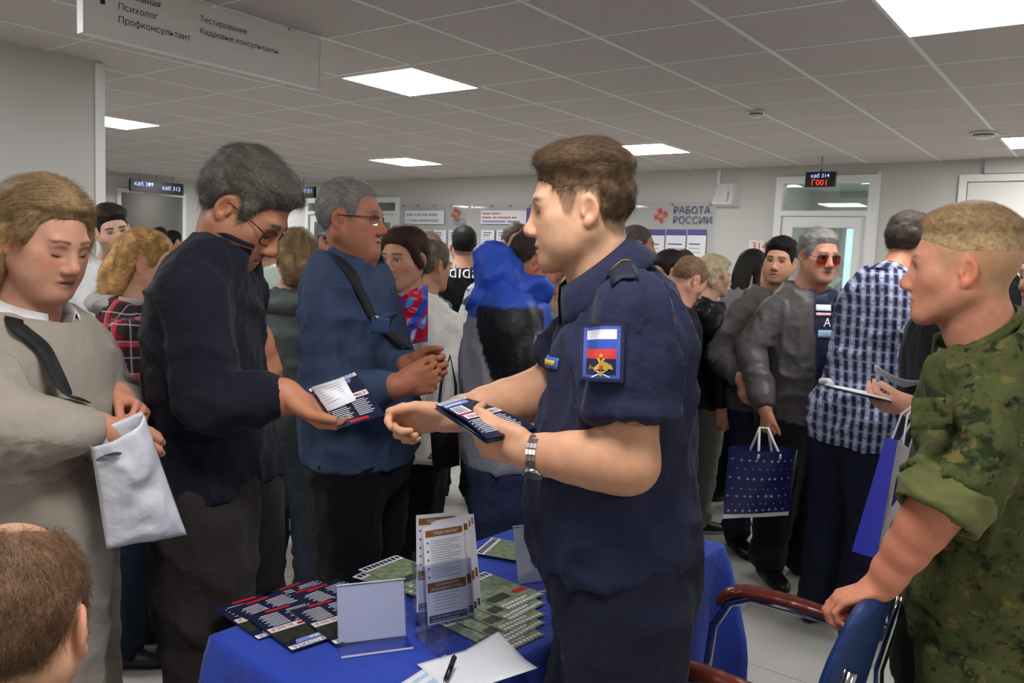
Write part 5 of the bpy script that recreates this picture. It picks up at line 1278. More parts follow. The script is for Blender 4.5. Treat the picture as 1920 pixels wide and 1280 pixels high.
# ---- left side
pers('bearded young man in a white T-shirt tilting his head beyond the partition wall', 212, 434, 4.3, -150, -142, 6, 14, (216, 172, 150), hairs((44, 36, 32), t=.030, ts=.003), T((222, 222, 224), name='t_shirt', sleeve='short', off=.016), res='face', head=dict(beard=.6, beardc=(92, 70, 56), brow=(52, 42, 36)), iris=(80, 80, 80))
R = pers('blonde woman in a red and black plaid jacket and jeans', 274, 497, 3.0, -70, -72, 6, 0, (212, 158, 134), dict(col=(182, 140, 88), t=.018, ts=.014, lump=.008, extra=tail([(0.02, -.09, .0), (.02, -.115, -.06), (.02, -.11, -.13)], .042, .03)+[cone((.06, -.04, .02), (.05, -.085, -.10), .03, .03)], colfn=streak, n=3750, comb=comb_back, L=.045, wd=0.00096), T((120, 30, 40), mat=m_plaidr, off=.028, fold=.02, seamfront=True), dict(col=(34, 42, 60), mat=m_denim, off=.018), res='mid', head=dict(male=0, red=.4), shoe=(24, 22, 24))
F = Field(R['nb']-.2, R['nb']+.2, .009); F.add(ell(R['nb']+np.array((-.04, -.0, -.01)), (.13, .13, .05)), 0); F.add(ell(R['nb']+np.array((0, 0, .06)), (.08, .08, .09)), .02, 's'); V, Q = F.mesh(); V = folds(V, Q, .02, 10, 2); R['PO']('hood', V, Q, m_cloth, srgb((150, 146, 142)))
pers('dark-haired person far back inside the open doorway', 300, 449, 9.0, 20, None, 2, 0, (200, 150, 124), hairs((30, 28, 28)), T((60, 62, 70)), head=dict(nofine=True))
pers('black-haired person far back beside the doorway edge', 326, 454, 9.4, -30, None, 2, 0, (200, 150, 124), hairs((24, 22, 24)), T((40, 42, 52)), head=dict(nofine=True))
R = pers('woman with braided fair hair in a grey jacket and pale jeans seen from behind', 556, 488, 3.45, 8, 18, 2, 0, (206, 156, 130), dict(col=(140, 118, 84), t=.020, ts=.016, lump=.010, extra=tail([(-.03, -.09, -.01), (-.02, -.115, -.055), (.02, -.115, -.075), (.055, -.095, -.085)], .038, .03)+tail([(.05, -.08, -.01), (.03, -.112, -.05), (-.03, -.11, -.085)], .034, .028), colfn=streak, n=4500, comb=comb_back, L=.05, wd=0.00108, lift=.006), T((86, 94, 92), mat=m_nylon, off=.022, fold=.018, hem=-.2), dict(col=(92, 106, 124), mat=m_denim, off=.02), res='mid', shoe=(96, 94, 90), head=dict(male=0))
F = Field(R['nb']-.2, R['nb']+.2, .009); F.add(ell(R['nb']+np.array((0, -.05, -.035)), (.14, .10, .05)), 0); F.add(ell(R['nb']+np.array((0, .02, .06)), (.085, .085, .10)), .02, 's'); V, Q = F.mesh(); V = folds(V, Q, .02, 10, 2); R['PO']('hood', V, Q, m_nylon, srgb((90, 98, 95)))
pers('person in a pale mint blouse behind the navy jacket', 497, 440, 4.5, 175, None, 4, 0, (206, 156, 130), hairs((90, 70, 50)), T((206, 222, 208), name='blouse', off=.022), head=dict(male=0))
# man in grey cap
R = pers('man in a grey flat-topped cap behind the denim shirt', 622, 456, 4.2, -170, -165, 4, 0, (196, 134, 108), hairs((90, 84, 80), t=.006, ts=.004), T((120, 128, 140), off=.022), res='mid', head=dict(brow=(60, 50, 44)))
def cap(R, col, mark=None, peak=True):
    HP = R['HP']; F = Field((-.12, -.14, -.02), (.12, .20, .17), .005); F.add(ell((0, -.01, .048), (.088, .106, .092)), 0)
    F.cut(lambda x, y, z: (.040+.10*np.maximum(y, 0)*0-z)+0*x)
    if peak:
        G = Field((-.12, -.14, -.02), (.12, .22, .17), .005); G.add(ell((0, .11, .050), (.072, .085, .012)), 0); F2 = np.minimum(G.D[:F.D.shape[0], :F.D.shape[1], :F.D.shape[2]], F.D); F.D = F2
        F.add(ell((0, .11, .046), (.070, .080, .010)), .01)
    V, Q = F.mesh(); o = R['PO']('cap', HP(V), Q, m_cloth, srgb(col))
    if mark:
        b = MB(); q = HP(np.array(mark)); b.poly([p-R['base'] for p in q]); b.build('cap_mark', m_redp, o)
cap(R, (118, 122, 128))
# ---- centre group
wp = W(800, 745, 2.95)
R = pers('woman in a loose white sweater with dark tied hair looking aside', 758, 487, 3.1, -172, 152, 5, 0, (190, 140, 112), dict(col=(62, 42, 34), t=.016, ts=.012, lump=.006, extra=tail([(.03, -.08, -.02), (.04, -.10, -.06), (.05, -.09, -.10)], .04, .032)+[cone((s*.05, .045, .075), (s*.078, .0, -.02), .017, .016) for s in (-1, 1)], n=3750, comb=comb_back, L=.05, wd=0.00096), T((222, 220, 210), name='sweater', off=.034, fold=.020, so=1.15, neckgap=.012), dict(col=(20, 20, 24), off=.02), res='face', head=dict(male=0, brow=(60, 42, 34), lips=(150, 92, 84), lid=.1), arms=dict(L=dict(wr=W(836, 800, 2.95), el=W(846, 700, 3.05)), R=dict(wr=W(742, 700, 2.95))))
pers('woman with streaked ponytail in a teal jacket', 808, 500, 3.8, -48, -45, 4, 0, (190, 138, 112), dict(col=(120, 108, 92), t=.016, ts=.013, lump=.008, extra=tail([(-.02, -.105, .0), (-.03, -.135, -.03), (-.03, -.125, -.10), (-.03, -.11, -.15)], .026, .034), colfn=streak, n=3300, comb=comb_back, L=.05, wd=0.00108), T((74, 128, 116), mat=m_nylon, off=.022), dict(col=(30, 32, 40)), res='mid', head=dict(male=0))
pers('brown-haired person half hidden behind the streaked ponytail', 802, 470, 5.8, 30, None, 2, 0, (200, 150, 124), hairs((84, 64, 48), t=.018, ts=.014), T((90, 92, 100)), head=dict(nofine=True))
R = pers('man in a black adidas T-shirt seen from behind', 870, 463, 5.2, 4, 4, 2, 0, (206, 158, 130), hairs((30, 27, 26), t=.012, ts=.005), T((22, 23, 27), name='t_shirt', sleeve='short', off=.020, fold=.008), res='mid', bvh=True, head=dict(scalp=(60, 50, 44, .6)))
V, F_ = text_data('adidas', .115, .004, 0, 'CENTER'); c0 = W(868, 510, 5.0); pts = on_surf(R['bvh'], [(v[0], v[1]-.035) for v in V], c0, (1, 0, 0), (0, 0, 1), (0, 1, 0), .006)
me = bpy.data.meshes.new('lettering'); me.from_pydata([tuple(p-R['base']) for p in pts], [], F_); me.materials.append(m_wht); link('lettering', me, R['body'])
def stripe_col(V, part, C, J, st):
    C = np.tile(np.array(srgb((30, 32, 38))), (len(V), 1)); n = vnoise(V*np.array((9, 9, 34)), 5); C[n > .52] = srgb((200, 202, 206)); return C
pers('balding man looking down beside the hooded windbreaker', 968, 463, 4.4, -176, -158, 14, 0, (222, 178, 150), hairs((90, 74, 62), t=.004, ts=.003, rec=1.0), T((40, 42, 48), name='t_shirt', sleeve='short', off=.020, fn=stripe_col), res='mid', head=dict(brow=(110, 84, 66)), arms=dict(R=dict(wr=W(905, 640, 4.05))))
R = pers('woman in a sage green top with a yellow lanyard behind the officer', 1046, 508, 3.4, -165, -150, 8, 0, (226, 186, 164), dict(col=(150, 124, 90), t=.016, ts=.014), T((108, 150, 144), name='blouse', off=.02), res='mid', bvh=True, head=dict(male=0, lips=(190, 80, 80)))
sr = surf_ribbon(R['bvh'], [W(1022, 555, 3.2), W(1030, 600, 3.2), W(1042, 660, 3.2)], .018, .005, 16); grid_child(R, 'lanyard', sr, mat('yellow_ribbon', (196, 190, 60), .6), .001)
# ---- behind the officer's back
pers('man with shaven head in profile behind the officer', 1194, 462, 5.0, -92, -88, 2, 0, (178, 126, 98), hairs((84, 76, 70), t=.003, ts=.002), T((226, 226, 226), name='t_shirt', off=.02), res='face', head=dict(scalp=(110, 92, 80, .5), brow=(70, 56, 48)))
pers('dark-haired woman in black bending toward the officer', 1254, 512, 4.62, 95, 100, 16, 0, (206, 156, 132), dict(col=(38, 28, 28), t=.018, ts=.016, extra=tail([(0, -.09, .02), (0, -.125, .0)], .05, .042)), T((24, 24, 28)), res='mid', head=dict(male=0))
pers('person with brown hair far back beneath the violet topped sheets', 1277, 503, 5.7, 15, None, 2, 0, (200, 150, 124), hairs((88, 62, 48), t=.018, ts=.014), T((70, 60, 60)), head=dict(nofine=True))
pers('young man in black with cropped fair hair bowing his head', 1290, 527, 4.15, -75, -68, 34, 0, (206, 150, 124), hairs((120, 92, 68), t=.009, ts=.003), T((24, 24, 27), off=.026), res='mid', lean=12, head=dict(scalp=(140, 108, 84, .5), lid=.9))
pers('woman with short platinum hair in a black leather jacket and grey trousers', 1338, 520, 4.85, -78, -84, 4, 0, (214, 166, 142), dict(col=(206, 192, 160), t=.022, ts=.020, lump=.008, front=.004, extra=[cone((s*.062, -.0, .03), (s*.070, -.03, -.03), .022, .022) for s in (-1, 1)], n=3300, comb=comb_fwd, L=.05, wd=0.00108), T((26, 25, 27), mat=m_leather, off=.028, hem=.02, fold=.016), dict(col=(122, 118, 110), off=.03), res='face', head=dict(male=0), shoe=(26, 26, 28), sole=(190, 190, 186))
pers('person with long dark hair in a shiny grey jacket', 1412, 505, 5.4, -60, -62, 4, 0, (206, 156, 132), dict(col=(40, 38, 34), t=.018, ts=.016, extra=longhair), T((128, 128, 130), mat=m_nylon, off=.034, fold=.018), dict(col=(30, 34, 44)), res='mid', head=dict(male=0))
pers('dark-haired man in a charcoal jacket looking back over his shoulder', 1462, 491, 4.45, -160, 148, 3, -4, (206, 154, 126), hairs((34, 30, 28), t=.020, ts=.008, front=.004, n=2700, comb=comb_fwd, L=.03, wd=0.00096), T((82, 78, 76), mat=m_nylon, off=.022, fold=.016), dict(col=(34, 40, 56), mat=m_denim), res='face', head=dict(brow=(40, 32, 28), beard=.3, beardc=(110, 82, 66), jaw=1.04, fat=.3), arms=dict(R=dict(wr=W(1391, 712, 4.25), f=(.05, -.1, -1), p=(1, .3, 0))))
# ---- older man with moustache
def open_jacket(V, part, C, J, st):
    c = st[3][0]; rel = V-c; f = rotm(-163)@np.array((0, 1., 0)); r = rotm(-163)@np.array((1., 0, 0)); lat = rel@r; fr = rel@f
    m = (part == 0) & (fr > 0.02) & (np.abs(lat+.012) < .085-.05*sstep(V[:, 2], st[4][0][2]-.05, st[6][0][2])*0) & (V[:, 2] < st[6][0][2]+.1); C[m] = srgb((28, 32, 56)); return C
P_old = pers('older man with grey moustache and tinted glasses in a dark open jacket', 1534, 481, 4.02, -163, -166, 7, 0, (196, 140, 116), hairs((142, 138, 134), t=.018, ts=.010, front=.004, rec=.25, n=3750, comb=comb_back, L=.035, wd=0.00084), T((80, 76, 74), mat=m_nylon, off=.026, fold=.015, fn=open_jacket, hem=-.05), dict(col=(20, 20, 23), off=.03), res='face', fat=.6, wide=1.08, bvh=True, neckw=1.15, head=dict(fat=.7, moust=(150, 142, 136), brow=(110, 100, 92), nose=1.1, red=.45, lid=.3), arms=dict(R=dict(wr=W(1436, 772, 3.8), el=W(1408, 655, 4.0), f=(.02, -.1, -1), p=(1, .3, 0), curls=[(60, 75, 45)]*4)), shoe=(20, 19, 19))
glasses(P_old, mat('bronze_frame', (120, 70, 50), .3, metal=.6), clear_mat('tinted_lens', (196, 120, 100), .03, .08), hx=.030, hz=.024, drop=.006, thin=.0018)
R = P_old; dd = nrm(R['fw']*-1); xx = nrm(np.cross((0, 0, 1.0), R['fw']))
def chest(px, py, w, h, m, name, parent=None, off=.005):
    P = ray_decal(R['bvh'], W(px, py, 3.5), xx, (0, 0, 1), ray(px, py), w, h, 8, 3, off); return grid_child(R, name, P, m, .0008, parent)
pr = chest(1549, 577, .115, .030, m_wht, 'shirt_print'); chest(1549, 589, .115, .014, mat('pink_print', (226, 186, 190), .7), 'pink_stripe', pr); chest(1553, 626, .115, .036, mat('pale_blue_print', (150, 180, 196), .7), 'print_block', pr)
V, F_ = text_data('A I', .060, .001, 0, 'CENTER'); pts = on_surf(R['bvh'], [(v[0], v[1]) for v in V], W(1556, 612, 3.5), xx, (0, 0, 1), ray(1556, 612), .006); me = bpy.data.meshes.new('lettering'); me.from_pydata([tuple(p-R['base']) for p in pts], [], F_); me.materials.append(m_wht); link('lettering', me, pr)
# ---- plaid shirt man
P_pl = pers('man in a blue and white plaid shirt leaning forward', 1706, 460, 3.6, -62, -68, 14, 0, (190, 128, 98), hairs((76, 66, 58), t=.018, ts=.010, n=3750, comb=comb_back, L=.03, wd=0.00084), T((90, 94, 130), name='shirt', mat=m_plaidb, off=.022, fold=.016, hem=.03, seamfront=True, collar=dict(h=.04, gap=50, flare=.05, fall=1.3)), dict(col=(24, 28, 44), mat=m_denim, off=.022), res='near', lean=17, neckf=34, bvh=True, head=dict(brow=(70, 56, 46)), shoe=(20, 20, 22), arms=dict(R=dict(wr=('l', .24, .16, .90)), L=dict(wr=('l', -.1, .4, 1.05))))
glasses(P_pl)
R = P_pl; sr = surf_ribbon(R['bvh'], [W(1635, 505, 3.55), W(1652, 492, 3.6), W(1672, 490, 3.7), W(1690, 520, 3.9)], .035, .006, 20); grid_child(R, 'bag_strap', sr, m_strap, .002)
# ---- black clothed helper with clipboard
P_hel = pers('person in black behind the soldier holding a clipboard and loose sheet', 1790, 478, 2.55, 92, 92, 10, 0, (226, 176, 150), hairs((40, 36, 34), t=.012), T((26, 26, 29), off=.028), dict(col=(18, 18, 20)), res='mid', arms=dict(L=dict(wr=W(1715, 766, 2.28), el=W(1835, 800, 2.32), f=(-.95, .25, .08), p=(.1, .6, .75), curls=[(35, 35, 18)]*4, thumb=(18, 2, .5), tone=(1, .9, .86)), R=dict(wr=W(1752, 702, 2.62), el=W(1850, 745, 2.75), f=(-.9, -.2, -.1), p=(0, -.7, .6), curls=[(45, 50, 30)]*4)))
R = pers('person in a dark cap behind the soldier', 1872, 452, 3.75, 170, None, 4, 0, (200, 150, 124), None, T((24, 24, 27)), dict(col=(20, 20, 24)), head=dict(scalp=(40, 36, 34, .8)))
cap(R, (66, 60, 68), [(.070, -.065, .085), (.060, -.078, .085), (.058, -.074, .097), (.067, -.063, .097)], False)
pers('person with black hair in black clothes at the soldier’s shoulder', 1972, 520, 2.75, 95, None, 5, 0, (200, 150, 124), dict(col=(16, 16, 18), t=.022, ts=.020, extra=longhair), T((16, 16, 18), off=.03), dict(col=(16, 16, 18)), head=dict(male=0))
# ---- seated man in the foreground
hc0 = W(16, 1182, .93); fs_ = rotm(-20)@np.array((0, 1., 0)); rs_ = rotm(-20)@np.array((1., 0, 0)); sb0 = hc0-fs_*.10; sb0[2] = 0
SEATZ = .47
def SP(f, z, r=0): return sb0+fs_*f+rs_*r+np.array((0, 0, z))
zt = hc0[2]-.155; zz = np.linspace(SEATZ+.09, zt, 8); zz[5:] = (zt-.10, zt-.045, zt)
P_sit = person(dict(hx=16, hy=1182, Y=.93, phi=-20, hh=12, hp=14, res='near', hs=1.0, stature=1.72,
    label='seated man with thinning brown hair in the foreground beside the table',
    head=dict(skin=(212, 160, 126), red=.35, scalp=(158, 122, 94, .7)),
    hair=dict(col=(112, 84, 62), t=.006, ts=.006, lump=.006, carve=[ell((0, .02, .135), (.055, .08, .037))], n=10500, comb=comb_down, L=.022, wd=0.00054, lift=.005, jit=.5, region=lambda V: V[:, 2] > -.2),
    torso=[(SP(.02*i/7, zz[i]), 0, 0, a, b) for i, (a, b) in enumerate(((.17, .12), (.172, .125), (.155, .115), (.158, .118), (.172, .12), (.16, .105), (.115, .082), (.07, .065)))],
    J=dict(hipL=SP(.02, SEATZ+.09, -.09), hipR=SP(.02, SEATZ+.09, .09), knL=SP(.42, SEATZ+.07, -.11), knR=SP(.42, SEATZ+.07, .11), anL=SP(.38, .085, -.11), anR=SP(.38, .085, .11)),
    arms=dict(L=dict(wr=SP(.34, SEATZ+.17, -.12), pole=(-.6, -1, -.4)), R=dict(wr=SP(.34, SEATZ+.17, .12), pole=(.6, -1, -.4))),
    top=dict(name='shirt', col=(58, 56, 60), off=.02, overlegs=False), bottom=dict(col=(40, 42, 50))))
# ------------------------------------------------------------------ table, cloth, printed matter
TZ = .73; TA = WZ(448, 1172, TZ); TE = nrm(WZ(991, 976, TZ)-WZ(642, 1097, TZ)); TE[2] = 0; TN = np.array([TE[1], -TE[0], 0.0])
T0, T1, TW = -.07, 1.30, .53
def TP(a, b, z=TZ): p = TA+TE*a+TN*b; p[2] = z; return p
tr = math.atan2(TE[1], TE[0]); tc = TP((T0+T1)/2, TW/2, 0)
e = empty('folding_table', tc, tr, label='long rectangular table hidden under the blue cloth', category='table')
L2 = (T1-T0)/2-.006; W2 = TW/2-.006; m_wood = mat('pale_wood', (150, 120, 90), .5)
b = MB(); b.box((-L2, -W2, TZ-.032), (L2, W2, TZ-.004)); b.build('table_top', m_wood, e)
for sx in (-1, 1):
    for sy in (-1, 1):
        b = MB(); b.tube([(sx*(L2-.06), sy*(W2-.05), 0), (sx*(L2-.06), sy*(W2-.05), TZ-.032)], .016, 10); b.build('leg', m_metal, e)
# cloth
N = 200; per = []; hx, hy, rc = (T1-T0)/2, TW/2, .02
for k in range(N):
    t = k/N*2*(2*hx+2*hy)
    seg = [2*hx, 2*hy, 2*hx, 2*hy]; i = 0
    while t > seg[i]: t -= seg[i]; i += 1
    P0 = [(-hx, -hy), (hx, -hy), (hx, hy), (-hx, hy)][i]; d = [(1, 0), (0, 1), (-1, 0), (0, -1)][i]; nn = [(0, -1), (1, 0), (0, 1), (-1, 0)][i]
    cdist = min(t, seg[i]-t)
    per.append((P0[0]+d[0]*t, P0[1]+d[1]*t, nn, cdist, k))
V = [(0, 0, TZ)]; Fq = []; rings = [(0, .0, -.012), (.0, .0, 0), (.004, .005, 0), (.02, .010, 0)]+[(z, .012+.010*math.sin(z*4), 1) for z in np.linspace(.05, TZ-.05, 12)]
for ri, (dz, o, wv) in enumerate(rings):
    for (x, y, nn, cd, k) in per:
        c = max(0, 1-cd/.10)
        ph = k/N*2*math.pi
        wave = (math.sin(ph*17+1.3*math.sin(ph*3))*.013+math.sin(ph*31)*.005)*min(1, dz/.35)*(wv > 0)
        out = o+wave+c*.055*min(1, dz/.3)*(1 if wv else 0)
        if ri == 0: V.append((x*.97, y*.93, TZ)); continue
        V.append((x+nn[0]*out+(np.sign(x)*c*.02*min(1, dz/.3) if nn[0] == 0 else 0), y+nn[1]*out+(np.sign(y)*c*.02*min(1, dz/.3) if nn[1] == 0 else 0), TZ+.0012*(ri < 2)-dz))
for k in range(N): Fq.append((0, 1+(k+1) % N, 1+k)[::-1])
for r in range(len(rings)-1):
    for k in range(N): Fq.append((1+r*N+k, 1+(r+1)*N+k, 1+(r+1)*N+(k+1) % N, 1+r*N+(k+1) % N))
me = bpy.data.meshes.new('tablecloth'); me.from_pydata(V, [], Fq); me.materials.append(mat('royal_blue_cloth', (30, 62, 170), .75, bump=.3, bscale=30, var=.05, vscale=6, sheen=.1)); me.polygons.foreach_set('use_smooth', [True]*len(Fq))
o = link('tablecloth', me, None, tc, (0, 0, tr), label='royal blue tablecloth draped over the leaflet table', category='tablecloth')
b_ = bmesh.new(); b_.from_mesh(me); bmesh.ops.recalc_face_normals(b_, faces=b_.faces); b_.to_mesh(me); b_.free()

m_fn = mat('leaflet_navy', (30, 34, 62), .35); m_fw = mat('leaflet_white', (232, 230, 236), .35); m_fp = mat('leaflet_pink', (236, 212, 212), .35); m_fr = mat('leaflet_red', (190, 40, 44), .35); m_fb = mat('leaflet_blue', (120, 140, 205), .35); m_fg = mat('leaflet_photo', (46, 50, 40), .35, var=.5, vscale=60); m_gr = mat('leaflet_green', (128, 140, 110), .4, var=.5, vscale=50)
LM = [m_fn, m_fw, m_fp, m_fr, m_fb, m_fg, m_gr]
LW, LH = .148, .210
class Sheet:
    """flat print in u,v (metres, origin centre) mapped by a function to 3D"""
    def __init__(s, fn): s.mb = MB(); s.fn = fn
    def rect(s, x0, y0, x1, y1, m, z=.0006, n=1, slant=0.0):
        for k in range(n):
            a, c = x0+(x1-x0)*k/n, x0+(x1-x0)*(k+1)/n
            s.mb.poly([s.fn(a, y0, z), s.fn(c, y0, z), s.fn(c+slant, y1, z), s.fn(a+slant, y1, z)], m)
    def text(s, t, size, x, y, m, z=.001, bold=.0006, width=None, align='LEFT'):
        V, F = text_data(t, size, bold, 0, align)
        if not len(V): return
        sx = width/(V[:, 0].max()-V[:, 0].min()) if width else 1
        for f in F: s.mb.poly([s.fn(x+V[i][0]*sx, y+V[i][1], z) for i in f], m)
def leaflet_print(S, sheet=True, sub=4):
    w, h = LW/2, LH/2
    if sheet:
        for j in range(sub*2):
            y0 = -h+2*h*j/(sub*2); y1 = -h+2*h*(j+1)/(sub*2); S.rect(-w, y0, w, y1, 0, 0, sub)
    S.rect(-w, h-.020, w, h-.003, 1); S.text('ВОЕННАЯ СЛУЖБА', .020, -w+.006, h-.018, 0, width=.134, bold=.0008)
    S.rect(-w, h-.040, w-.03, h-.024, 4, slant=.008); [S.rect(-w+.008+.012*q, h-.035, -w+.018+.012*q, h-.029, 1, .0012) for q in range(7)]
    S.rect(-.02, h-.105, w, h-.042, 5); S.rect(-w+.004, h-.085, -.012, h-.046, 1, slant=.006)
    for k in range(4): S.rect(-w+.010, h-.055-.008*k, -.02, h-.052-.008*k, 0, .001)
    S.rect(-w+.004, h-.098, -w+.05, h-.089, 3, .001)
    S.rect(-w+.01, -.012, w-.004, .010, 2, .0012); S.text('250 000', .017, -w+.016, -.008, 0, .0016, width=.055); S.text('80 000 ₽', .017, .012, -.008, 0, .0016, width=.052)
    S.rect(-.012, -.004, .004, .006, 3, .0016)
    for k in range(9):
        S.rect(-w+.012, -.022-.0072*k, -w+.012+(.05 if k % 3 else .058), -.0195-.0072*k, 1)
        S.rect(.008, -.022-.0072*k, .008+(.05 if k % 2 else .042), -.0195-.0072*k, 1)
    for k in range(5): S.rect(-w+.004, -.024-.013*k, -w+.008, -.020-.013*k, 1)
    S.rect(-.03, -h+.006, .03, -h+.016, 3, .001)
flat = Sheet(lambda x, y, z: (x, y, z)); leaflet_print(flat, False)
flat.mb.box((-LW/2, -LH/2, -.0005), (LW/2, LH/2, .0), 0)
me_leaf = flat.mb.mesh('leaflet', LM)
def on_table(name, me, px, py, z, up, **tags):
    p = WZ(px, py, z); Yv = nrm(up); ang = math.atan2(-Yv[0], Yv[1])
    return link(name, me, None, p, (0, 0, ang), **tags)
leaf_lab = ['dark leaflet poking out furthest at the corner of the blue table', 'dark leaflet on the fanned heap just beside the corner leaflet', 'dark leaflet on top of the fanned heap nearest the cloth edge', 'dark leaflet under the heap along the far cloth edge', 'dark leaflet lying between the heap and the far cloth edge', 'dark leaflet partly behind the empty clear sign holder', 'dark leaflet leaning out from beneath the clear sign holder']
for k, (px, py, dz, rot) in enumerate(((497, 1150, .0015, -4), (530, 1148, .003, 3), (560, 1168, .006, -6), (590, 1120, .0015, 2), (618, 1128, .0035, -3), (645, 1122, .0055, 4), (640, 1158, .0078, -8))):
    u = rotm(rot)@TN; on_table('leaflet', me_leaf, px, py, TZ+.002+dz, u, label=leaf_lab[k], category='leaflet', group='recruitment leaflets on the blue table')
# green printed booklets behind the holders
gb = Sheet(lambda x, y, z: (x, y, z)); gb.mb.box((-.07, -.10, -.0008), (.07, .10, .0), 6); gb.rect(-.07, .07, .07, .10, 1)
for k in range(9): gb.rect(-.062+.0145*k, .078, -.052+.0145*k, .094, 0, .001)
[gb.rect(-.064+.0118*k, -.094, -.0555+.0118*k, -.084, 1, .001) for k in range(11)]; [gb.rect(-.064+.0118*k, -.078, -.0555+.0118*k, -.070, 1, .001) for k in range(8)]; gb.rect(.02, -.05, .065, -.03, 3); gb.rect(-.065, -.05, 0, -.02, 5)
me_green = gb.mb.mesh('booklet', LM)
for k, (px, py) in enumerate(((921, 1178), (924, 1160), (927, 1142), (929, 1124), (930, 1106), (968, 1032), (752, 1082), (760, 1072))):
    up = rotm((-3, 2, -2, 3, 0, 20, 10, 4)[k])@(-TN); on_table('booklet', me_green, px, py, TZ+.003+.0016*k, up, label=('green booklet in the row spread beside the brochure holder' if k < 5 else 'green booklet lying alone before the second clear sign holder' if k == 5 else 'green booklet stacked by the far cloth edge behind the first clear sign holder'), category='booklet', group='green booklets in the row beside the brochure holder' if k < 5 else 'green booklets by the far cloth edge' if k > 5 else 'green booklet apart')
# clear L-shaped sign holders
def lholder(p0, p1, hgt, foot, label, insert=True):
    p0, p1 = A3(p0), A3(p1); x = nrm(p1-p0); wd = np.linalg.norm(p1-p0); nrm_ = np.cross(x, (0, 0, 1.0)); nrm_ = nrm_ if nrm_[1] < 0 else -nrm_
    ang = math.atan2(x[1], x[0]); e = empty('sign_holder', (p0+p1)/2, ang, label=label, category='sign holder', group='clear acrylic sign holders')
    ln = .30; t = .003
    b = MB(); prof = [(0, 0), (0, hgt)]
    T = Matrix.Rotation(-ln, 4, 'X')
    b.box((-wd/2, -t/2, 0), (wd/2, t/2, hgt), 0, T); b.box((-wd/2, -foot, .0), (wd/2, 0, t)); b.build('acrylic_stand', m_acrylw, e)
    if insert:
        b = MB(); b.box((-wd/2+.003, .002, .006), (wd/2-.003, .003, hgt-.004), 0, T); b.build('insert_sheet', mat('frosted_sheet', (236, 235, 246), .5, alpha=.8), e)
    b = MB(); b.box((-wd/2, -t*.6, hgt-.0015), (wd/2, t*.6, hgt+.0005), 0, T); b.build('polished_edge', mat('bright_edge', (225, 228, 240), .2), e); b = MB(); b.box((-wd/2, -foot-.0008, 0), (wd/2, -foot+.001, t+.0004)); b.build('polished_edge', mat('bright_edge', (225, 228, 240), .2), e)
m_acrylw = clear_mat('clear_acrylic_stand', (240, 242, 249), .05, .08)
lholder(WZ(632, 1213, TZ+.002), WZ(764, 1196, TZ+.002), .125, .05, 'clear acrylic sign holder with a pale blank sheet beside the leaflet heap')
lholder(WZ(972, 1100, TZ+.002), WZ(1062, 1085, TZ+.002), .150, .05, 'clear acrylic sign holder standing next to the officer')
# brochure holder and brochures
hb0 = WZ(770, 1213, TZ+.002); hb1 = WZ(905, 1180, TZ+.002); hx_ = nrm(hb1-hb0); hn_ = np.cross(hx_, (0, 0, 1.0)); hn_ = hn_ if hn_[1] < 0 else -hn_
hang = math.atan2(hx_[1], hx_[0]); HC = (hb0+hb1)/2; e = empty('brochure_holder', HC, hang, label='tall clear acrylic brochure holder on the blue table', category='brochure holder')
Rt = Matrix.Rotation(-.20, 4, 'X'); wd = .118
b = MB(); b.box((-wd/2, .030, .0), (wd/2, .033, .19), 0, Rt); b.build('back_plate', m_acrylw, e)
b = MB(); b.box((-wd/2, -.018, .035), (wd/2, -.015, .165), 0, Rt); b.build('front_plate', m_acrylw, e)
for s in (-1, 1):
    b = MB(); b.box((s*wd/2-.0015, -.018, .035), (s*wd/2+.0015, .033, .165), 0, Rt); b.build('side_plate', m_acrylw, e)
b = MB(); b.box((-wd/2, -.018, .035), (wd/2, .033, .038), 0, Rt); b.box((-wd/2, -.075, 0), (wd/2, .045, .003)); b.box((-wd/2, -.075, 0), (-wd/2+.002, -.01, .05), 0); b.build('base_plate', m_acrylw, e)
m_brown = mat('brochure_brown', (140, 92, 44), .4); m_bro = [m_fw, m_brown, m_ink, m_fb, m_violetd, m_greyp]
BW, BH = .100, .205
def brochure_mesh():
    S = Sheet(lambda x, y, z: (x, -z, y)); S.mb.box((-BW/2, 0, -BH/2), (BW/2, .0022, BH/2), 0)
    S.rect(-BW/2+.005, BH/2-.022, BW/2-.004, BH/2-.008, 1); S.text('ТЕБЯ НАУЧАТ', .009, -.026, BH/2-.0185, 0, bold=.0003)
    for k in range(16): S.rect(-BW/2+.016, BH/2-.032-.0052*k, BW/2-.010-(.025 if k % 3 == 2 else .004*(k % 2)), BH/2-.0308-.0052*k, 5, .0005)
    for k in range(5): S.rect(-BW/2+.007, BH/2-.036-.018*k, -BW/2+.011, BH/2-.032-.018*k, 4)
    S.rect(-BW/2+.003, -.036, BW/2-.003, -.016, 1); S.text('ОСОБЕННОСТИ', .007, -.026, -.0245, 0); S.text('ПРОХОЖДЕНИЯ СЛУЖБЫ', .007, -.040, -.033, 0, width=.078)
    for k in range(6): S.rect(-BW/2+.016, -.043-.0065*k, BW/2-.02-.01*(k % 2), -.0418-.0065*k, 5, .0005)
    S.rect(-BW/2+.003, -BH/2+.003, BW/2-.003, -BH/2+.018, 4); S.text('Горячая линия по вопросам', .006, -.043, -BH/2+.0115, 0, width=.086); S.text('службы по контракту – 117', .006, -.043, -BH/2+.0050, 0, width=.086)
    return S.mb.mesh('brochure', m_bro)
me_bro = brochure_mesh()
blab = ['white brochure with brown bands at the front of the holder', 'white brochure with brown bands second in the holder fan', 'white brochure with brown bands third in the holder fan', 'white brochure with brown bands last in the holder fan', 'white brochure with brown band standing tallest at the back of the holder']
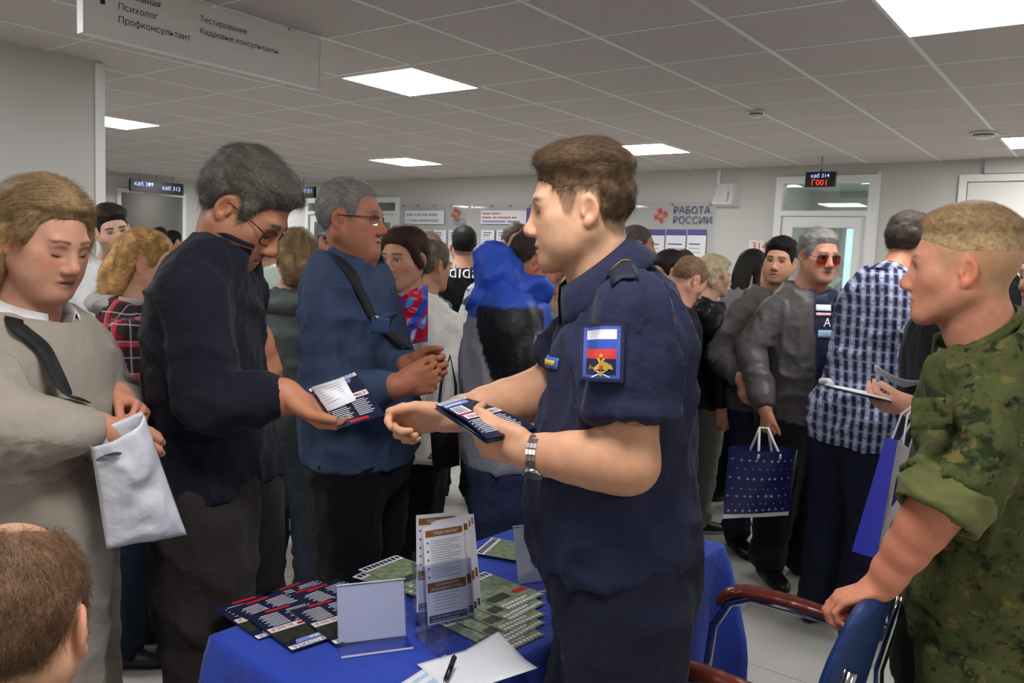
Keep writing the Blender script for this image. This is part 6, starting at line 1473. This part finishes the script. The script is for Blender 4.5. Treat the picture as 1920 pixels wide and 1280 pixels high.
for k in range(5):
    sx, sy, sz, rz_ = ((.0, .0, 0, 0), (.018, .008, .002, 0), (.030, .014, .006, 1), (.042, .020, .009, 2), (-.006, .027, .022, -4))[k]
    p = Rt @ Vector((sx, -.011+sy*.98, .035+BH/2+sz+.004)); o = link('brochure', me_bro, None, None, None, label=blab[k], category='brochure', group='brochures in the clear holder')
    o.matrix_world = Matrix.Translation(HC) @ Matrix.Rotation(hang, 4, 'Z') @ Matrix.Translation(p) @ Rt @ Matrix.Rotation(math.radians(-rz_*.8), 4, 'Y')
# loose sheets and pen
def sheet_obj(name, P, mats, m=0, thick=.0006, **tags):
    P = np.asarray(P); c = P.reshape(-1, 3).mean(0); b = MB(); b.grid(P-c, m); o = b.build(name, mats, None, c, **tags)
    thicken(o, thick); return o
def curl_sheet(c, X, Y, w, h, fn, n=12):
    return np.array([[A3(c)+nrm(X)*((i/n-.5)*w)+nrm(Y)*((j/n-.5)*h)+np.array((0, 0, fn(i/n, j/n))) for i in range(n+1)] for j in range(n+1)])
pc_ = WZ(895, 1252, TZ); X_ = rotm(-14)@TE; Y_ = np.cross((0, 0, 1.0), X_)
sheet_obj('paper_sheet', curl_sheet(pc_, X_, Y_, .20, .14, lambda u, v: .004+.012*max(0, u-.6)*max(0, v-.3)*6), m_paper, label='handwritten white sheet curling up by the officer at the table edge', category='paper')
X_ = rotm(8)@TE; Y_ = np.cross((0, 0, 1.0), X_)
o = sheet_obj('paper_sheet', curl_sheet(WZ(835, 1275, TZ), X_, Y_, .16, .12, lambda u, v: .0025), m_paper, label='white form with pale blue band under the black pen', category='paper')
S = MB()
for (x0, x1, y0, y1) in ((-.07, .07, -.01, .02), (-.07, .02, .035, .045)): S.box((x0, y0, .0006), (x1, y1, .0011))
S.build('blue_print', mat('pale_blue_ink', (176, 200, 226), .5), o, rot=(0, 0, math.atan2(X_[1], X_[0])))
hw_ = MB(); r_ = random.Random(3); cc = WZ(935, 1243, TZ+.008)
e = empty('pen', WZ(846, 1255, TZ+.012), 0, label='black ballpoint pen resting on the papers', category='pen')
pa = WZ(852, 1232, TZ+.030)-A3(e.location); pb = WZ(832, 1285, TZ+.008)-A3(e.location)
b = MB(); b.tube([pa, pa*.2+pb*.8], .0055, 10); b.build('barrel', m_black, e)
b = MB(); b.tube([pa*.2+pb*.8, pb], [.005, .0015], 10); b.build('tip', m_metal, e)
b = MB(); q = nrm(np.cross(pb-pa, (1, 0, 0)))*.007; b.tube([pa+q*1.0, pa*.6+pb*.4+q], .0016, 6); b.build('clip', m_black, e)
# leaflets in hands
def held_leaflet(tl, trr, br, bl, label, bulge=.006):
    C = [A3(q) for q in (tl, trr, br, bl)]; base = sum(C)/4; nn = nrm(np.cross(C[1]-C[0], C[3]-C[0])); nn = nn if nn[1] < 0 else -nn
    def fn(x, y, z):
        u, v = x/LW+.5, .5-y/LH; p = (C[0]*(1-u)+C[1]*u)*(1-v)+(C[3]*(1-u)+C[2]*u)*v
        return tuple(p-base+nn*(z+bulge*math.sin(math.pi*v)))
    S = Sheet(fn); leaflet_print(S); w, h = LW/2, LH/2
    for j in range(8): S.rect(-w, -h+2*h*j/8, w, -h+2*h*(j+1)/8, 0, -.0015, 2)
    return S.mb.build('leaflet', LM, None, base, label=label, category='leaflet', group='recruitment leaflets held in hands')
held_leaflet(W(578, 729, 1.82), W(664, 697, 1.86), W(722, 778, 1.69), W(634, 803, 1.74), 'dark leaflet passing between the officer and the man in navy')
KO = .92
held_leaflet(W(816, 757, 1.62*KO), W(862, 742, 1.73*KO), W(1008, 802, 1.66*KO), W(914, 823, 1.55*KO), 'dark leaflet on top of the bundle in the officer’s watch hand')
for k in range(2):
    dz = np.array((0, .002, -.004*(k+1))); P = [W(816-2*k, 758, 1.62*KO)+dz, W(862, 743, 1.73*KO)+dz, W(1008, 803, 1.66*KO)+dz, W(914-2*k, 824, 1.55*KO)+dz]
    sheet_obj('leaflet', np.array([[P[0], P[1]], [P[3], P[2]]]), m_fn, label='dark leaflet beneath the top one in the officer’s watch hand', category='leaflet', group='recruitment leaflets in the watch hand')
LC = [W(578, 729, 1.82), W(664, 697, 1.86), W(722, 778, 1.69), W(634, 803, 1.74)]; ln_ = nrm(np.cross(LC[1]-LC[0], LC[3]-LC[0])); ln_ = ln_ if ln_[1] < 0 else -ln_
P = [(LC[0]*(1-u)+LC[1]*u)*(1-v)+(LC[3]*(1-u)+LC[2]*u)*v+ln_*.010 for u, v in ((.05, .05), (.72, .09), (.66, .62), (.02, .66))]
o = sheet_obj('paper_slip', np.array([[P[0], P[1]], [P[3], P[2]]]), m_paper, label='white printed slip in the navy jacket man’s hand over a leaflet', category='paper')
cS = sum(P)/4; nn = nrm(np.cross(P[1]-P[0], P[3]-P[0])); nn = nn if nn[1] < 0 else -nn; b = MB()
for k in range(7):
    v = .15+.1*k; a = (P[0]*.9+P[1]*.1)*(1-v)+(P[3]*.9+P[2]*.1)*v; c = (P[0]*.2+P[1]*.8)*(1-v)+(P[3]*.2+P[2]*.8)*v; d = (P[3]-P[0])*.018
    b.poly([a-cS+nn*.004, c-cS+nn*.004, c+d-cS+nn*.004, a+d-cS+nn*.004])
b.build('print_lines', m_greyp, o, kind='stuff')
P = [W(782, 700, 2.36), W(806, 684, 2.38), W(800, 700, 2.34), W(786, 712, 2.33)]; sheet_obj('paper_scrap', np.array([[P[0], P[1]], [P[3], P[2]]]), mat('pinkish_paper', (226, 206, 208), .6), label='small pinkish paper scrap between the denim shirt man’s fingers', category='paper')
# clipboard and curled sheet
e = empty('clipboard', W(1590, 735, 2.3), 0, label='dark clipboard with white clip held out behind the soldier', category='clipboard'); c = A3(e.location)
q = [W(1532, 716, 2.42), W(1575, 716, 2.20), W(1668, 752, 2.16), W(1640, 744, 2.40)]
q = [W(1534, 719, 2.45), W(1558, 727, 2.18), W(1672, 754, 2.14), W(1655, 742, 2.42)]
b = MB(); b.grid(np.array([[q[0], q[3]], [q[1], q[2]]])-c, 0); thicken(b.build('board', m_black, e), .004)
b = MB(); dz = np.array((0, 0, .004)); b.grid(np.array([[q[0]*.97+q[3]*.03, q[3]], [q[1]*.97+q[2]*.03, q[2]]])-c+dz, 0); thicken(b.build('paper', m_paper, e), .002)
m0 = (q[0]+q[1])/2; b = MB(); b.tube([m0-c+np.array((.005, -.04, .008)), m0-c+np.array((.012, 0, .014)), m0-c+np.array((.005, .04, .008))], .008, 8); b.build('clip', m_white, e)
cs = W(1695, 697, 2.5); n = 12
P = np.array([[W(1640+110*(i/n), 683+(24*math.sin(i/n*2.6)+10*(i/n))+j*1.5*(i/n), 2.42+.16*j/4) for i in range(n+1)] for j in range(5)])
P = P+np.array((0, 0, 1.0))*np.linspace(.0, -.02, 5)[:, None, None]
sheet_obj('paper_sheet', P, m_paper, label='curled white sheet held up above the clipboard', category='paper')

# ------------------------------------------------------------------ chair
m_blueup = mat('blue_upholstery', (24, 52, 104), .55, bump=.25, bscale=80, var=.05); m_chrome = mat('chrome_tube', (205, 205, 208), .12, metal=1.0); m_arm = mat('reddish_wood', (112, 44, 30), .28, var=.15, vscale=30, stretch=(1, 8, 8), coat=.3)
def cushion(mb, P0, P1, fn, n=14):  # rounded slab from a grid function returning (pos, normal, thickness)
    pass
def chair(loc, phi, label):
    e = empty('office_chair', (loc[0], loc[1], 0), math.radians(phi), label=label, category='chair', group='blue upholstered chairs with wooden arms')
    F = Field((-.26, -.27, .38), (.26, .27, .52), .010); F.add(etube([((0, -.20, .455), .215, .030), ((0, 0, .462), .232, .036), ((0, .19, .460), .228, .034)], (1, 0, 0)), 0); V, Q = F.mesh(); link('seat', mesh_np('seat', V, Q, [m_blueup]), e)
    st = [((0, -.195, .56), .20, .024), ((0, -.210, .66), .222, .030), ((0, -.230, .77), .220, .030), ((0, -.255, .87), .190, .024)]
    F = Field((-.26, -.36, .50), (.26, -.17, .95), .010); F.add(etube(st, (1, 0, 0), res=8), 0); V, Q = F.mesh(); V[:, 1] += .30*V[:, 0]**2; link('backrest', mesh_np('backrest', V, Q, [m_blueup]), e)
    for s in (-1, 1):
        x = s*.255
        b = MB(); b.tube([(x, .20, 0), (x, .215, .40), (x, .20, .58), (x, .16, .655), (x, .10, .685), (x, -.10, .685)], .0125, 10); b.build('front_leg', m_chrome, e)
        b = MB(); b.tube([(x, -.26, 0), (x, -.235, .42), (x*.98, -.225, .60), (x*.95, -.25, .72), (x*.93, -.265, .80)], .0125, 10); b.build('rear_leg', m_chrome, e)
        b = MB(); b.tube([(x, .21, .425), (x*.8, .18, .43), (x*.8, -.2, .43), (x, -.235, .425)], .010, 8); b.build('seat_rail', m_chrome, e)
        F = Field((x-.05, -.22, .62), (x+.05, .28, .74), .006); F.add(etube([((x, .185, .650), .020, .012), ((x, .165, .680), .024, .015), ((x, .11, .700), .027, .016), ((x, .0, .704), .026, .016), ((x, -.10, .700), .022, .014), ((x, -.14, .698), .020, .013)], (1, 0, 0), res=14), .004); V, Q = F.mesh(); link('armrest', mesh_np('armrest', V, Q, [m_arm]), e, label='reddish wooden armrest')
    return e
chair((.600, 1.85), 54, 'blue upholstered chair with reddish wooden arms in front of the soldier')
chair((sb0+fs_*.10)[:2], -20, 'blue upholstered chair under the seated man with thinning hair')

# ------------------------------------------------------------------ bags
m_plast = mat('white_plastic_bag', (214, 214, 222), .35, bump=.25, bscale=14, var=.03, vscale=6)
def pillow_bag(name, corners, depth, mats, nx=16, ny=20, crumple=.012, seed=1, m=None, openw=.03, **tags):
    """corners: TL TR BR BL world; two sheets bulging apart"""
    C = [A3(c) for c in corners]; base = sum(C)/4; nn = nrm(np.cross(C[1]-C[0], C[3]-C[0])); nn = nn if nn[1] < 0 else -nn
    mb = MB(); Ps = []
    for sgn in (1, -1):
        P = np.zeros((ny+1, nx+1, 3))
        for j in range(ny+1):
            for i in range(nx+1):
                u, v = i/nx, j/ny; p = (C[0]*(1-u)+C[1]*u)*(1-v)+(C[3]*(1-u)+C[2]*u)*v
                bul = (math.sin(math.pi*u)**.6)*((openw/depth)*(1-v)+(1-openw/depth)*math.sin(math.pi*min(1, v*.95+.05))**.6) if 0 < u < 1 else 0
                if j == ny: bul *= .3
                P[j, i] = p-base+nn*sgn*depth/2*bul
        nz = (vnoise(P.reshape(-1, 3)*16+3, seed)-.5)+.5*(ridge(vnoise(P.reshape(-1, 3)*26, seed+1))-.5); edge = np.ones(len(nz))
        P = P+nn*(nz.reshape(ny+1, nx+1)*crumple*2*np.sin(np.pi*np.linspace(0, 1, nx+1))[None])[..., None]
        Ps.append(P); mb.grid(P if sgn > 0 else P[:, ::-1], m or 0)
    mb.grid(np.stack([Ps[0][-1], Ps[1][-1]]), 0)
    o = mb.build(name, mats, None, base, **tags); return o, Ps, nn, base
o, Ps, nn, base = pillow_bag('plastic_bag', (W(170, 838, 1.57), W(268, 772, 1.65), W(350, 1002, 1.70), W(200, 1028, 1.60)), .10, m_plast, 22, 26, .016, 3, openw=.05, label='crumpled white plastic carrier bag opened by the woman in beige', category='bag')
thicken(o, .0006)
bv = BVHTree.FromPolygons([tuple(A3(v.co)+base) for v in o.data.vertices], [tuple(p.vertices) for p in o.data.polygons])
pts = [(204+25*math.cos(t)*1.0, 856-(25*math.cos(t))*.28-6*math.sin(t)) for t in np.linspace(0, 2*math.pi, 20, endpoint=False)]
q = [on_surf(bv, [(0, 0)], W(a, c, 1.5), (1, 0, 0), (0, 0, 1), ray(a, c), .008)[0]-base for a, c in pts]
b = MB(); b.poly(q); b.build('handle_slot', mat('slot_lining', (104, 104, 114), .7), o)  # slot is not cut through: a flat dark polygon paints its shaded opening
# colourful bag at the white sweater
m_b = [mat('bag_blue', (40, 84, 200), .35), mat('bag_red', (190, 30, 60), .35), mat('bag_pale', (196, 180, 216), .35), mat('bag_sky', (70, 150, 220), .35)]
def patch_fn(i, j): v = vnoise(np.array([[i*.11, j*.15+i*.07, 0.5]]), 12)[0]; return 0 if v < .42 else 1 if v < .62 else 3 if v < .72 else 2
pillow_bag('carrier_bag', (W(742, 556, 2.82), W(803, 532, 2.86), W(802, 640, 2.84), W(752, 648, 2.80)), .08, m_b, 40, 44, .02, 5, m=patch_fn, label='crumpled glossy red and blue bag held against the white sweater', category='bag')
# patterned shopper
sc = [W(1366, 838, 3.62), W(1496, 842, 3.66), W(1478, 966, 3.68), W(1356, 972, 3.64)]
m_shop = mat('shopper_blue', (40, 42, 98), .3, bump=.15, bscale=14)
o, Ps, nn, base = pillow_bag('shopping_bag', sc, .12, [m_shop, m_fw], 16, 16, .008, 8, openw=.09, m=lambda i, j: 1 if i == 15 else 0, label='dark blue shopping bag with rows of white motifs held by the moustached man', category='bag')
P = Ps[0]; b = MB(); C = P.reshape(17, 17, 3)
for r, v in enumerate((.14, .26, .40, .55, .66, .78, .88)):
    for k in range(9):
        u = (k+.6+(.5 if r % 2 else 0))/9.8
        if u > .95: continue
        fi, fj = u*16, v*16; i0_, j0_ = int(fi), int(fj); p = C[j0_, i0_]*(1-fi+i0_)+C[j0_, min(16, i0_+1)]*(fi-i0_); p = p*(1-(fj-j0_))+C[min(16, j0_+1), i0_]*(fj-j0_)+nn*.004
        xx_ = nrm(C[j0_, min(16, i0_+1)]-C[j0_, i0_]); yy_ = np.cross(nn, xx_); s_ = (.009 if r % 2 == 0 else .005)
        for a in ((0, 1, 2, 3),): b.poly([p+xx_*s_*.35, p+yy_*s_, p-xx_*s_*.35, p-yy_*s_]); b.poly([p+xx_*s_, p+yy_*s_*.35, p-xx_*s_, p-yy_*s_*.35])
b.build('motif_print', mat('motif_white', (206, 206, 222), .5), o, kind='stuff')
hp_ = W(1432, 806, 3.66)-base
for sgn in (0, 1):
    P = Ps[sgn]; b = MB(); a, c = P[1, 6], P[1, 11]; b.tube([a+(P[2, 6]-a)*.8, a, (a*.5+hp_*.5)+np.array((-.01, 0, .0)), hp_+np.array((-.018, 0, .01)), hp_+np.array((.018, 0, .01)), (c*.5+hp_*.5)+np.array((.01, 0, 0)), c, c+(P[2, 11]-c)*.8], .006, 8); b.build('handle', m_white, o)
# gift bag hanging from the helper's wrist: box bag, narrow side toward us
gt = W(1672, 822, 2.12); gb_ = W(1620, 1040, 2.06); up_ = nrm(gt-gb_); H_ = np.linalg.norm(gt-gb_); nar = nrm(np.cross(up_, nrm(np.array((.80, 1.0, 0))))); lng = nrm(np.cross(nar, up_)); lng = lng if lng[1] > 0 else -lng
e = empty('gift_bag', gb_, 0, label='blue and white paper gift bag with cord handles beside the camouflage jacket', category='bag')
nar = nar if nar[0] > 0 else -nar; wn, wl = .062, .22; m_gblue = mat('gift_blue', (44, 46, 168), .25); m_gw = mat('gift_white', (226, 226, 232), .3)
T_ = Matrix(((nar[0], lng[0], up_[0], 0), (nar[1], lng[1], up_[1], 0), (nar[2], lng[2], up_[2], 0), (0, 0, 0, 1)))
b = MB(); g_ = lambda x, y, z: tuple(T_ @ Vector((x, y, z)))
b.poly([g_(-wn/2, 0, 0), g_(wn/2, 0, 0), g_(wn/4, .0, H_), g_(-wn/4, .0, H_)]); b.build('side_panel', m_gblue, e)
b = MB(); b.poly([g_(wn/2, 0, 0), g_(wn/2, wl, 0), g_(wn/4, wl, H_), g_(wn/4, 0, H_)]); fp = b.build('front_panel', m_gw, e)
b = MB(); b.poly([g_(-wn/2, wl, 0), g_(-wn/2, 0, 0), g_(-wn/4, 0, H_), g_(-wn/4, wl, H_)]); b.build('back_panel', m_gw, e)
b = MB(); b.poly([g_(wn/2, wl, 0), g_(-wn/2, wl, 0), g_(-wn/4, wl, H_), g_(wn/4, wl, H_)]); b.build('far_side_panel', m_gblue, e)
b = MB(); b.poly([g_(-wn/2, 0, 0), g_(-wn/2, wl, 0), g_(wn/2, wl, 0), g_(wn/2, 0, 0)]); b.build('bottom_panel', m_gw, e)
b = MB(); q = .0015
b.poly([g_(wn/2*.78+q, .06, H_*.45), g_(wn/2*.72+q, .12, H_*.55), g_(wn/2*.64+q, .06, H_*.72)], 0); b.poly([g_(wn/2*.9+q, .07, H_*.2), g_(wn/2*.9+q, .14, H_*.2), g_(wn/2*.82+q, .10, H_*.36)], 1); b.build('logo_print', [m_gblue, m_redp], fp)
for s in (-1, 1):
    hpk = W(1722, 752, 2.26)-gb_; b = MB(); b.tube([g_(s*wn/4, .07, H_*.97), (A3(g_(s*wn/4, .08, H_))+hpk)/2+np.array((-.012, 0, .02)), hpk, (A3(g_(s*wn/4, .15, H_))+hpk)/2+np.array((.012, 0, .01)), g_(s*wn/4, .15, H_*.97)], .003, 6); b.build('cord_handle', m_gw, e)
# black shoulder bag and cream tote
for nm, cs_, col, lab in (('shoulder_bag', (W(806, 800, 2.82), W(858, 792, 2.9), W(862, 872, 2.9), W(812, 884, 2.82)), (22, 22, 25), 'black shoulder bag hanging at the white sweater woman’s hip'), ('tote_bag', (W(862, 655, 3.2), W(884, 650, 3.3), W(878, 772, 3.3), W(852, 768, 3.2)), (208, 202, 180), 'cream cloth tote behind the hooded windbreaker')):
    o, Ps, nn, base = pillow_bag(nm, cs_, .07, [mat(nm+'_cloth', col, .55, bump=.2, bscale=30)], 12, 12, .008, 4, label=lab, category='bag')
    P = Ps[0]; b = MB(); a, c = P[0, 2], P[0, 10]; t_ = (a+c)/2+np.array((.0, .06, .24)); b.tube([a, a*.5+t_*.5+np.array((-.01, 0, .02)), t_, c*.5+t_*.5+np.array((.01, 0, .02)), c], .005, 8); b.build('strap', m_strap if nm == 'shoulder_bag' else m_paper, o)
